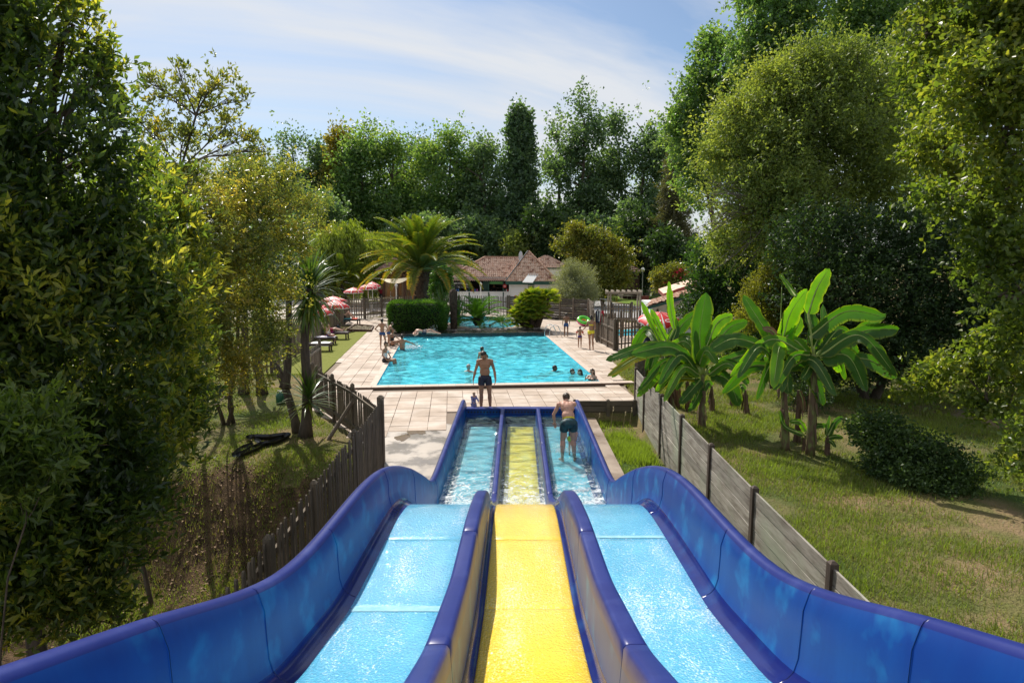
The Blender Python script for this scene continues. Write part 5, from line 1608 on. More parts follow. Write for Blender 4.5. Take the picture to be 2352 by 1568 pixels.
# sago palm
q = G(1165, 762); 
feather_palm('sago_palm', 'small dark sago palm beside the fan palm', (q.x - .35, q.y, .15), 0.25, .14, 26, 0.95, 1.2, 0.1, 0.16, 30, 8, lf_hedge, tip=.2, lw=.014, droop=.1)


def fan_mesh(R, nb, seed, stalk, mat):
    r = random.Random(seed); V, F, vv = [], [], []
    c = Vector((stalk, 0, 0))
    mb = MB(); mb.tube([(0, 0, 0), (stalk, 0, 0)], [.012, .008], 4)
    V += [Vector(p) for p in mb.v]; vv += [.3] * len(mb.v)
    for f in mb.f:
        for k in range(1, len(f) - 1): F.append((f[0], f[k], f[k + 1]))
    for i in range(nb):
        a = -1.9 + 3.8 * i / (nb - 1)
        d = Vector((math.cos(a), math.sin(a), 0)); s = Vector((-d.y, d.x, 0))
        L = R * r.uniform(.85, 1.05) * (1 - .18 * abs(a) / 1.9)
        w = R * .038
        o = len(V); z = .05 * (i % 2) * R
        V += [c, c + d * L * .55 - s * w + Vector((0, 0, .10 * R)), c + d * L * .55 + s * w + Vector((0, 0, .06 * R)), c + d * L + Vector((0, 0, -.12 * R * r.random()))]
        F += [(o, o + 1, o + 3), (o, o + 3, o + 2)]
        vv += [.3, .55, .55, min(1, .75 + .3 * r.random())]
    return np_mesh('frond', np.array([tuple(q) for q in V]), np.array(F), [mat], np.array(vv))


q = G(1225, 758)
fp = thing('fan_palm', 'bushy many stemmed fan palm with yellow green leaves by the pool ladder', 'palm', (q.x, q.y, .1))
fms = [fan_mesh(.55, 17, k, .45, fr_fan) for k in range(4)]
r = random.Random(3)
heads = [(-.95, 0, 1.0, 20), (-.55, .2, 1.75, 26), (.0, -.1, 2.15, 34), (.35, .3, 1.7, 26), (1.05, 0, 2.1, 30), (-.2, -.3, 1.2, 22), (.55, -.2, 1.1, 22), (-1.15, .2, .55, 14), (-.8, -.3, .45, 12)]
for hx, hy, hz, nfr in heads:
    mb = MB(); mb.tube([(hx * .25, hy * .2, -.1), (hx * .6, hy * .6, hz * .5), (hx, hy, hz)], [.16, .15, .13], 8)
    for _ in range(40):
        t = r.random(); c = Vector((hx * (.25 + .75 * t), hy * (.2 + .8 * t), hz * t)); th = r.uniform(0, 6.28); d = Vector((math.cos(th), math.sin(th), 0))
        w = Vector((-d.y, d.x, 0)) * .03
        mb.add([c + d * .13 - w, c + d * .13 + w, c + d * .25 + Vector((0, 0, .12))], [(0, 1, 2)])
    part('trunk', mb, m_ptrunk, fp)
    for i in range(nfr):
        az = i * 2.4 + hx * 7; el = 1.25 - 1.75 * (i / nfr) + r.uniform(-.15, .15)
        o = link('frond', fms[i % 4], fp, (hx, hy, hz), None)
        M_ = Matrix.Rotation(az, 3, 'Z') @ Matrix.Rotation(-el, 3, 'Y') @ Matrix.Rotation(r.uniform(-.4, .4), 3, 'X')
        o.rotation_euler = M_.to_euler()

# dark post like palm stump
q = G(1043, 758)
mb = MB(); mb.lathe([(.19, 0), (.21, .4), (.2, 1.0), (.22, 1.6), (.25, 2.1), (.24, 2.35), (.12, 2.5), (0, 2.52)], 12)
r = random.Random(4)
for _ in range(90):
    th = r.uniform(0, 6.28); z = r.uniform(.1, 2.4); d = Vector((math.cos(th), math.sin(th), 0)); w = Vector((-d.y, d.x, 0)) * .05; c = d * .2 + Vector((0, 0, z))
    mb.add([c - w, c + w, c + d * .09 + Vector((0, 0, .13))], [(0, 1, 2)])
so = single('palm_stump', mb, m_ptrunk, 'dark bare palm stump standing right of the clipped hedge', 'stump', loc=(q.x, q.y - .2, 0))


# --- cordylines: sword leaf heads on thin trunks
fr_cord = leaf_mat('sword_leaf', (0.035, 0.075, 0.018), (0.07, 0.13, 0.025), (0.22, 0.24, 0.04), trans=0.35, rough=0.3, spec=.7)


def sword_head(n, L, w, seed, e_lo=-1.0, e_hi=1.45):
    r = random.Random(seed); V, F, vv = [], [], []
    for i in range(n):
        az = i * 2.39996; f = i / n
        el = e_hi + (e_lo - e_hi) * f ** 1.1 + r.uniform(-.12, .12)
        l = L * r.uniform(.8, 1.15); ns = 4; p = Vector((0, 0, -.25 * f)); cv = min(1, max(0, .25 + .5 * f * f + r.gauss(0, .15)))
        s = Vector((-math.sin(az), math.cos(az), 0)); rows = []
        for k in range(ns + 1):
            t = k / ns; a = el - (1.0 if el > .3 else .7) * t ** 2.2 * (0.7 if el > 1 else 1)
            rows.append((p.copy(), w * (1 - t) ** .6 * (.55 + .9 * min(1, t * 4)) * .5 + .001))
            p = p + Vector((math.cos(az) * math.cos(a), math.sin(az) * math.cos(a), math.sin(a))) * (l / ns)
        o = len(V)
        for q, ww in rows: V += [q - s * ww, q + s * ww]; vv += [cv, cv]
        for k in range(ns): F += [(o + 2 * k, o + 2 * k + 1, o + 2 * k + 3), (o + 2 * k, o + 2 * k + 3, o + 2 * k + 2)]
    return np_mesh('leaf_head', np.array([tuple(q) for q in V]), np.array(F), [fr_cord], np.array(vv))


def cordyline(label, base, paths, heads, seed, tr=.11):
    root = thing('cordyline_palm', label, 'palm', base)
    B = Vector(base)
    for P in paths:
        mb = MB(); pts = catmull([Vector(p) - B for p in P], 10)
        mb.tube(pts, [tr * (1.35 - .6 * i / 9) if i > 0 else tr * 1.8 for i in range(10)], 8)
        part('trunk', mb, bark, root, smooth=True)
    for i, (c, n, L, w, lo, hi) in enumerate(heads):
        link('leaf_head', sword_head(n, L, w, seed + i, lo, hi), root, Vector(c) - B)
    return root


c0 = G(702, 1003); Yc = c0.y
cordyline('cordyline palm with a big spiky head leaning over the parasols', tuple(c0), [[c0, A(706, 900, Yc), A(700, 780, Yc), A(712, 660, Yc)], [c0 + Vector((-.02, 0, 0)), A(703, 960, Yc)]],
          [(A(714, 655, Yc), 150, 1.05, .055, -1.25, 1.45), (A(708, 905, Yc - .1), 70, .85, .045, -.6, 1.4), (A(700, 690, Yc), 70, .8, .05, -1.3, .6)], 60)
c1 = G(684, 992)
cordyline('slanting cordyline trunk beside the straight one, head among glossy leaves', tuple(c1), [[c1, A(668, 930, c1.y), A(640, 850, c1.y), A(612, 800, c1.y + .3), A(606, 660, c1.y + .3)], [A(655, 890, c1.y), A(662, 820, c1.y), A(664, 640, c1.y)]],
          [(A(606, 650, c1.y + .3), 90, .8, .05, -1.1, 1.4), (A(664, 600, c1.y), 90, .8, .05, -1.0, 1.45), (A(690, 570, c1.y + 1), 70, .8, .05, -.9, 1.45)], 70, tr=.09)
c2 = G(560, 905)
cordyline('distant cordyline with pale grey trunks at the back of the left grass', tuple(c2), [[c2, A(563, 800, c2.y), A(560, 650, c2.y)], [c2 + Vector((.6, 0, 0)), A(588, 780, c2.y), A(600, 690, c2.y)]],
          [(A(560, 640, c2.y), 80, .9, .06, -1.1, 1.4), (A(602, 680, c2.y), 80, .9, .06, -1.1, 1.4)], 80, tr=.12)

# --- clipped hedge
hb = pp(-.95, PL + 1.75)
hg = thing('hedge', 'clipped rounded green hedge beside the cascade ledge', 'hedge', (hb.x + 1.55, hb.y + .9, 0))
rng = np.random.default_rng(5)
n = 15000
hw, hd, hh = 1.68, 1.0, 1.78
u = rng.uniform(-1, 1, (n, 3)); ax_ = rng.integers(0, 3, n); sg = rng.choice([-1, 1], n)
u[np.arange(n), ax_] = sg * rng.uniform(.86, 1.03, n)
u = u / np.maximum(1, (np.abs(u[:, 0:1]) ** 6 + np.abs(u[:, 1:2]) ** 6 + np.abs(u[:, 2:3]) ** 6) ** (1 / 6))
P = np.stack([u[:, 0] * hw * (1 + .03 * np.sin(u[:, 2] * 4)), u[:, 1] * hd, hh / 2 + .03 + u[:, 2] * hh / 2 * (1 + .04 * np.sin(u[:, 0] * 5))], 1)
Dn = unit(u ** 5 * .8 + rng.normal(size=(n, 3)) * .45 + np.array([0, 0, .75]))
V, F = leaf_arrays(P, Dn, rng.uniform(.10, .2, n), rng.uniform(.035, .06, n), rng)
v = np.clip(.42 + .3 * pnoise(P, 3.0) + .15 * rng.normal(size=n), 0, 1)
link('foliage', np_mesh('foliage', V, F, [lf_hedge], np.repeat(v, 4)), hg)
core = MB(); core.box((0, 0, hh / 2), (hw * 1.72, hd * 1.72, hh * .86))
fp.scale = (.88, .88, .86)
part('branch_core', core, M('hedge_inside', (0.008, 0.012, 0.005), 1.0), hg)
# flax behind hedge
q = A(1018, 700, 42.5)
V = []
fl_ = thing('flax_plant', 'striped sword leaved flax sticking up behind the hedge', 'plant', (q.x, 42.4, 0))
link('leaf_head', sword_head(60, 2.5, .07, 91, .75, 1.5), fl_, (0, 0, .25))
link('leaf_head', sword_head(36, 2.2, .07, 92, .75, 1.5), fl_, (.9, 0.1, .2))
# ---------------------------------------------------------------- bar, gazebo, terrace, gate, far props
m_white = M('wall_white_boards', (0.88, 0.87, 0.85), 0.6, (0.80, 0.79, 0.77), scale=2, detail=6, stretch=(.6, .6, 6))
m_rooft = M('roof_tile_terracotta', (0.62, 0.36, 0.25), 0.8, (0.80, 0.62, 0.50), scale=5.5, detail=4, bump=0.2, col3=(0.28, 0.13, 0.085), scale3=2.6, ramp3=(0.52, 0.66), ramp=(.38, .62))
m_rooft2 = M('roof_tile_brown', (0.32, 0.19, 0.14), 0.85, (0.44, 0.30, 0.24), scale=5, detail=4)
m_ridge = M('ridge_tile', (0.50, 0.31, 0.21), 0.8, (0.38, 0.2, 0.14), scale=7)
m_green = M('paint_dark_green', (0.012, 0.07, 0.05), 0.5)
m_green2 = M('shutter_green', (0.10, 0.33, 0.10), 0.5)
m_dark = M('interior_dark', (0.018, 0.015, 0.013), 0.9, (0.04, 0.033, 0.028), scale=3)
m_black = M('board_black', (0.008, 0.008, 0.010), 0.5)
m_chalk = M('lettering_white', (0.80, 0.80, 0.78), 0.6)
m_wp = M('white_plastic', (0.78, 0.78, 0.76), 0.4)
m_red = M('parasol_red', (0.62, 0.018, 0.022), 0.55, (0.70, 0.025, 0.03), scale=3)
m_redp = M('paint_red', (0.55, 0.03, 0.03), 0.5)
m_wcloth = M('parasol_white', (0.80, 0.78, 0.76), 0.6)
m_wood = M('wood_brown', (0.12, 0.055, 0.03), 0.7, (0.075, 0.035, 0.02), scale=9, stretch=(1, 1, 4))
m_woodl = M('wood_bleached', (0.40, 0.34, 0.28), 0.8, (0.28, 0.235, 0.19), scale=9, stretch=(3, 1, 3))
m_glass = M('window_glass', (0.03, 0.035, 0.04), 0.08, spec=0.8)
m_steel = M('steel_polished', (0.62, 0.63, 0.65), 0.15, metallic=1.0)
m_metal_d = M('metal_dark', (0.02, 0.022, 0.028), 0.45)
m_sail = M('sail_cream', (0.62, 0.54, 0.38), 0.8)
m_curtain = M('curtain_straw', (0.36, 0.27, 0.16), 0.8, (0.50, 0.25, 0.09), scale=2.2, stretch=(2, 2, .6), ramp=(.45, .6))
m_rock = M('rock_grey', (0.22, 0.20, 0.18), 0.9, (0.12, 0.105, 0.09), scale=6, bump=.6, bscale=12)


def tile_face(a, b, c, d, pitch=0.18, row=0.34, amp=0.042, lip=0.05):
    """a,b eave ends, c,d ridge ends (c above b, d above a); c may equal d"""
    a, b, c, d = map(Vector, (a, b, c, d))
    ux = (b - a).normalized(); nrm = ux.cross(((c + d) / 2 - (a + b) / 2)).normalized()
    if nrm.z < 0: nrm = -nrm
    uy = nrm.cross(ux).normalized()
    if uy.z < 0: uy = -uy
    xa, xb = 0.0, (b - a).dot(ux); xc, xd = (c - a).dot(ux), (d - a).dot(ux)
    H = (d - a).dot(uy); N = max(2, int(H / row))
    mb = MB()
    for i in range(N):
        v0, v1 = i / N, (i + 1) / N
        l0, r0 = xa + (xd - xa) * v0, xb + (xc - xb) * v0
        l1, r1 = xa + (xd - xa) * v1, xb + (xc - xb) * v1
        lo, hi = min(l0, l1), max(r0, r1)
        n = max(2, int((hi - lo) / pitch * 6))
        A0, A1 = [], []
        for k in range(n + 1):
            x = lo + (hi - lo) * k / n
            h = amp * (math.sin(2 * PI * x / pitch) + 0.25 * math.sin(4 * PI * x / pitch + 1))
            x0, x1 = min(max(x, l0), r0), min(max(x, l1), r1)
            A0.append(a + ux * x0 + uy * (H * v0 - .03) + nrm * (h + lip + .03)); A1.append(a + ux * x1 + uy * H * v1 + nrm * (h + .03))
        low = [p - nrm * 0.03 for p in A0]
        mb.grid([low, A0, A1])
    return mb


def ridge_tiles(mb, a, b, r=0.10, step=0.33):
    a, b = Vector(a), Vector(b); n = max(1, int((b - a).length / step)); d = (b - a).normalized()
    for i in range(n):
        p = a.lerp(b, i / n)
        mb.tube([p, p + d * ((b - a).length / n * 1.04)], [r, r * .86], 6)


bar = thing('bar_building', 'white bar building with terracotta tile roofs and black lettered board', 'building', (1.0, 58.0, 0))
fy = 57.2
zl, zr = 2.5, 4.45            # eave and ridge heights of the long roof
L0, L1 = A(1031, 637, fy), A(1168, 637, fy)
zl = L0.z
R0, R1 = A(1114, 592, 60.6), A(1205, 593, 60.6)
part('roof_tiles', tile_face(L0, L1, R1, R0), m_rooft, bar, world=True, kind='stuff', smooth=True)
bl_ = Vector((L0.x, 64.0, L0.z)); 
part('roof_tiles', tile_face(bl_, L0, R0, R0 + Vector((0, .01, 0))), m_rooft, bar, world=True, kind='stuff', smooth=True)
part('roof_back', MB().add([bl_, (L1.x, 64, L0.z), tuple(R1), tuple(R0)], [(3, 2, 1, 0)]), m_rooft, bar, world=True)
# pavilion
Yp = 55.6
E0, E1, AP = A(1162.5, 646.5, Yp), A(1280.5, 647, Yp), A(1214, 578.5, 58.0)
E2 = A(1296, 624, 60.6); E2 = Vector((E1.x + .25, 60.4, E1.z)); E3 = Vector((E0.x, 60.4, E0.z))
part('roof_tiles', tile_face(E0, E1, AP, AP - Vector((.01, 0, 0))), m_rooft, bar, world=True, kind='stuff', smooth=True)
part('roof_tiles', tile_face(E1, E2, AP, AP - Vector((0, .01, 0))), m_rooft, bar, world=True, kind='stuff', smooth=True)
part('roof_tiles', tile_face(E3, E0, AP, AP - Vector((0, .01, 0))), m_rooft, bar, world=True, kind='stuff', smooth=True)
rm = MB(); up_ = Vector((0, 0, .07))
ridge_tiles(rm, R0 + up_, R1 + up_); ridge_tiles(rm, L0 + up_, R0 + up_); ridge_tiles(rm, E1 + up_, AP + up_)
part('ridge_tiles', rm, m_ridge, bar, world=True, kind='stuff')
part('verge_trim', MB().tube([E0 + Vector((-.05, -.05, .06)), AP + Vector((-.05, -.05, .1))], .05, 5).tube([AP + Vector((.02, 0, .1)), E2 + up_], .045, 5), M('verge_dark', (0.05, .055, .06), .5), bar, world=True)
# fascia, walls, corner gutter pipe
part('fascia', MB().box(((E0.x + E1.x) / 2, Yp - .05, E0.z - .12), (E1.x - E0.x + .1, .06, .28)), m_green, bar, world=True)
part('fascia', MB().box((E1.x + .1, Yp + 2.4, E0.z - .12), (.06, 4.8, .26)), m_green, bar, world=True)
wz = E0.z - .26
wx0, wx1 = A(1169, 660, Yp + .4).x, A(1275, 660, Yp + .4).x
g0, g1 = A(1211, 660, Yp + .4).x, A(1228.5, 660, Yp + .4).x
for k, (x0, x1) in enumerate(((wx0, g0), (g1, wx1))):
    nb = 9
    for j in range(nb):
        part('wall_board', MB().box(((x0 + x1) / 2, Yp + .4, wz * (j + .5) / nb), (x1 - x0, .05, wz / nb - .008), tilt=(.03, 0)), m_white, bar, world=True)
part('wall', MB().box((wx0 + .03, Yp + 2.6, wz / 2), (.06, 4.2, wz)).box((wx1 - .03, Yp + 2.6, wz / 2), (.06, 4.2, wz)).box((0, 63.6, 1.25), (13, .1, 2.5)), m_white, bar, world=True)
wd = part('window', MB().box(((g0 + g1) / 2, Yp + .45, wz * .5), (g1 - g0 - .02, .04, wz)), m_glass, bar, world=True)
fr = MB()
for x in (g0 + .03, g1 - .03): fr.box((x - bar.location.x, Yp + .40 - bar.location.y, wz / 2), (.06, .07, wz))
for z in (.04, wz * .62, wz - .1): fr.box(((g0 + g1) / 2 - bar.location.x, Yp + .40 - bar.location.y, z), (g1 - g0, .06, .06))
q = part('window_frame', fr, m_wp, wd)
part('blind', MB().box(((g0 + g1) / 2 - bar.location.x, Yp + .38 - bar.location.y, wz * .82), (g1 - g0 - .12, .02, .28)), M('blind_grey', (.3, .3, .28), .6), wd)
part('gutter_pipe', MB().tube([(wx0 + .06, Yp + .1, wz + .08), (wx0 + .12, Yp + .28, wz - .1), (wx0 + .12, Yp + .3, 0.1)], .04, 6), m_wp, bar, world=True, smooth=True)
# white roof panel and dish
q0 = [A(1217, 627.5, 56.5), A(1239, 628, 56.5), A(1223.5, 651.5, 55.3), A(1200, 650.5, 55.3)]
part('roof_panel', MB().add([p + Vector((0, -.1, .12)) for p in q0] + [p + Vector((0, -.1, .06)) for p in q0], [(0, 3, 2, 1), (4, 5, 6, 7), (0, 1, 5, 4), (1, 2, 6, 5), (2, 3, 7, 6), (3, 0, 4, 7)]), m_wp, bar, world=True)
dc = A(1196, 590, 58.5)
ds = MB(); rows = []
for i in range(6):
    rr = .46 * i / 5 + .001; rows.append([dc + Vector((rr * .42 * math.cos(t), .12 * (i / 5) ** 2 - rr * .8 * math.cos(t) * .0 - .25 * rr * math.cos(t), rr * math.sin(t) * 1.15)) for t in [2 * PI * k / 16 for k in range(17)]])
ds.grid(rows)
dish = part('satellite_dish', ds, M('dish_grey', (.5, .51, .53), .5), bar, world=True, smooth=True)
part('dish_arm', MB().tube([dc + Vector((.02, .1, 0)), dc + Vector((.1, .2, -.75))], .03, 5), m_steel, bar, world=True)
# bar front: awning tiles, counter, opening, posts, boards
aw0, aw1 = A(1024, 645.5, fy - 1.0), A(1161, 645.5, fy - 1.0)
part('roof_tiles', tile_face(aw0, aw1, Vector((aw1.x, fy, zl - .08)), Vector((aw0.x + .3, fy, zl - .08))), m_rooft2, bar, world=True, kind='stuff', smooth=True)
bx0, bx1 = A(1034, 660, fy - .4).x, wx0
part('awning_edge', MB().box(((aw0.x + aw1.x) / 2, fy + .02, zl - .02), (aw1.x - aw0.x, .05, .09)), m_wp, bar, world=True)
part('back_room', MB().box(((bx0 + bx1) / 2, fy + 2.2, 1.2), (bx1 - bx0, .1, 2.4)).box((bx0, fy + 1, 1.2), (.1, 2.4, 2.4)), m_dark, bar, world=True)
ch = A(1100, 670.5, fy - .4).z
for k in range(3):
    xa = bx0 + (bx1 - bx0) * (k / 3); xb = bx0 + (bx1 - bx0) * ((k + 1) / 3)
    part('counter_panel', MB().box(((xa + xb) / 2, fy - .4, ch / 2), (xb - xa - .02, .08, ch)), m_white, bar, world=True)
part('counter_top', MB().box(((bx0 + bx1) / 2, fy - .35, ch + .02), (bx1 - bx0, .4, .05)), m_wp, bar, world=True)
for px in (1077.5, 1122, 1156):
    x = A(px, 660, fy - .4).x
    part('front_post', MB().box((x, fy - .4, 1.15), (.1, .1, 2.3)), m_green, bar, world=True)
sx0, sx1 = A(1031.5, 650, fy - .5).x, A(1077, 650, fy - .5).x
sz0, sz1 = A(1050, 662, fy - .5).z, A(1050, 646, fy - .5).z
sb = part('sign_board', MB().box(((sx0 + sx1) / 2, fy - .5, (sz0 + sz1) / 2), (sx1 - sx0, .04, sz1 - sz0)), m_black, bar, world=True)


def text(body, size, mat, parent, loc, rot=(PI / 2, 0, 0), ext=0.004, bold=False, name='lettering'):
    cu = bpy.data.curves.new(name, 'FONT'); cu.body = body; cu.size = size; cu.align_x = 'CENTER'; cu.align_y = 'CENTER'; cu.extrude = ext
    cu.offset = 0.006 * size if bold else 0
    cu.materials.append(mat)
    o = bpy.data.objects.new(name, cu); C.objects.link(o); o.location = loc; o.rotation_euler = rot; o.parent = parent
    return o


word = "BAR A TAPAS AU BORD DE L'EAU"
cxs = (sx0 + sx1) / 2 - bar.location.x
LET = []
for i, chh in enumerate(word):
    if chh == ' ': continue
    t = (i + .5) / len(word) - .5
    LET.append(text(chh, .15, m_chalk, sb, (cxs + t * (sx1 - sx0) * .92, fy - .53 - bar.location.y, (sz0 + sz1) / 2 + .14 - .28 * t * t * 2), (PI / 2, -t * .5, 0), bold=True, name='letter'))
bpy.context.view_layer.update()
_dg = bpy.context.evaluated_depsgraph_get(); lm = MB()
for o in LET:
    me_ = bpy.data.meshes.new_from_object(o.evaluated_get(_dg)); mw = o.matrix_basis
    lm.add([mw @ v.co for v in me_.vertices], [tuple(p.vertices) for p in me_.polygons]); bpy.data.objects.remove(o)
part('lettering', lm, m_chalk, sb)
dots = MB(); r = random.Random(8)
for k in range(22):
    x = cxs + r.uniform(-.45, .45) * (sx1 - sx0); z = (sz0 + sz1) / 2 + r.uniform(-.26, -.1); rr = r.uniform(.008, .028)
    dots.add([(x + rr * math.cos(t), fy - .524 - bar.location.y, z + rr * math.sin(t)) for t in [PI * j / 3 for j in range(6)]], [tuple(range(6))])
part('sign_dots', dots, m_chalk, sb)
part('shutter', MB().box((A(1139.5, 650, fy - .3).x, fy - .3, A(1139, 649, fy).z), (1.15, .1, .22)), m_green2, bar, world=True)
part('door', MB().box((A(1116, 660, fy + .1).x, fy + .1, 1.2), (.5, .06, 2.2)), m_green, bar, world=True)
for k in range(3):
    part('shelf', MB().box((A(1146, 660, fy + 1.6).x, fy + 1.9, ch + .25 + .3 * k), (1.5, .2, .03)), m_woodl, bar, world=True)
rd = MB(); dcx = A(1159.5, 657, fy - .6)
rd.add([dcx + Vector((.17 * math.cos(t), s, .17 * math.sin(t))) for s in (0, .03) for t in [2 * PI * k / 18 for k in range(18)]], [tuple(range(18)), tuple(range(35, 17, -1))] + [((k + 1) % 18, k, 18 + k, 18 + (k + 1) % 18) for k in range(18)])
rs = single('round_sign', rd, m_redp, 'small round red sign hanging at the corner of the bar', 'sign')
part('mark', MB().box((dcx.x, dcx.y - .006, dcx.z + .01), (.2, .006, .035), tilt=(0, .2)).box((dcx.x, dcx.y - .006, dcx.z - .07), (.13, .006, .02)), m_chalk, rs)
# things on the counter
cols = [((.6, .03, .03), 'red'), ((.05, .15, .5), 'blue'), ((.75, .74, .7), 'white'), ((.5, .1, .4), 'pink')]
r = random.Random(2)
for k, (px, ci) in enumerate(((1049, 1), (1053, 1), (1072, 2), (1083, 0), (1086, 0), (1091, 1), (1096, 3), (1157, 2), (1163, 2), (1166, 0))):
    p = A(px, 668, fy - .35)
    mt = M('counter_' + cols[ci][1] + str(k), cols[ci][0], .4)
    h = r.uniform(.12, .28)
    single('bottle', MB().lathe([(0, 0), (.045, 0), (.05, h * .6), (.02, h * .8), (.02, h), (0, h)], 8), mt, ('%s container on the bar counter, number %s along' % (cols[ci][1], ('one', 'two', 'three', 'four', 'five', 'six', 'seven', 'eight', 'nine', 'ten')[k])).replace(', number', ', place').replace(' along', ' from the lettered board'), 'container', 'containers on the bar counter', loc=(p.x, fy - .35, ch + .045))

# neighbouring roofs
def hip_house(label, cx, Y, w, d, ez, rz_, mt, wallm, rx=0.0, cat='building'):
    t = thing('tiled_house', label, cat, (cx, Y + d / 2, 0))
    a, b = Vector((cx - w / 2, Y, ez)), Vector((cx + w / 2, Y, ez)); c, e = Vector((cx - w / 2, Y + d, ez)), Vector((cx + w / 2, Y + d, ez))
    k = max(0, w / 2 - d / 2)
    r0, r1 = Vector((cx - k, Y + d / 2, rz_)), Vector((cx + k + .01, Y + d / 2, rz_))
    part('roof_tiles', tile_face(a, b, r1, r0), mt, t, world=True, kind='stuff', smooth=True)
    part('roof_tiles', tile_face(c, a, r0, r0 + Vector((0, .01, 0))), mt, t, world=True, kind='stuff', smooth=True)
    part('roof_tiles', tile_face(b, e, r1, r1 + Vector((0, .01, 0))), mt, t, world=True, kind='stuff', smooth=True)
    part('wall', MB().box((cx, Y + d / 2, ez / 2), (w - .7, d - .7, ez - .02)), wallm, t, world=True)
    part('fascia', MB().box((cx, Y + .04, ez - .02), (w, .06, .16)), m_redp if wallm is m_redwall else m_green, t, world=True)
    return t


m_redwall = M('wall_rust_red', (.22, .05, .035), .8)
q = A(1032, 620, 67); hip_house('small brown roofed house between the palm and the bar', q.x, 67, 3.4, 3.6, q.z, q.z + .95, m_rooft2, m_redwall)
q = A(1257, 605, 70); hip_house('terracotta roof showing behind the bar and the round trees', q.x, 70, 5.2, 5.0, 3.2, 4.5, m_rooft, m_white)
q = A(1452, 625, 68); hip_house('brick hut with tiled roof beside the globe lamp', q.x, 68, 2.4, 3.0, q.z, q.z + .7, m_rooft2, M('wall_brick_dark', (.09, .04, .03), .9, (.05, .03, .025), scale=8))

# gazebo
gz = thing('gazebo', 'open dark timber gazebo with brown roof behind the palm trunk', 'gazebo', (A(905, 690, 61).x, 61, 0))
ez = A(905, 622, 59.5).z
gx0, gx1 = A(864, 620, 59.5).x, A(985, 620, 59.5).x
g_a, g_b, g_r = Vector((gx0, 59.2, ez)), Vector((gx1, 59.2, ez)), Vector(((gx0 + gx1) / 2, 62, ez + 1.9))
part('roof_tiles', tile_face(g_a, g_b, g_r, g_r - Vector((.01, 0, 0))), m_rooft2, gz, world=True, kind='stuff', smooth=True)
part('roof_tiles', tile_face(Vector((gx0, 64.8, ez)), g_a, g_r, g_r + Vector((0, .01, 0))), m_rooft2, gz, world=True, kind='stuff', smooth=True)
part('roof_tiles', tile_face(g_b, Vector((gx1, 64.8, ez)), g_r, g_r + Vector((0, .01, 0))), m_rooft2, gz, world=True, kind='stuff', smooth=True)
part('beam', MB().box(((gx0 + gx1) / 2, 59.7, ez - .15), (gx1 - gx0 - .6, .2, .25)), m_wood, gz, world=True)
for px in (881, 912, 929, 941.5, 975):
    x = A(px, 650, 59.7).x
    part('post', MB().box((x, 59.7, ez / 2 - .1), (.2, .2, ez - .1)), m_wood, gz, world=True)
    part('brace', MB().tube([(x, 59.7, ez - 1.0), (x + .5, 59.7, ez - .25)], .07, 4).tube([(x, 59.7, ez - 1.0), (x - .5, 59.7, ez - .25)], .07, 4), m_wood, gz, world=True)
for k in range(6):
    x0 = A(884, 650, 60.1).x + .52 * k
    part('curtain', MB().grid([[(x0 + .5 * j / 8, 60.1 + .05 * math.sin(j * 2.2 + k), z) for j in range(9)] for z in (.05, 1.2, ez - .3)]), m_curtain, gz, world=True, smooth=True)
part('back_wall', MB().box(((gx0 + gx1) / 2, 64.2, ez / 2), (gx1 - gx0 - .8, .08, ez)), m_dark, gz, world=True)
# sail shade
S = [A(873, 639.7, 57), A(944, 636.3, 58.5), A(889, 648, 56)]
sl = MB(); rows = []
for i in range(7):
    u_ = i / 6; a = S[0].lerp(S[2], u_); b_ = S[1]
    rows.append([a.lerp(b_, j / 8) - Vector((0, 0, .22 * math.sin(PI * j / 8) * (.4 + u_))) for j in range(9)])
sl.grid(rows)
so = single('shade_sail', sl, m_sail, 'cream triangular shade sail stretched before the gazebo', 'shade sail', smooth=True)
part('cord', MB().tube([S[0], A(845, 639, 57)], .012, 4).tube([S[1], A(952, 636, 60)], .012, 4), m_wp, so)

# lamp posts
def lamp(label, px, ptop, Y, group=None):
    p = A(px, ptop, Y); t = thing('lantern_post', label, 'street lamp', (p.x, Y, 0), 0, group); h = p.z
    part('post', MB().lathe([(.09, 0), (.07, .15), (.045, .3), (.04, h - .5), (.06, h - .46), (.03, h - .42)], 8), m_wp, t, smooth=True)
    part('lantern', MB().lathe([(.05, h - .42), (.12, h - .16), (.13, h - .14), (.06, h - .04), (.02, h), (0, h + .05)], 6), m_wp, t)
    part('lantern_glass', MB().lathe([(.065, h - .40), (.118, h - .18)], 6), M('lantern_glass', (.5, .5, .48), .2), t)
    return t


lamp('white lantern post standing before the bar counter', 1104, 648, 54.0, 'white lantern posts on the terrace')
lamp('white lantern post between palm trunk and bar', 995, 647, 53.5, 'white lantern posts on the terrace')
lamp('white lantern post before the straw curtains of the gazebo', 909.8, 651, 52.0, 'white lantern posts on the terrace')
p = A(1476.5, 615.5, 60)
gl = thing('globe_lamp', 'tall street lamp with a white globe above the lawn', 'street lamp', (p.x, 60, 0))
part('pole', MB().lathe([(.07, 0), (.05, .5), (.04, p.z - .35), (.07, p.z - .32)], 8), M('pole_grey', (.32, .33, .34), .5), gl, smooth=True)
part('globe', MB().lathe([(max(.001, .185 * math.sin(PI * k / 12)), p.z - .14 - .185 * math.cos(PI * k / 12)) for k in range(13)], 16), M('globe_opal', (.80, .78, .74), .3), gl, smooth=True)


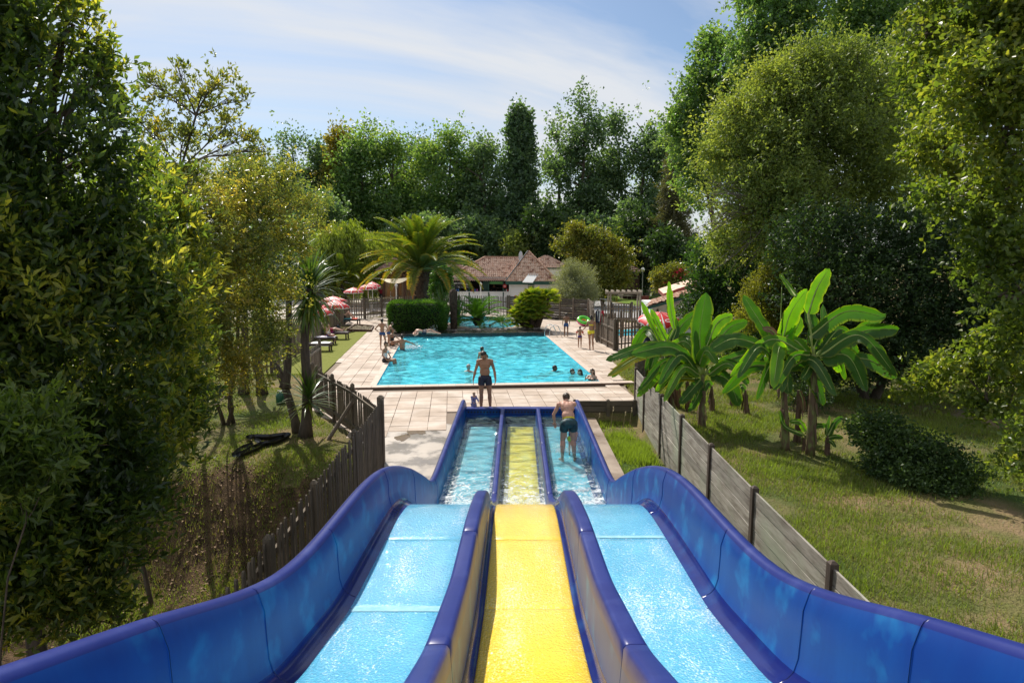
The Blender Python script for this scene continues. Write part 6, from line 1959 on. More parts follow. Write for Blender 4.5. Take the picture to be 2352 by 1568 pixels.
# parasols
def parasol(label, top, rim_y, rpx, Y, px=None, base_z=0.0, tilt=0.0, group='red and white parasols', logo=True):
    c = A(top[0], top[1], Y); k = Y / 1500
    R = rpx * k; drop = (rim_y - top[1]) * k * .95
    t = thing('parasol', label, 'parasol', (c.x, Y, base_z), 0, group)
    h = c.z - base_z
    part('pole', MB().tube([(0, 0, 0), (0, 0, h + .08)], .022, 8), m_wp, t)
    part('base', MB().lathe([(0, 0), (.22, 0), (.22, .05), (.05, .09), (.03, .3)], 12), m_wp, t)
    rt = bpy.data.objects.new('canopy', None)
    n = 8; red, wh = MB(), MB()

    def pt(a, f):
        z = h - drop * (f ** 1.5) * .82 if f <= 1 else h - drop * .82 - (f - 1) * 1.0
        rr = R * min(f, 1) * (1 - .05 * abs(math.sin(a * n / 2 + 0)) * f)
        return Vector((rr * math.cos(a), rr * math.sin(a), z))
    fr_ = [0.02, .25, .5, .75, 1.0, 1.0 + drop * .18]
    for s in range(n):
        a0, a1 = 2 * PI * s / n, 2 * PI * (s + 1) / n
        for mb, lo, hi, up in ((red, .06, .94, 0), (wh, -.06, .06, .003)):
            rows = [[pt(a0 + (a1 - a0) * (lo + (hi - lo) * j / 4), f) + Vector((0, 0, up)) for j in range(5)] for f in fr_]
            mb.grid(rows)
        rows = [[pt(a0 + (a1 - a0) * j / 4, f) * 1.0 + Vector((0, 0, 0)) for j in range(5)] for f in (fr_[-1], fr_[-1] + .03)]
        wh.grid(rows)
    cn = part('canopy', red, m_red, t, smooth=True); part('seam_tape', wh, m_wcloth, cn, smooth=True)
    if logo:
        lg = MB()
        for s in range(n):
            am = 2 * PI * (s + .5) / n; f = .68
            c0_ = pt(am, f); tx = Vector((-math.sin(am), math.cos(am), 0)); ty = (pt(am, f - .1) - c0_).normalized(); nn_ = tx.cross(ty)
            if nn_.z < 0: nn_ = -nn_
            def P_(x, y): return c0_ + tx * x * R * .15 + ty * y * R * .11 + nn_ * .012
            N_ = 20; o_i = [(math.cos(q), math.sin(q) * (1 - .35 * math.cos(q) ** 2 * 0)) for q in [2 * PI * k / N_ for k in range(N_)]]
            lg.add([P_(x * 1.1, y + .25 * abs(x) * (y > 0)) for x, y in o_i] + [P_(x * .8, y * .62 + .12 * abs(x) * (y > 0)) for x, y in o_i], [(k, (k + 1) % N_, N_ + (k + 1) % N_, N_ + k) for k in range(N_)])
            lg.add([P_(-.5, -.15), P_(0, .15), P_(.5, -.15), P_(0, -.02)], [(0, 3, 2, 1)])
            e0 = pt(am - .16, 1 + drop * .06); e1 = pt(am + .16, 1 + drop * .06); od = Vector((math.cos(am), math.sin(am), 0)) * .008
            dz = Vector((0, 0, -drop * .06 - .012)); lg.add([e0 + od, e1 + od, e1 + od + dz, e0 + od + dz], [(0, 1, 2, 3)])
        part('print', lg, m_wcloth, cn)
    rb = MB()
    for s in range(n):
        a0 = 2 * PI * s / n
        rb.tube([(0, 0, h - .04), pt(a0, .98) - Vector((0, 0, .02))], .008, 4)
    part('ribs', rb, m_wp, t)
    if tilt: t.rotation_euler = (tilt, 0, 0)
    return t


parasol('small looking parasol leftmost of the three by the gazebo', (811.5, 660.5), 672.5, 23, 51)
parasol('middle parasol of the three by the gazebo', (845, 651.5), 664.5, 22, 52)
parasol('parasol right of and behind the other two by the gazebo', (855, 647.5), 660, 20, 54)
parasol('front parasol over the sun lounger with its pole on the turf edge', (770, 689), 708, 33, 39.6)
parasol('parasol whose top shows behind the front lounger parasol', (765, 680.5), 693, 32, 43.5)
parasol('parasol partly hidden behind the spiky cordyline head', (728, 702), 722, 39, 36.2)
parasol('faded parasol leaning behind the banana leaves at the paddling pool', (1512, 713.5), 736, 50, 30.5, tilt=.22)


# picnic tables, plastic tables and chairs
def picnic(label, px, py, rz=0.0, s=1.0, group='wooden picnic tables on the terrace'):
    p = G(px, py); t = thing('picnic_table', label, 'picnic table', tuple(p), rz, group)
    for k in range(4): part('table_board', MB().box((0, -.27 + .18 * k, .74 * s), (1.7 * s, .165, .035)), m_woodl, t)
    for sd in (-1, 1):
        part('seat', MB().box((0, sd * .68 * s, .44 * s), (1.7 * s, .24, .035)), m_woodl, t)
    for x in (-.6 * s, .6 * s):
        part('leg_frame', MB().tube([(x, -.55 * s, 0), (x, -.2, .72 * s)], .035, 4).tube([(x, .55 * s, 0), (x, .2, .72 * s)], .035, 4).box((x, 0, .4 * s), (.04, 1.5 * s, .08)), m_woodl, t)
    return t


picnic('picnic table under the leftmost gazebo parasol', 818, 708)
picnic('picnic table in front, close to the long picket fence', 815, 722)
picnic('picnic table right of the gazebo parasol poles', 860, 706)
picnic('picnic bench alone on the far lawn', 1434, 688, .3, 1.0, None)


def chair(label, px, py, rz, group='white plastic terrace chairs'):
    p = G(px, py); t = thing('plastic_chair', label, 'chair', tuple(p), rz, group)
    part('seat', MB().box((0, 0, .43), (.46, .44, .04)), m_wp, t)
    bk = MB()
    for k in range(5): bk.box((-.17 + .085 * k, .22, .66), (.035, .03, .42), tilt=(-.15, 0))
    bk.box((0, .26, .88), (.46, .03, .07))
    part('backrest', bk, m_wp, t)
    for x, y in ((-.2, -.18), (.2, -.18), (-.2, .2), (.2, .2)): part('leg', MB().tube([(x * 1.1, y * 1.1, 0), (x, y, .43)], .02, 4), m_wp, t)
    for x in (-.24, .24): part('armrest', MB().tube([(x, -.2, .43), (x, -.22, .64), (x, .2, .66)], .018, 4), m_wp, t)
    return t


ch0 = [(893, 700, .4, 'white plastic chair left of the yellow topped table'), (921, 699, -2.6, 'white plastic chair right of the yellow topped table'), (884, 697, 1.0, 'white plastic chair tucked behind the yellow topped table'),
       (900, 690, 0, 'white plastic chair in front of the straw curtain'), (915, 691, .3, 'second white plastic chair in front of the straw curtain'), (1016, 696, 2.8, 'single white chair by the stacked chairs'),
       (1060, 698, .3, 'white chair before the lettered board'), (1078, 700, 2.9, 'white chair near the middle of the bar counter')]
for px, py, rz, lab in ch0: chair(lab, px, py, rz)
p = G(1001, 699)
stc = thing('chair_stack', 'stack of white plastic chairs beside the lantern post', 'chair stack', tuple(p))
for k in range(7): part('chair', MB().box((0, 0, .4 + .09 * k), (.5, .46, .03)).box((0, .22, .6 + .09 * k), (.48, .04, .36), tilt=(-.15, 0)), m_wp, stc)
for sx in (-.2, .2): part('leg', MB().tube([(sx, -.2, 0), (sx, -.2, .9)], .02, 4), m_wp, stc)


def table(label, px, py, w, d, mt, rz=0.0, cat='table'):
    p = G(px, py); t = thing('terrace_table', label, cat, tuple(p), rz)
    part('table_top', MB().box((0, 0, .72), (w, d, .05)), mt, t)
    for x, y in ((-1, -1), (1, -1), (1, 1), (-1, 1)): part('leg', MB().box((x * (w / 2 - .08), y * (d / 2 - .08), .35), (.05, .05, .7)), m_wp, t)
    return t


table('table with a pale yellow cloth before the gazebo', 902, 702, 1.7, .9, M('cloth_pale_yellow', (.72, .55, .30), .8))
table('white table right of the gazebo posts', 949, 694, .9, .6, m_wp)
table('long white table seen through the picket fence', 880, 716, 2.0, .7, m_wp)
table('white table at the foot of the bar counter', 1068, 704, 1.6, .7, m_wp)
table('pale topped table at the far end of the board fence', 1378, 705, 1.2, .8, m_wp)

# pergola gate
pg = thing('pergola_gate', 'bleached timber pergola over the black metal gate', 'pergola', (A(1432, 715, 46.5).x, 46.5, 0))
pz = A(1432, 672.5, 46.5).z
for px in (1397, 1402, 1464, 1470):
    part('post', MB().box((A(px, 700, 46.5).x, 46.5, pz / 2), (.11, .11, pz)), m_woodl, pg, world=True)
x0, x1 = A(1391, 670, 46.5).x, A(1474, 670, 46.5).x
part('beam', MB().box(((x0 + x1) / 2, 46.42, pz), (x1 - x0, .06, .15)), m_woodl, pg, world=True)
part('beam', MB().box(((x0 + x1) / 2, 46.6, pz), (x1 - x0, .06, .15)), m_woodl, pg, world=True)
for k in range(7):
    part('rafter', MB().box((x0 + .1 + (x1 - x0 - .2) * k / 6, 46.5, pz + .13), (.07, 1.3, .12)), m_woodl, pg, world=True)
gt_ = thing('metal_gate', 'black metal bar gate under the pergola', 'gate', (A(1428, 715, 46.2).x, 46.2, 0))
ga, gb_ = A(1405, 700, 46.2).x - gt_.location.x, A(1450, 700, 46.2).x - gt_.location.x
gtop = A(1428, 697, 46.2).z
for k in range(11): part('bar', MB().box((ga + (gb_ - ga) * (k + .5) / 11, 0, gtop / 2), (.025, .025, gtop)), m_metal_d, gt_)
for x in (ga, gb_): part('gate_post', MB().box((x, 0, gtop / 2 + .06), (.09, .09, gtop + .12)), m_metal_d, gt_)
for z in (.12, gtop - .02): part('rail', MB().box(((ga + gb_) / 2, 0, z), (gb_ - ga, .04, .05)), m_metal_d, gt_)

# far lawn and props
fl2 = MB(); poly_sheet(fl2, [(10, 51), (13.4, 50.6), (20, 51), (26, 66), (20, 76), (9, 72), (11, 60)], 0.018)
single('far_lawn', fl2, M('lawn_bright', (.10, .17, .025), .95, (.15, .21, .035), scale=2, bump=.5, bscale=60, spec=.1), kind='structure')
b = thing('utility_box', 'rust brown box shaped bin on the far lawn by the lamp', 'bin', (A(1481, 690, 58).x, 58, 0))
part('body', MB().box((0, 0, .45), (.62, .5, .9)), m_redwall, b); part('lid', MB().box((0, 0, .93), (.68, .56, .05)), m_redwall, b)
b = thing('small_sign', 'small white notice on a thin post right of the brown bin', 'sign', (A(1494, 690, 57).x, 57, 0))
part('post', MB().box((0, 0, .55), (.04, .04, 1.1)), m_metal_d, b); part('panel', MB().box((0, -.03, 1.12), (.14, .02, .22)), m_wp, b)
b = thing('toy_cart', 'small red ride-on toy by the white bar wall', 'toy', (A(1185, 680, 54.8).x, 54.8, 0))
part('body', MB().box((0, 0, .92), (.3, .22, .24)).box((-.08, 0, 1.1), (.12, .2, .14)), m_redp, b); part('frame', MB().tube([(.18, 0, 0), (.2, 0, 1.25), (.46, 0, 1.25), (.46, 0, 0)], .016, 4).box((0, 0, .4), (.4, .3, .8)), m_redp, b)

# shelter with tiled roof behind the bananas
sh = thing('tiled_shelter', 'low white shelter with green edged tile roof behind the bananas', 'building', (A(1540, 740, 37).x, 37, 0))
def slab_roof(P, th, mt, mte, name='roof'):
    mb = MB(); P = [Vector(p) for p in P]; d = Vector((0, 0, -th))
    mb.add(P + [p + d for p in P], [(0, 1, 2, 3), (7, 6, 5, 4)])
    part(name, mb, mt, sh, world=True)
    e = MB(); e.add(P + [p + d for p in P], [(0, 4, 5, 1), (1, 5, 6, 2), (2, 6, 7, 3), (3, 7, 4, 0)]); part('fascia', e, mte, sh, world=True)


a, b_, c_, d_ = A(1484, 705, 36.5), A(1600, 672, 35.0), A(1600, 657, 38.5), A(1500, 692, 40)
slab_roof([a, b_, c_, d_], .16, m_rooft, m_green)
part('roof_tiles', tile_face(a + Vector((0, 0, .02)), b_ + Vector((0, 0, .02)), c_ + Vector((0, 0, .02)), d_ + Vector((0, 0, .02)), pitch=.4, row=.5, amp=.02), m_rooft, sh, world=True, kind='stuff')
a, b_, c_, d_ = A(1524, 674.5, 39.5), A(1620, 641, 38), A(1600, 636, 43), A(1512, 663.5, 44)
slab_roof([a, b_, c_, d_], .22, m_rooft, m_redwall, 'upper_roof')
part('wall', MB().box((A(1560, 740, 38).x, 38.6, .9), (3.6, 3.2, 1.8)), m_white, sh, world=True)
part('wall', MB().box((A(1582, 700, 41).x, 41.5, .95), (2.2, 2.4, 1.9)), m_white, sh, world=True)
part('window', MB().box((A(1549, 715, 36.9).x, 36.97, 1.0), (.35, .04, .8)), m_green, sh, world=True)

# paddling pool
wp = [G(1415, 758), G(1535, 752), G(1560, 768), G(1412, 771)]
pb = MB(); poly_sheet(pb, [(p.x, p.y) for p in (wp[3], wp[2], wp[1], wp[0])], 0.016)
single('paddling_pool_water', pb, m_water, kind='structure')
pl2 = MB(); poly_sheet(pl2, [(p.x, p.y) for p in (wp[3], wp[2], wp[1], wp[0])], 0.008)
single('paddling_pool_floor', pl2, m_liner, kind='structure')

# ladder
lp = G(1262, 771)
ld = thing('pool_ladder', 'bent stainless steel ladder rails at the far right pool corner', 'ladder', (lp.x, lp.y, 0))
for dx, dy in ((0, 0), (.25, -.45)):
    o = Vector((dx, dy, 0))
    part('handrail', MB().tube([o + Vector((-.28, 0, -.7)), o + Vector((-.27, 0, .25)), o + Vector((-.2, 0, .52)), o + Vector((.0, 0, .66)), o + Vector((.2, 0, .6)), o + Vector((.34, 0, .3)), o + Vector((.4, 0, -.02))], .022, 8), m_steel, ld, smooth=True)
for z in (-.2, -.45): part('rung', MB().tube([(-.28, 0, z), (-.03, -.45, z)], .02, 6), m_steel, ld)

# inflatable ring
rc = A(1341, 735, 42)
rg = thing('swim_ring', 'big inflatable ring in green, pink and orange by the board fence', 'swim ring', tuple(rc))
m_rg = [M('vinyl_green', (.12, .62, .05), .25), M('vinyl_pink', (.75, .06, .32), .25), M('vinyl_orange', (.85, .30, .02), .25)]
R_, r_ = .32, .15
for k, (lo, hi) in enumerate(((.12 * PI, .95 * PI), (-.45 * PI, .12 * PI), (-1.05 * PI, -.45 * PI))):
    mb = MB(); rows = []
    for i in range(8):
        ph = lo + (hi - lo) * i / 7
        rows.append([((R_ + r_ * math.cos(ph)) * math.cos(t), (R_ + r_ * math.cos(ph)) * math.sin(t), r_ * math.sin(ph)) for t in [2 * PI * j / 28 for j in range(29)]])
    mb.grid(rows); part('band', mb, m_rg[k], rg, smooth=True)
rg.rotation_euler = (.55, .15, 0); rg.location.z = .33
# bags and towels on the fence
for (px, py, w, h, col, lab) in ((1381.5, 703, .22, .72, (.6, .02, .04), 'red towel hanging on the fence by the paddling pool'), (1376, 706, .25, .55, (.55, .62, .62), 'pale bag hanging on the fence between two towels'),
                                 (1372, 702, .22, .62, (.02, .03, .07), 'dark blue towel hung at the end of the fence')):
    p = A(px, py, 33.9); mb = MB(); rows = []
    for i in range(6):
        rows.append([(w * (-.5 + j / 6) * (1 - .12 * i / 5), -.05 - .05 * math.sin(j * 1.9 + i * .4) - .03 * i / 5, .12 - h * i / 5) for j in range(7)])
    mb.grid(rows)
    o = single('hanging_towel', mb, M('cloth_' + lab.split()[0], col, .9), lab, 'towel' if 'towel' in lab else 'bag', smooth=True, loc=(p.x, 33.75, 1.55))
    mb2 = MB(); mb2.grid([[(q[0], q[1] + .04, q[2]) for q in r_] for r_ in rows]); part('back_fold', mb2, o.data.materials[0], o, smooth=True)
p = A(1487, 745, 30.4)
mb = MB(); mb.lathe([(0.01, .28), (.15, .2), (.2, .05), (.17, -.1), (.05, -.25), (.1, -.6), (.22, -.9), (.25, -1.25), (.1, -1.3)], 10)
single('hanging_clothes', mb, M('cloth_navy', (.015, .02, .05), .9), 'navy cap and clothes hung on the front picket fence', 'clothes', smooth=True, loc=(p.x, 30.3, 1.35))

# rocks on the cascade and between the pools, soil bed
sb_ = MB(); c = pp(PW / 2 + .3, PL + 2.4)
sb_.box((c.x, c.y, .0), (PW + .6, 1.9, .18), 0.093)
single('rock_bed', sb_, m_rock, kind='structure')


def rock(mb, c, s, seed):
    r = random.Random(seed); bm = bmesh.new(); bmesh.ops.create_icosphere(bm, subdivisions=2, radius=1)
    for v in bm.verts:
        v.co *= 1 + r.uniform(-.16, .16); v.co = Vector((v.co.x * s[0], v.co.y * s[1], v.co.z * s[2]))
    mb.add([v.co + Vector(c) for v in bm.verts], [tuple(v.index for v in f.verts) for f in bm.faces]); bm.free()


r = random.Random(31)
for k in range(16):
    c = pp(3.0 + k * .33 + r.uniform(-.1, .1), PL + 1.55 + r.uniform(0, .9))
    mb = MB(); s = r.uniform(.09, .19); rock(mb, (0, 0, 0), (s, s * .8, s * .6), k)
    q = single('rock', mb, m_rock, 'grey rock in the planted bed between the two pools', 'rock', 'rocks between the pools', loc=(c.x, c.y, .12), rot=r.uniform(0, 6))
# pebble bed with timber edging
pc = [G(815, 748.5), G(858, 751.5), G(852, 762), G(797, 761)]
pbn = MB(); poly_sheet(pbn, [(p.x, p.y) for p in (pc[3], pc[2], pc[1], pc[0])], .022)
single('pebble_bed', pbn, m_dark, kind='structure')
peb = MB(); r = random.Random(6)
ip = [(p.x, p.y) for p in pc]
bx = [p[0] for p in ip]; by = [p[1] for p in ip]; cnt = 0
while cnt < 420:
    x, y = r.uniform(min(bx), max(bx)), r.uniform(min(by), max(by))
    if not inside((x, y), ip): continue
    s = r.uniform(.035, .075); cnt += 1
    peb.add([(x + s, y, .05), (x, y + s * .8, .045), (x - s, y, .05), (x, y - s * .8, .045), (x, y, .05 + s * .7), (x, y, 0.0)], [(0, 1, 4), (1, 2, 4), (2, 3, 4), (3, 0, 4), (1, 0, 5), (2, 1, 5), (3, 2, 5), (0, 3, 5)])
single('pebbles', peb, M('pebble_cream', (.55, .48, .34), .8, (.32, .27, .18), scale=6), kind='stuff')
ed = thing('timber_edging', 'low timber frame round the pebble bed beside the turf', 'edging', (pc[1].x, pc[1].y, 0))
for i in range(4):
    a, b_ = pc[i], pc[(i + 1) % 4]
    part('edge_board', MB().box(((a.x + b_.x) / 2 - pc[1].x, (a.y + b_.y) / 2 - pc[1].y, .07), ((b_ - a).length, .05, .14), math.atan2(b_.y - a.y, b_.x - a.x)), m_wood, ed)

# sun loungers
m_sling = M('lounger_fabric_dark', (.07, .05, .06), .8); m_lfr = M('lounger_wood_dark', (.055, .035, .028), .6)


def lounger(label, foot, rz, back=.6, cloth=None, cl=1.3, group='sun loungers on the artificial turf'):
    t = thing('sun_lounger', label, 'sun lounger', tuple(foot), rz, group)       # foot end at origin, head towards -x
    for y in (-.3, .3): part('side_rail', MB().box((-.8, y, .34), (1.75, .05, .07)), m_lfr, t)
    for x in (-.06, -1.5):
        for y in (-.3, .3): part('leg', MB().box((x, y, .16), (.07, .05, .33)), m_lfr, t)
    sl_ = part('seat', MB().box((-.62, 0, .39), (1.24, .6, .03)), m_sling, t)
    c, s = math.cos(back), math.sin(back)
    part('backrest', MB().add([(-1.22, y, .39) for y in (-.3, .3)] + [(-1.22 - .62 * c, y, .39 + .62 * s) for y in (.3, -.3)] + [(-1.22, y, .36) for y in (-.3, .3)] + [(-1.22 - .62 * c, y, .36 + .62 * s) for y in (.3, -.3)],
                                [(0, 1, 2, 3), (7, 6, 5, 4), (0, 4, 5, 1), (2, 6, 7, 3), (1, 5, 6, 2), (3, 7, 4, 0)]), m_sling, t)
    return t


def towel(label, lo, dx, w, z, mt, cat='towel', drop=.0):
    mb = MB(); rows = []
    for i in range(9):
        x = dx[0] + (dx[1] - dx[0]) * i / 8
        rows.append([(x, -w / 2 + w * j / 6, z + .012 * math.sin(i * 1.7 + j) - (drop if j in (0, 6) else 0)) for j in range(7)])
    mb.grid(rows)
    return single('towel', mb, mt, label, cat, smooth=True, loc=tuple(lo.location), rot=lo.rotation_euler[2])


l1 = lounger('dark sun lounger of the man in red shorts', G(800, 779), .05, .75)
l2 = lounger('sun lounger by the far fence with teal and red towels', G(826, 746), -.02, .9)
l3 = lounger('sun lounger nearest the turf corner with a white towel', G(762, 806), .12, .6)
l4 = lounger('sun lounger between the child and the man in red shorts', G(771, 791), .1, .6)
towel('teal towel spread on the far sun lounger', l2, (-1.2, -.5), .66, .43, M('cloth_teal', (.02, .32, .38), .9), drop=.14)
towel('red towel at the foot of the far sun lounger', l2, (-.5, -.12), .64, .43, M('cloth_coral', (.75, .08, .04), .9), drop=.12)
towel('white towel on the lounger nearest the turf corner', l3, (-.9, -.05), .66, .43, m_wcloth, drop=.15)
towel('pale striped towel under the seated child', l4, (-.9, .02), .62, .43, M('cloth_lilac', (.5, .46, .55), .9, (.7, .68, .72), scale=12), drop=.1)
towel('magenta towel on the backrest side of the man in red shorts', l1, (-1.2, -.75), .66, .43, M('cloth_magenta', (.35, .01, .16), .9), drop=.2)
p = G(764, 757)
tb = thing('inner_tube', 'black inflatable tube lying behind the lying man', 'swim ring', (p.x, p.y, .16))
mb = MB(); rows = []
for i in range(12):
    ph = 2 * PI * i / 11; rows.append([((.32 + .14 * math.cos(ph)) * math.cos(t), (.32 + .14 * math.cos(ph)) * math.sin(t), .14 * math.sin(ph)) for t in [2 * PI * j / 26 for j in range(27)]])
mb.grid(rows); part('tube', mb, M('rubber_navy', (.012, .02, .04), .25), tb, smooth=True)
q = MB().tube([(0, -.46, .02), (0, -.5, .05)], .012, 5); part('valve', q, m_metal_d, tb)

# left grass: rubber channel piece, green watering can
rb = thing('rubber_edging', 'loop of black rubber edging lying folded on the left grass', 'edging', tuple(G(575, 1038)))
P_ = [G(520, 1068), G(545, 1050), G(572, 1038), G(556, 1022), G(600, 1022), G(643, 1018), G(610, 1034), G(585, 1040), G(560, 1054), G(528, 1067)]
P_ = [Vector((p.x, p.y + .5, float(ground_h(np.array([p.x]), np.array([p.y + .5]))[0]))) for p in P_]
cur = catmull([p - rb.location + Vector((0, 0, .05)) for p in P_], 60)
mb = MB(); rows = []
for i, p in enumerate(cur):
    t = (cur[min(i + 1, 59)] - cur[max(i - 1, 0)]).normalized(); s = Vector((-t.y, t.x, 0))
    rows.append([p + s * -.10 + Vector((0, 0, .05)), p + s * -.09, p + s * -.04 + Vector((0, 0, -.05)), p + s * .04 + Vector((0, 0, -.05)), p + s * .09, p + s * .10 + Vector((0, 0, .06))])
mb.grid(rows)
part('channel', mb, M('rubber_black', (.012, .012, .012), .28), rb, smooth=True)
wc = thing('watering_can', 'small dark green canister standing on the left grass', 'canister', tuple(G(645, 925)))
part('body', MB().lathe([(0, 0), (.13, 0), (.14, .03), (.14, .24), (.12, .28), (.05, .31), (.05, .35), (0, .35)], 14), M('plastic_green_dark', (.01, .09, .045), .35), wc, smooth=True)
part('handle', MB().tube([(-.1, 0, .28), (-.08, 0, .38), (.08, 0, .38), (.1, 0, .28)], .012, 5), m_metal_d, wc)
# ---------------------------------------------------------------- people
def skin(name, c, c2):
    m = M(name, c, .5, c2, scale=9, spec=.4)
    b = m.node_tree.nodes['Principled BSDF']
    b.inputs['Subsurface Weight'].default_value = .0
    return m


sk_tan = skin('skin_tan', (.40, .215, .13), (.34, .17, .10))
sk_fair = skin('skin_fair', (.58, .37, .27), (.52, .29, .21))
sk_pink = skin('skin_pinkish', (.56, .32, .23), (.50, .25, .18))
sk_brown = skin('skin_brown', (.24, .12, .07), (.19, .09, .05))
h_dark = M('hair_dark', (.018, .012, .009), .5, (.035, .022, .014), scale=40)
h_brown = M('hair_brown', (.07, .04, .022), .5, (.04, .022, .013), scale=40)
h_blond = M('hair_blond', (.34, .20, .09), .5, (.24, .13, .06), scale=40)
h_grey = M('hair_grey', (.30, .28, .26), .5)
c_navy = M('swim_navy', (.010, .014, .035), .6, (.014, .018, .045), scale=20)
c_blue = M('swim_blue', (.015, .06, .19), .6)
c_black = M('swim_black', (.008, .008, .010), .5)
c_white = M('shirt_white', (.74, .72, .72), .8)
c_yel = M('swim_yellow', (.80, .68, .03), .6)
c_lil = M('rash_vest_lilac', (.28, .27, .50), .7, (.18, .18, .36), scale=18)
c_teal = M('swim_dark_teal', (.010, .030, .042), .6, (.012, .07, .085), scale=16)
c_purple = M('swim_purple', (.05, .02, .16), .6)
c_red = M('cloth_dark_red', (.33, .010, .035), .7)
c_lime = M('swim_lime', (.35, .6, .05), .6)

REST = dict(pel=(0, .0, .96), bel=(0, -.005, 1.10), chs=(0, -.01, 1.30), nck=(0, .01, 1.47), hed=(0, -.02, 1.63),
            sL=(.185, .0, 1.42), eL=(.245, .02, 1.13), wL=(.265, -.04, .885), fL=(.265, -.06, .80),
            sR=(-.185, .0, 1.42), eR=(-.245, .02, 1.13), wR=(-.265, -.04, .885), fR=(-.265, -.06, .80),
            hL=(.095, 0, .92), kL=(.105, -.02, .50), aL=(.105, .02, .08), tL=(.12, -.13, .03),
            hR=(-.095, 0, .92), kR=(-.105, -.02, .50), aR=(-.105, .02, .08), tR=(-.12, -.13, .03))
# +x is the person's left, they face -y
SEGS = [('pel', 'bel'), ('bel', 'chs'), ('chs', 'nck'), ('nck', 'hed'), ('pel', 'hL'), ('pel', 'hR'), ('hL', 'kL'), ('hR', 'kR'), ('kL', 'aL'), ('kR', 'aR'), ('aL', 'tL'), ('aR', 'tR'),
        ('chs', 'sL'), ('chs', 'sR'), ('sL', 'eL'), ('sR', 'eR'), ('eL', 'wL'), ('eR', 'wR'), ('wL', 'fL'), ('wR', 'fR')]
SI = {s: i for i, s in enumerate(SEGS)}


def capsule(mb, a, b, ra, rb, n=10):
    a, b = Vector(a), Vector(b); d = b - a
    if d.length < 1e-5: d = Vector((0, 0, 1e-4)); b = a + d
    t = d.normalized(); pts, rad = [], []
    for k in range(4): th = PI / 2 * (k / 3.99); pts.append(a - t * ra * math.cos(th)); rad.append(max(.001, ra * math.sin(th)))
    for k in range(4): th = PI / 2 * (k / 3.99); pts.append(b + t * rb * math.sin(th)); rad.append(max(.001, rb * math.cos(th)))
    mb.tube(pts, rad, n)


def ellip(mb, c, R, r, n=12, m=8):
    vs = []; R = Matrix(R).transposed() if not isinstance(R, Matrix) else R
    for i in range(m + 1):
        ph = PI * i / m
        for k in range(n):
            th = 2 * PI * k / n; ss = max(math.sin(ph), .01)
            vs.append(Vector(c) + R @ Vector((r[0] * ss * math.cos(th), r[1] * ss * math.sin(th), r[2] * math.cos(ph))))
    fs = [(i * n + (k + 1) % n, i * n + k, (i + 1) * n + k, (i + 1) * n + (k + 1) % n) for i in range(m) for k in range(n)]
    fs += [tuple(range(n)), tuple(m * n + k for k in range(n - 1, -1, -1))]
    mb.add(vs, fs)


def frame(up, right):
    up = up.normalized(); r = (right - up * right.dot(up)).normalized(); f = up.cross(r)
    return Matrix((r, f, up)).transposed()          # columns: right(+x), forward axis (+y is back), up


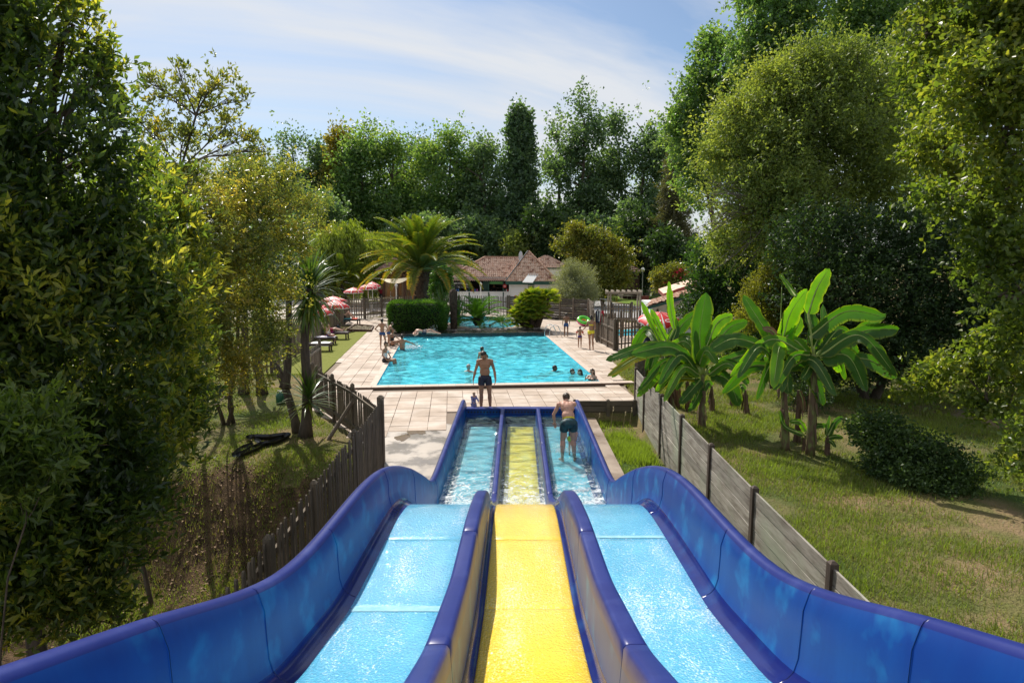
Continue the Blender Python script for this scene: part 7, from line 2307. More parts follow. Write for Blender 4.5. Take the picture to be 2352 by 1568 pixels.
def body_mesh(P, k=1.0, fem=0.0, fingers=True, curl=.5, look=None):
    """k scales limb thickness; returns the primitives that are fused afterwards"""
    mb = MB(); J = {q: Vector(v) for q, v in P.items()}
    up = J['nck'] - J['pel']; rt = J['sL'] - J['sR']; hp = J['hL'] - J['hR']
    F1 = frame(J['nck'] - J['chs'] + up * .3, rt); F0 = frame(J['bel'] - J['pel'] + up * .2, hp); Fm = frame(J['chs'] - J['bel'], (rt + hp) / 2)
    w = 1 - .10 * fem
    ellip(mb, J['chs'] + F1 @ Vector((0, .0, .02)), F1, (.158 * w * k, .105 * k, .165))
    ellip(mb, J['chs'] + F1 @ Vector((0, .0, .09)), F1, (.165 * w * k, .080 * k, .085))
    ellip(mb, J['bel'] + Fm @ Vector((0, 0, .02)), Fm, (.142 * w * k, .096 * k, .16))
    ellip(mb, J['pel'] + F0 @ Vector((0, .005, -.015)), F0, ((.150 + .012 * fem) * k, .105 * k, .115))
    for s, hj in ((1, 'hL'), (-1, 'hR')):
        ellip(mb, J[hj] + F0 @ Vector((-s * .012, .055, -.01)), F0, (.082 * k, .075 * k, .088))
        ellip(mb, J['chs'] + F1 @ Vector((s * .075, -.065 - .02 * fem, .05 - .03 * fem)), F1, (.072, .045 + .02 * fem, .055))
        ellip(mb, J['chs'] + F1 @ Vector((s * .08, .06, .06)), F1, (.07, .04, .10))
    for s, a, b, c in ((1, 'sL', 'eL', 'wL'), (-1, 'sR', 'eR', 'wR')):
        q = 1 - .14 * fem
        capsule(mb, J['nck'] + F1 @ Vector((s * .03, .01, -.0)), J[a] + F1 @ Vector((0, 0, .01)), .050 * k, .052 * k * q)
        ellip(mb, J[a], F1, (.058 * k * q, .057 * k * q, .062 * k * q))
        capsule(mb, J[a], J[b], .050 * k * q, .036 * k * q)
        m = J[a].lerp(J[b], .42); capsule(mb, m, J[a].lerp(J[b], .6), .047 * k * q, .044 * k * q)
        capsule(mb, J[b], J[b].lerp(J[c], .35), .038 * k * q, .040 * k * q); capsule(mb, J[b].lerp(J[c], .35), J[c], .040 * k * q, .024 * k * q)
    for s, a, b, c, t in ((1, 'hL', 'kL', 'aL', 'tL'), (-1, 'hR', 'kR', 'aR', 'tR')):
        capsule(mb, J[a], J[a].lerp(J[b], .35), .092 * k, .090 * k); capsule(mb, J[a].lerp(J[b], .35), J[b], .089 * k, .058 * k)
        capsule(mb, J[b], J[b], .054 * k, .054 * k)
        bk = (J[a] + J[c]) / 2 - J[b]
        bend = bk if bk.length > .04 else F0 @ Vector((0, .05, 0))
        mid = J[b].lerp(J[c], .30) + bend.normalized() * .016
        capsule(mb, J[b], mid, .052 * k, .062 * k); capsule(mb, mid, J[b].lerp(J[c], .6), .062 * k, .049 * k); capsule(mb, J[b].lerp(J[c], .6), J[c], .049 * k, .034 * k)
        d = (J[t] - J[c]); hl = J[c] - Vector((d.x, d.y, 0)).normalized() * .035 * k if Vector((d.x, d.y)).length > .02 else J[c]
        hl = Vector((hl.x, hl.y, J[c].z - .04 * k)) if abs(d.z) < .1 else J[c]
        capsule(mb, hl, J[t].lerp(hl, .25), .034 * k, .032 * k)
        sd = d.cross(Vector((0, 0, 1))); sd = sd.normalized() if sd.length > 1e-4 else Vector((1, 0, 0))
        for e in (-.028, -.010, .008, .024): capsule(mb, J[t].lerp(hl, .3) + sd * e, J[t] + sd * e * 1.1 - d.normalized() * abs(e) * .4, .021, .014, 6)
        capsule(mb, J[c], J[t].lerp(J[c], .45) + Vector((0, 0, .0)), .031 * k, .022 * k)
    # hands
    for s, b, c, f in ((1, 'eL', 'wL', 'fL'), (-1, 'eR', 'wR', 'fR')):
        d = (J[f] - J[c]).normalized(); fwd = F1 @ Vector((0, -1, 0))
        th = (fwd - d * fwd.dot(d)); th = th.normalized() if th.length > .1 else d.orthogonal().normalized()
        nm = d.cross(th)
        HF = Matrix((th, nm, d)).transposed()
        ellip(mb, J[c] + d * .048, HF, (.041, .017, .052), 10, 6)
        if fingers:
            inw = (J['bel'] - J[c]); inw = inw - d * inw.dot(d); inw = (inw - th * inw.dot(th)); inw = inw.normalized() if inw.length > 1e-4 else nm
            for i, (o, L) in enumerate(((.030, .070), (.010, .080), (-.010, .074), (-.029, .058))):
                a0 = J[c] + d * .088 + th * o; a1 = a0 + (d * math.cos(curl * .5) + inw * math.sin(curl * .5)) * L * .5; a2 = a1 + (d * math.cos(curl * 1.3) + inw * math.sin(curl * 1.3)) * L * .5
                capsule(mb, a0 - d * .02, a1, .0105, .0095, 6); capsule(mb, a1, a2, .0095, .0075, 6)
            t0 = J[c] + d * .03 + th * .032; t1 = t0 + (d * .75 + th * .65).normalized() * .04; t2 = t1 + (d + th * .15 + inw * .2).normalized() * .032
            capsule(mb, t0, t1, .014, .011, 6); capsule(mb, t1, t2, .011, .009, 6)
    # neck and head
    hu = (J['hed'] - J['nck']).normalized()
    lk = Vector(look) if look else F1 @ Vector((0, -1, 0))
    r = hu.cross(-lk); r = r.normalized() if r.length > 1e-4 else rt.normalized()
    r = lk.cross(hu).normalized()
    f = (lk - hu * lk.dot(hu)).normalized()
    HF = Matrix((-f.cross(hu) if False else f.cross(hu) * -1, -f, hu)).transposed()
    HF = Matrix((hu.cross(f), -f, hu)).transposed()
    H = J['hed']
    capsule(mb, J['nck'] - hu * .02, H - hu * .03, .056 * k * (1 - .15 * fem), .052 * k * (1 - .15 * fem))
    ellip(mb, H + HF @ Vector((0, .008, .025)), HF, (.076, .094, .093), 14, 10)
    ellip(mb, H + HF @ Vector((0, -.020, -.045)), HF, (.058, .066, .070), 12, 8)
    ellip(mb, H + HF @ Vector((0, -.062, -.088)), HF, (.026, .022, .020), 8, 6)
    capsule(mb, H + HF @ Vector((0, -.085, .012)), H + HF @ Vector((0, -.108, -.026)), .010, .015, 8)
    ellip(mb, H + HF @ Vector((0, -.084, -.058)), HF, (.024, .012, .012), 8, 6)
    ellip(mb, H + HF @ Vector((0, -.074, .030)), HF, (.052, .020, .012), 8, 6)
    for s in (-1, 1):
        ellip(mb, H + HF @ Vector((s * .078, .010, -.005)), HF, (.010, .020, .030), 8, 6)
        ellip(mb, H + HF @ Vector((s * .040, -.068, -.020)), HF, (.022, .018, .018), 8, 6)
    return mb, HF, H


PEOPLE = []


def person(label, loc, rz, pose, height, skinm, hairm, clothes, k=1.0, fem=0.0, hair='short', vox=.022, look=None, tilt=None, group=None, curl=.5, extra=None):
    P = dict(REST)
    for q, v in (pose or {}).items(): P[q] = v
    mb, HF, H = body_mesh(P, k, fem, True, curl, look)
    root = thing('person', label, 'person', loc, rz, group)
    s = height / 1.75
    root.scale = (s, s, s)
    if tilt: root.rotation_euler = (tilt[0], tilt[1], rz)
    tmp = bpy.data.objects.new('tmp', mb.mesh('tmp')); C.objects.link(tmp)
    md = tmp.modifiers.new('r', 'REMESH'); md.mode = 'VOXEL'; md.voxel_size = vox; md.use_smooth_shade = True
    m2 = tmp.modifiers.new('s', 'SMOOTH'); m2.factor = .5; m2.iterations = 2 if vox < .015 else 1
    PEOPLE.append((root, tmp, P, HF, H, skinm, hairm, clothes, hair, extra))
    return root


CL = {
    'trunks': {('pel', 'bel'): (-9, .55), ('pel', 'hL'): (-9, 9), ('pel', 'hR'): (-9, 9), ('hL', 'kL'): (-9, .42), ('hR', 'kR'): (-9, .42)},
    'shorts': {('pel', 'bel'): (-9, .6), ('pel', 'hL'): (-9, 9), ('pel', 'hR'): (-9, 9), ('hL', 'kL'): (-9, .7), ('hR', 'kR'): (-9, .7)},
    'briefs': {('pel', 'bel'): (-9, .35), ('pel', 'hL'): (-9, 9), ('pel', 'hR'): (-9, 9), ('hL', 'kL'): (-9, .12), ('hR', 'kR'): (-9, .12)},
    'band': {('pel', 'bel'): (.42, .72)},
    'bikini_top': {('bel', 'chs'): (.78, 9), ('chs', 'nck'): (-9, .22)},
    'suit': {('pel', 'bel'): (-9, 9), ('bel', 'chs'): (-9, 9), ('chs', 'nck'): (-9, .3), ('pel', 'hL'): (-9, 9), ('pel', 'hR'): (-9, 9), ('hL', 'kL'): (-9, .1), ('hR', 'kR'): (-9, .1)},
    'top': {('pel', 'bel'): (.3, 9), ('bel', 'chs'): (-9, 9), ('chs', 'nck'): (-9, .45), ('chs', 'sL'): (-9, .5), ('chs', 'sR'): (-9, .5)},
    'tee': {('pel', 'bel'): (.1, 9), ('bel', 'chs'): (-9, 9), ('chs', 'nck'): (-9, .75), ('chs', 'sL'): (-9, 9), ('chs', 'sR'): (-9, 9), ('sL', 'eL'): (-9, .7), ('sR', 'eR'): (-9, .7)},
    'sleeves': {('pel', 'bel'): (.1, 9), ('bel', 'chs'): (-9, 9), ('chs', 'nck'): (-9, .75), ('chs', 'sL'): (-9, 9), ('chs', 'sR'): (-9, 9), ('sL', 'eL'): (-9, 9), ('sR', 'eR'): (-9, 9), ('eL', 'wL'): (-9, .8), ('eR', 'wR'): (-9, .8)},
    'armband': {('sL', 'eL'): (.35, .8), ('sR', 'eR'): (.35, .8)},
    'wristband': {('eL', 'wL'): (.88, .98)},
    'tattoo': {('sL', 'eL'): (.05, .55)},
}
OFFS = {'armband': .045, 'tattoo': .0015, 'band': .013, 'wristband': .006}


def sub_shell(V, Fq, N, mask, off, name, mat, root, smooth=True, noise=0.0):
    f = Fq[mask[Fq].all(axis=1)]
    if len(f) == 0: return None
    idx = np.unique(f); mp = -np.ones(len(V), int); mp[idx] = np.arange(len(idx))
    W = V[idx] + N[idx] * off
    if noise: W = W + N[idx] * (noise * np.random.default_rng(3).normal(size=(len(idx), 1)))
    f2 = mp[f]
    # close the rim: a folded-in hem of the same material
    return link(name, np_mesh(name, W, f2, [mat], smooth=smooth), root)


def finish_people():
    bpy.context.view_layer.update()
    dg = bpy.context.evaluated_depsgraph_get()
    for root, tmp, P, HF, H, skinm, hairm, clothes, hair, extra in PEOPLE:
        me = bpy.data.meshes.new_from_object(tmp.evaluated_get(dg))
        n = len(me.vertices); V = np.zeros(n * 3); me.vertices.foreach_get('co', V); V = V.reshape(-1, 3)
        N = np.zeros(n * 3); me.vertices.foreach_get('normal', N); N = N.reshape(-1, 3)
        F = np.array([tuple(p.vertices) if len(p.vertices) == 4 else tuple(p.vertices) + (p.vertices[-1],) for p in me.polygons])
        bpy.data.objects.remove(tmp)
        me.materials.clear(); me.materials.append(skinm); me.name = 'body'
        me.polygons.foreach_set('use_smooth', np.ones(len(me.polygons), dtype=bool))
        link('body', me, root)
        D = []; T = []
        for a, b in SEGS:
            A_, B_ = np.array(P[a]), np.array(P[b]); d = B_ - A_; L2 = max(1e-6, d @ d)
            t = (V - A_) @ d / L2; tc = np.clip(t, 0, 1)
            rad = {'pel': .10, 'bel': .10, 'chs': .10, 'nck': .06}.get(a, .05)
            if a == 'chs' and b[0] == 's': rad = .06
            if a in ('hL', 'hR'): rad = .075
            D.append(np.linalg.norm(V - (A_ + tc[:, None] * d), axis=1) - rad); T.append(t)
        D = np.array(D); T = np.array(T); near = D.argmin(0)
        hl = (V - np.array(H)) @ np.array(HF)       # head coordinates
        headm = (near == SI[('nck', 'hed')]) & (hl[:, 2] > -.13)
        for nm, mt in clothes:
            mask = np.zeros(n, bool)
            for sg, (lo, hi) in CL[nm].items():
                i = SI[sg]; mask |= (near == i) & (T[i] >= lo) & (T[i] <= hi)
            mask &= ~headm if nm not in ('none',) else True
            sub_shell(V, F, N, mask, OFFS.get(nm, .010), nm, mt, root)
        if hairm is not None:
            r_ = np.linalg.norm(hl / np.array([.078, .098, .1]), axis=1)
            m = headm & ((hl[:, 2] > .055) | ((hl[:, 1] > -.01) & (hl[:, 2] > -.075)) | ((hl[:, 1] > .03) & (hl[:, 2] > -.1)))
            m &= ~((np.abs(hl[:, 0]) > .070) & (hl[:, 2] < .02) & (hl[:, 2] > -.05) & (np.abs(hl[:, 1] - .01) < .03))
            sub_shell(V, F, N, m, .014, 'hair', hairm, root, noise=.003)
            if hair in ('long', 'bun'):
                hb_ = MB()
                if hair == 'long':
                    for q in range(5):
                        x = -.05 + .025 * q
                        capsule(hb_, H + HF @ Vector((x, .075, .04)), H + HF @ Vector((x * 1.3, .085, -.24)), .035, .022, 8)
                else: ellip(hb_, H + HF @ Vector((0, .06, .115)), HF, (.045, .045, .04))
                part('hair_length' if hair == 'long' else 'hair_bun', hb_, hairm, root, smooth=True)
        if extra == 'beard':
            m = headm & (hl[:, 1] < -.02) & (hl[:, 2] < -.045) & (hl[:, 2] > -.125)
            sub_shell(V, F, N, m, .004, 'beard', h_dark, root)
        eb = MB()
        for s_ in (-1, 1):
            ellip(eb, H + HF @ Vector((s_ * .031, -.086, .004)), HF, (.013, .008, .007), 8, 6)
        part('eyes', eb, M_eye, root)
        if extra == 'shades' or extra == 'cap':
            g_m = MB()
            if extra == 'shades':
                for s_ in (-1, 1): ellip(g_m, H + HF @ Vector((s_ * .034, -.094, .004)), HF, (.030, .012, .022), 10, 6)
                part('sunglasses', g_m, c_black, root)
            else:
                ellip(g_m, H + HF @ Vector((0, .005, .06)), HF, (.10, .115, .075), 14, 8)
                g_m.box(tuple(H + HF @ Vector((0, -.12, .06))), (.14, .12, .012))
                part('cap', g_m, c_yel, root, smooth=True)


M_eye = M('eye_dark', (.02, .015, .012), .2)
# 1 man behind the end wall, looking down at the toddler
person('bare chested bearded man in navy swim shorts standing behind the slide end wall', (-.79, 18.72, 0), math.radians(4),
       dict(hed=(-.035, -.085, 1.60), nck=(0, -.01, 1.465), wL=(.30, -.10, .88), fL=(.275, -.13, .79), eL=(.275, .03, 1.13), eR=(-.27, .02, 1.14), wR=(-.33, -.03, .90), fR=(-.335, -.05, .81), kL=(.13, -.03, .5), aL=(.15, .0, .08), tL=(.19, -.13, .03)),
       1.80, sk_tan, h_dark, [('trunks', c_navy), ('wristband', c_white), ('tattoo', M('tattoo_ink', (.16, .09, .07), .5, (.36, .20, .125), scale=14, obj=True))], k=1.04, vox=.0095, look=(-.35, -.8, -.55), extra='beard')
# 2 toddler with hands on the wall
TOD = dict(hed=(0, -.06, 1.585), chs=(0, -.03, 1.28), bel=(0, 0, 1.08), nck=(0, -.04, 1.44), eL=(.2, -.2, 1.2), wL=(.16, -.38, 1.08), fL=(.15, -.46, 1.06), eR=(-.2, -.15, 1.16), wR=(-.2, -.36, 1.06), fR=(-.2, -.44, 1.04), sL=(.16, -.02, 1.4), sR=(-.16, -.02, 1.4))
TOD = {q: (v[0], v[1], v[2] - .45) for q, v in dict(REST, **TOD).items()}
TOD.update(kL=(.1, -.16, .06), aL=(.1, .26, .06), tL=(.1, .38, .04), kR=(-.1, -.16, .06), aR=(-.1, .26, .06), tR=(-.1, .38, .04))
t2 = person('blond toddler in a lilac swim shirt leaning on the slide end wall', (-1.12, 18.66, -.0), math.radians(35), TOD, .80, sk_fair, h_blond, [('sleeves', c_lil), ('trunks', c_lil)], k=1.15, vox=.02, look=(.3, -.8, -.5))
t2.scale = (.45, .45, .45)
# 3 man bending over a child in the right lane
person('man with yellow waistband bending forward in the right lane water', (1.30, 14.75, -.235), math.radians(180 + 6),
       dict(pel=(0, .10, .93), bel=(0, .0, 1.05), chs=(-.01, -.15, 1.20), nck=(-.02, -.32, 1.29), hed=(-.03, -.43, 1.38), hL=(.10, .09, .89), hR=(-.10, .09, .89),
            kL=(.12, .0, .50), aL=(.14, .06, .08), tL=(.17, -.08, .03), kR=(-.12, .0, .50), aR=(-.15, .06, .08), tR=(-.19, -.08, .03),
            sL=(.175, -.24, 1.27), sR=(-.185, -.24, 1.27), eL=(.29, -.30, 1.02), wL=(.24, -.42, .80), fL=(.22, -.46, .72), eR=(-.05, -.50, 1.05), wR=(.0, -.60, .80), fR=(.02, -.62, .71)),
       1.76, sk_pink, h_brown, [('trunks', c_teal), ('band', c_yel)], k=1.07, vox=.0095, look=(0, -.6, -.8))
# 4 the child between his legs
t4 = person('small child in lime and blue swimwear half hidden behind the bending man', (1.42, 15.15, -.22), math.radians(160), dict(eL=(.3, .0, 1.2), eR=(-.3, 0, 1.2)), .78, sk_fair, h_brown, [('trunks', c_lime), ('top', c_blue)], k=1.2, vox=.03)
# 5 boy with hands on hips
p = G(879, 803)
person('boy in blue swim briefs with hands on hips, seen from behind', (p.x, p.y, 0), math.radians(170), dict(eL=(.38, .12, 1.17), wL=(.20, .02, 1.02), fL=(.14, -.02, .97), eR=(-.38, .12, 1.17), wR=(-.20, .02, 1.02), fR=(-.14, -.02, .97), kR=(-.12, -.14, .52), aR=(-.14, -.02, .1)),
       1.50, sk_tan, h_dark, [('briefs', c_blue)], k=.88, vox=.022)
p = G(889, 797)
person('thin child leaning over behind the seated woman in black', (p.x + .05, p.y + .25, 0), math.radians(120), dict(nck=(0, -.16, 1.42), chs=(0, -.09, 1.27), hed=(0, -.26, 1.52), eL=(.2, -.25, 1.15), wL=(.15, -.45, 1.08), fL=(.15, -.52, 1.06), sL=(.16, -.13, 1.37), sR=(-.16, -.13, 1.37), eR=(-.2, -.25, 1.1), wR=(-.15, -.4, 1.0), fR=(-.14, -.48, .98)),
       1.28, sk_tan, h_dark, [('briefs', c_blue)], k=.88, vox=.025)
# seated poses: seat at z = 0 (scale applied), facing -y, legs forward
SIT = dict(pel=(0, 0, .10), bel=(0, .0, .25), chs=(0, -.01, .45), nck=(0, -.02, .62), hed=(0, -.06, .78), sL=(.17, -.01, .57), sR=(-.17, -.01, .57), hL=(.09, -.02, .09), hR=(-.09, -.02, .09),
           eL=(.26, .03, .33), wL=(.22, -.14, .16), fL=(.2, -.2, .13), eR=(-.26, .03, .33), wR=(-.22, -.14, .16), fR=(-.2, -.2, .13),
           kL=(.10, -.44, .10), aL=(.10, -.50, -.30), tL=(.10, -.62, -.38), kR=(-.10, -.44, .10), aR=(-.10, -.50, -.30), tR=(-.10, -.62, -.38))
CROSS = dict(SIT, kL=(.34, -.30, .16), aL=(-.02, -.42, .08), tL=(-.12, -.46, .05), kR=(-.34, -.30, .16), aR=(.05, -.38, .05), tR=(.15, -.46, .04), wL=(.3, -.40, .24), fL=(.28, -.48, .22), eL=(.28, -.18, .36))
p = G(901, 793)
person('woman in a black swimsuit sitting cross legged at the pool edge', (p.x, p.y, 0), math.radians(75), CROSS, 1.66, sk_tan, h_dark, [('suit', c_black)], fem=1, hair='bun', vox=.02)
p = G(924, 805, -.1)
person('dark haired man in the pool resting both arms out by the left edge', (p.x, p.y, -1.05), math.radians(175), dict(eL=(.44, -.02, 1.40), wL=(.66, -.1, 1.28), fL=(.75, -.12, 1.26), eR=(-.44, -.05, 1.33), wR=(-.62, -.18, 1.2), fR=(-.7, -.22, 1.16)), 1.75, sk_tan, h_dark, [('trunks', c_navy)], vox=.02)
p = G(882, 831)
SIT2 = dict(SIT); SIT2['tL'] = (.1, -.6, -.42); SIT2['wL'] = (.12, -.34, -.02); SIT2['fL'] = (.1, -.4, -.08); SIT2['eL'] = (.24, -.12, .26)
person('woman in a white vest top sitting on the pool edge, feet in the water', (p.x + .05, p.y, 0), math.radians(80), SIT2, 1.68, sk_tan, h_brown, [('top', c_white), ('trunks', c_black)], fem=1, hair='bun', vox=.02, look=(-.1, -.9, -.3))
# man lying on the ledge
p = G(952, 768, .16)
LIE = dict(pel=(0, 0, .12), bel=(-.05, .10, .17), chs=(-.12, .24, .20), nck=(-.22, .34, .12), hed=(-.30, .38, .02), sL=(-.02, .36, .2), sR=(-.26, .22, .15), hL=(.06, -.05, .14), hR=(-.06, -.05, .08),
           eL=(-.18, .5, .08), wL=(-.38, .5, .04), fL=(-.45, .48, .02), eR=(-.40, .22, .05), wR=(-.5, .3, .0), fR=(-.55, .35, -.02),
           kL=(.18, -.42, .22), aL=(.2, -.84, .05), tL=(.2, -1.0, .03), kR=(-.02, -.48, .08), aR=(.02, -.9, .04), tR=(.02, -1.05, .02))
person('man in dark shorts lying on the black cascade ledge', (p.x + .45, p.y + .1, .17), math.radians(90), LIE, 1.7, sk_fair, None, [('trunks', c_navy)], vox=.02)
# swimmers
def swimmer(label, px, py, h, sk, hr, rz, depth, pose=None, fem=0.0, hair='short', cl=(), extra=None, tilt=None, k=1.0):
    p = G(px, py, -.06)
    return person(label, (p.x, p.y, -.06 - depth), rz, pose, h, sk, hr, list(cl), k=k, fem=fem, hair=hair, vox=.022, extra=extra, tilt=tilt)


swimmer('bald grey haired man up to his shoulders in the middle of the pool', 1076, 853, 1.75, sk_pink, h_grey, 2.9, 1.46, dict(eL=(.4, -.15, 1.36), wL=(.55, -.35, 1.33), fL=(.6, -.42, 1.32), eR=(-.4, -.15, 1.36), wR=(-.55, -.35, 1.33), fR=(-.6, -.42, 1.32)))
swimmer('slim teenager standing chest high in the pool behind the bearded man', 1107, 832, 1.6, sk_tan, h_dark, 2.4, .92, dict(eR=(-.35, -.05, 1.15), wR=(-.5, -.25, 1.08), fR=(-.56, -.32, 1.07)), k=.9)
swimmer('small boy just visible beside the teenager in the pool', 1118, 829, 1.4, sk_tan, h_brown, -.5, 1.12, k=.9)
swimmer('swimmer stretched out with only dark head and back above water', 1273, 852, 1.75, sk_brown, h_dark, 1.7, 1.52, dict(eL=(.2, -.35, 1.46), wL=(.1, -.6, 1.47), fL=(.08, -.7, 1.47), eR=(-.2, -.35, 1.46), wR=(-.1, -.6, 1.47), fR=(-.08, -.7, 1.47), kL=(.1, .7, 1.25), aL=(.1, 1.1, 1.3), kR=(-.1, .7, 1.3), aR=(-.1, 1.1, 1.35), pel=(0, .45, 1.34), bel=(0, .3, 1.38), chs=(0, .15, 1.42), hL=(.1, .47, 1.32), hR=(-.1, .47, 1.32), tL=(.1, 1.25, 1.28), tR=(-.1, 1.25, 1.33)), extra='shades', cl=[('trunks', c_navy)])
swimmer('person with dark glasses in the water, left of the chatting pair', 1313.5, 859, 1.68, sk_fair, h_dark, 1.2, 1.47, extra='shades', fem=1)
swimmer('woman with wet dark hair facing the person with dark glasses', 1332.5, 860, 1.66, sk_fair, h_dark, -1.3, 1.45, fem=1, hair='long')
swimmer('woman in sunglasses holding the pool edge with one arm', 1360, 872, 1.6, sk_fair, h_brown, -.7, 1.18, dict(eL=(.33, -.12, 1.22), wL=(.48, .02, 1.2), fL=(.55, .06, 1.19), eR=(-.2, -.2, 1.3), wR=(-.12, -.3, 1.45), fR=(-.1, -.3, 1.5)), fem=1, hair='long', extra='shades', cl=[('bikini_top', c_black)])
swimmer('dark haired child in the water right at the near pool corner', 1349, 878, 1.3, sk_fair, h_dark, 2.8, 1.40, k=.95)
swimmer('boy in the far lagoon pool behind the young palm', 1125, 750, 1.4, sk_fair, h_brown, .8, 1.25, k=.95)
swimmer('child in a yellow cap bending beside the lagoon pool', 1181, 742, 1.4, sk_fair, None, 1.2, .85, dict(nck=(0, -.2, 1.38), chs=(0, -.12, 1.24), hed=(0, -.3, 1.46)), extra='cap', k=.95)
swimmer('brown haired child beside the dark palm stump in the lagoon', 1052, 747, 1.3, sk_tan, h_brown, 1.0, 1.1, k=.95)
# right hand side of the pool
p = G(1300, 773)
person('dark skinned boy in blue trunks walking away by the board fence', (p.x, p.y, 0), math.radians(175), dict(kR=(-.12, -.10, .5), aR=(-.13, .05, .1), eL=(.24, .04, 1.13)), 1.32, sk_brown, h_dark, [('trunks', c_blue)], k=.95, vox=.022)
p = G(1331.5, 798)
person('little boy with red armbands and purple trunks holding a hand', (p.x, p.y, 0), math.radians(178), dict(eR=(-.27, .0, 1.14), wR=(-.36, -.02, 1.05), fR=(-.42, -.02, 1.09), eL=(.29, 0, 1.16)), 1.05, sk_tan, h_brown, [('briefs', c_purple), ('armband', c_red if False else M('vinyl_red', (.62, .02, .02), .3))], k=1.0, vox=.022)
p = G(1357, 803)
person('woman in a yellow bikini walking away beside the picket fence', (p.x, p.y, 0), math.radians(172), dict(kL=(.07, -.20, .50), aL=(.05, .00, .09), tL=(.05, -.15, .04), kR=(-.08, .05, .50), aR=(-.12, .22, .12), tR=(-.12, .12, .03), eL=(.28, .03, 1.18), wL=(.42, -.03, 1.0), fL=(.48, -.04, .95), eR=(-.22, .03, 1.14), wR=(-.2, -.2, 1.05), fR=(-.18, -.27, 1.07)),
       1.64, sk_tan, h_dark, [('briefs', c_yel), ('bikini_top', c_yel)], fem=1, hair='bun', vox=.019)
# loungers
def lying(label, lo, sk, hr, cl, kn=.1, h=1.7, fem=0.0, hair='short', extra=None, dx=0.0):
    q = Vector(lo.location); a = lo.rotation_euler[2]
    x = -1.05 + dx
    root = person(label, (q.x + x * math.cos(a), q.y + x * math.sin(a), .42), a + math.radians(90), dict(
        pel=(0, 0, .10), bel=(0, .12, .14), chs=(0, .28, .26), nck=(0, .42, .38), hed=(0, .54, .48), sL=(.17, .36, .34), sR=(-.17, .36, .34), hL=(.09, -.03, .10), hR=(-.09, -.03, .10),
        eL=(.26, .16, .22), wL=(.14, -.02, .26), fL=(.08, -.08, .26), eR=(-.26, .16, .22), wR=(-.14, -.02, .26), fR=(-.08, -.08, .26),
        kL=(.10, -.42 + kn * .25, .10 + kn), aL=(.10, -.84 + kn * .55, .06), tL=(.10, -.92 + kn * .55, .2), kR=(-.10, -.42 + kn * .2, .10 + kn * .9), aR=(-.10, -.84 + kn * .5, .05), tR=(-.10, -.92 + kn * .5, .19)),
        h, sk, hr, cl, fem=fem, hair=hair, vox=.021, look=(0, -.75, .5), extra=extra)
    return root


lying('man in dark red shorts lying back on his sun lounger', l1, sk_fair, h_brown, [('shorts', c_red)], .08)
lying('person with raised knees on the far sun lounger', l2, sk_fair, h_dark, [('tee', c_red), ('trunks', c_black)], .34, fem=1)
q = Vector(l4.location)
person('small blond child in a white top sitting on a lounger', (q.x - .35, q.y - .05, .44), math.radians(75), SIT, 1.15, sk_fair, h_blond, [('top', c_white), ('trunks', c_purple)], hair='long', vox=.03, k=1.1)
# terrace
p = G(876, 699)
person('person in a crimson shirt and black shorts standing by the parasols', (p.x, p.y, 0), math.radians(165), {}, 1.7, sk_tan, h_dark, [('tee', c_red), ('shorts', c_black)], k=1.08, vox=.028)
p = G(862, 694)
person('person in a white shirt standing behind the parasol poles', (p.x, p.y, 0), math.radians(20), {}, 1.68, sk_tan, h_dark, [('tee', c_white), ('shorts', c_black)], vox=.028)
p = G(1137, 697)
person('bartender in a dark shirt behind the bar counter', (p.x, 58.2, .3), 0.1, {}, 1.7, sk_tan, h_dark, [('tee', c_black), ('shorts', c_black)], vox=.028)
finish_people()
# ---------------------------------------------------------------- grass blades, litter, splashes
lf_grass = leaf_mat('grass_blade', (0.20, 0.14, 0.07), (0.14, 0.175, 0.036), (0.26, 0.33, 0.05), trans=0.45, rough=0.5, pos=(0.0, .5, 1.0), tcol=(1.5, 1.7, .6))


def grass(name, n, x0, x1, y0, y1, h, w, seed, keep=None, zoff=0.0, vb=.5, dens=None):
    rng = np.random.default_rng(seed)
    x = rng.uniform(x0, x1, n * 3)
    y = y0 + (y1 - y0) * rng.random(n * 3) ** 1.35
    P = np.stack([x, y, np.zeros(len(x))], 1)
    c = pnoise(P * np.array([1, 1, 0]), 1.3, seed) + .5 * pnoise(P * np.array([1, 1, 0]), 4.1, seed + 2)
    ok = rng.random(len(x)) < np.clip(.36 + .95 * c, .04, 1)
    if keep is not None: ok &= keep(x, y)
    x, y, c = x[ok][:n], y[ok][:n], c[ok][:n]
    z = ground_h(x, y) + zoff
    m = len(x)
    sc = np.clip(.75 + y / 22, .8, 2.0)
    H = h * rng.uniform(.4, 1.35, m) * (1 + .5 * np.clip(c, -.6, .8)); az = rng.uniform(0, 2 * PI, m); ln = rng.uniform(.1, .85, m)
    ww = w * sc * rng.uniform(.7, 1.3, m)
    B = np.stack([x, y, z - .01], 1); S = np.stack([-np.sin(az), np.cos(az), np.zeros(m)], 1) * ww[:, None] * .5
    Dh = np.stack([np.cos(az), np.sin(az), np.zeros(m)], 1)
    T = B + Dh * (H * ln)[:, None] + np.array([0, 0, 1.0]) * (H * np.sqrt(1 - (ln * .75) ** 2))[:, None]
    V = np.stack([B - S, B + S, T], 1).reshape(-1, 3)
    F = np.arange(m * 3).reshape(-1, 3)
    v = np.clip(vb + .22 * c + .2 * rng.normal(size=m), 0, 1)
    o = link(name, np_mesh(name, V, F, [lf_grass], np.repeat(v, 3)))
    tag(o, kind='stuff')
    return o


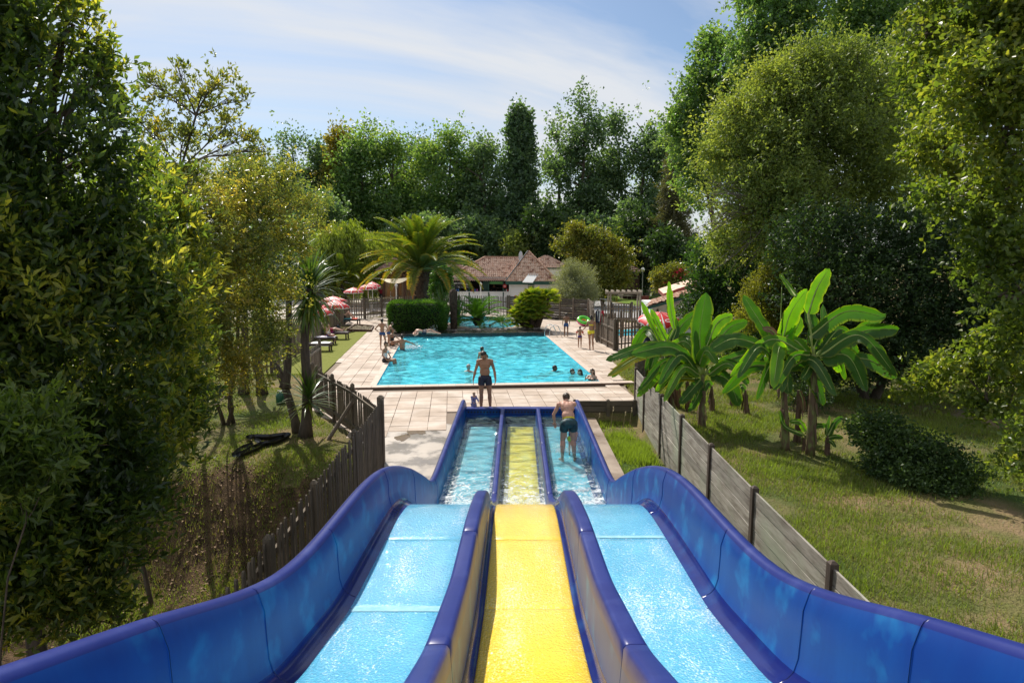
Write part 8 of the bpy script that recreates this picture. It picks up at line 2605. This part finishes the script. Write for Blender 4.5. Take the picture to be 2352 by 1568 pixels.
grass('slope_grass', 230000, 3.75, 17.5, 3.2, 27, .095, .011, 1, keep=lambda x, y: (x > 3.85) & (x < 2.5 + y * 1.1), vb=.45)
grass('left_grass', 90000, -15, -2.9, 8.5, 25, .06, .012, 2, keep=lambda x, y: (x < -3.1) & (x < -2.95 - np.clip((y - 13.9) * .62, 0, 4.6)) & (x > -.85 * y), vb=.42)
grass('bank_grass', 26000, -9, -2.9, 4.0, 14.5, .09, .010, 3, keep=lambda x, y: (x > -.9 * y), vb=.18)
grass('strip_grass', 62000, 2.5, 3.66, 4.0, 19.8, .17, .012, 4, keep=lambda x, y: x > 2.58 + .08 * np.sin(y * 3), vb=.92)
grass('far_grass', 30000, 8.5, 26, 27, 44, .10, .03, 5, vb=.55)
grass('far_left_grass', 20000, -22, -9, 24.8, 44, .10, .03, 6, keep=lambda x, y: x < -11 - (y - 24) * .1, vb=.45)
# tall seed stalks at the end of the strip
sk_ = MB(); r = random.Random(3)
for x, y, h in ((3.0, 19.3, .62), (3.35, 19.2, .5), (2.6, 19.4, .4), (3.5, 19.0, .66)):
    sk_.tube([(x, y, -.66), (x + .03, y, -.66 + h * .6), (x + .06, y - .02, -.66 + h)], [.006, .005, .003], 4)
    for k in range(7): sk_.add([(x + .06 + r.uniform(-.02, .02), y, -.66 + h - k * .02), (x + .09, y, -.66 + h - k * .02 + .03), (x + .05, y + .02, -.66 + h - k * .02 + .02)], [(0, 1, 2)])
single('seed_stalks', sk_, M('straw_seed', (.5, .42, .25), .8), kind='stuff')
# clods and litter on the bank
lit = MB()
for k in range(2600):
    x, y = r.uniform(-7.5, -3.0), r.uniform(6, 14)
    z = float(0)
    s = r.uniform(.015, .045); a = r.uniform(0, 6.28)
    lit.add([(x + s * math.cos(a), y + s * math.sin(a), 0), (x - s * math.sin(a), y + s * math.cos(a), s * .5), (x - s * math.cos(a), y - s * math.sin(a), .004), (x + s * math.sin(a) * .5, y - s * math.cos(a) * .5, s * .6)], [(0, 1, 2), (0, 2, 3)])
Vl = np.array(lit.v); zz = ground_h(np.repeat(Vl[::4, 0], 4), np.repeat(Vl[::4, 1], 4)); Vl[:, 2] += zz
lo_ = link('leaf_litter', np_mesh('leaf_litter', Vl, np.array(lit.f), [M('litter_brown', (.16, .095, .05), .9, (.28, .19, .11), scale=9)]))
tag(lo_, kind='stuff')


# splashes: little drops and foam beads
def splash(name, c, n, sx, sy, sz, seed, s0=.006, s1=.02):
    rng = np.random.default_rng(seed)
    P = np.stack([rng.normal(size=n) * sx + c[0], rng.normal(size=n) * sy + c[1], np.abs(rng.normal(size=n)) * sz + c[2]], 1)
    s = rng.uniform(s0, s1, n)[:, None]
    base = np.array([(1, 0, 0), (0, 1, 0), (-1, 0, 0), (0, -1, 0), (0, 0, 1), (0, 0, -1)], float)
    V = (P[:, None, :] + base[None] * s[:, None]).reshape(-1, 3)
    f = np.array([(0, 1, 4), (1, 2, 4), (2, 3, 4), (3, 0, 4), (1, 0, 5), (2, 1, 5), (3, 2, 5), (0, 3, 5)])
    F = (np.arange(n)[:, None, None] * 6 + f[None]).reshape(-1, 3)
    o = link(name, np_mesh(name, V, F, [m_drop], smooth=True)); tag(o, kind='stuff')


m_drop = M('water_drops', (.85, .90, .92), .08, spec=1.0)
p = G(948, 800, -.03); splash('splash_drops', (p.x, p.y, -.04), 700, .22, .12, .10, 1)
p = G(993, 768, .1); splash('splash_drops', (p.x, p.y, .12), 300, .14, .06, .18, 2, .005, .014)
splash('splash_drops', (1.12, 14.75, -.04), 260, .10, .08, .09, 3, .004, .011)
splash('splash_drops', (1.46, 14.75, -.04), 260, .10, .08, .09, 4, .004, .011)
for k, x in enumerate((-.9, .17, 1.15)):
    splash('foam_drops', (AX(11) + x - .1, 11.0, -.03), 1500, .34, .5, .035, 10 + k, .004, .012)
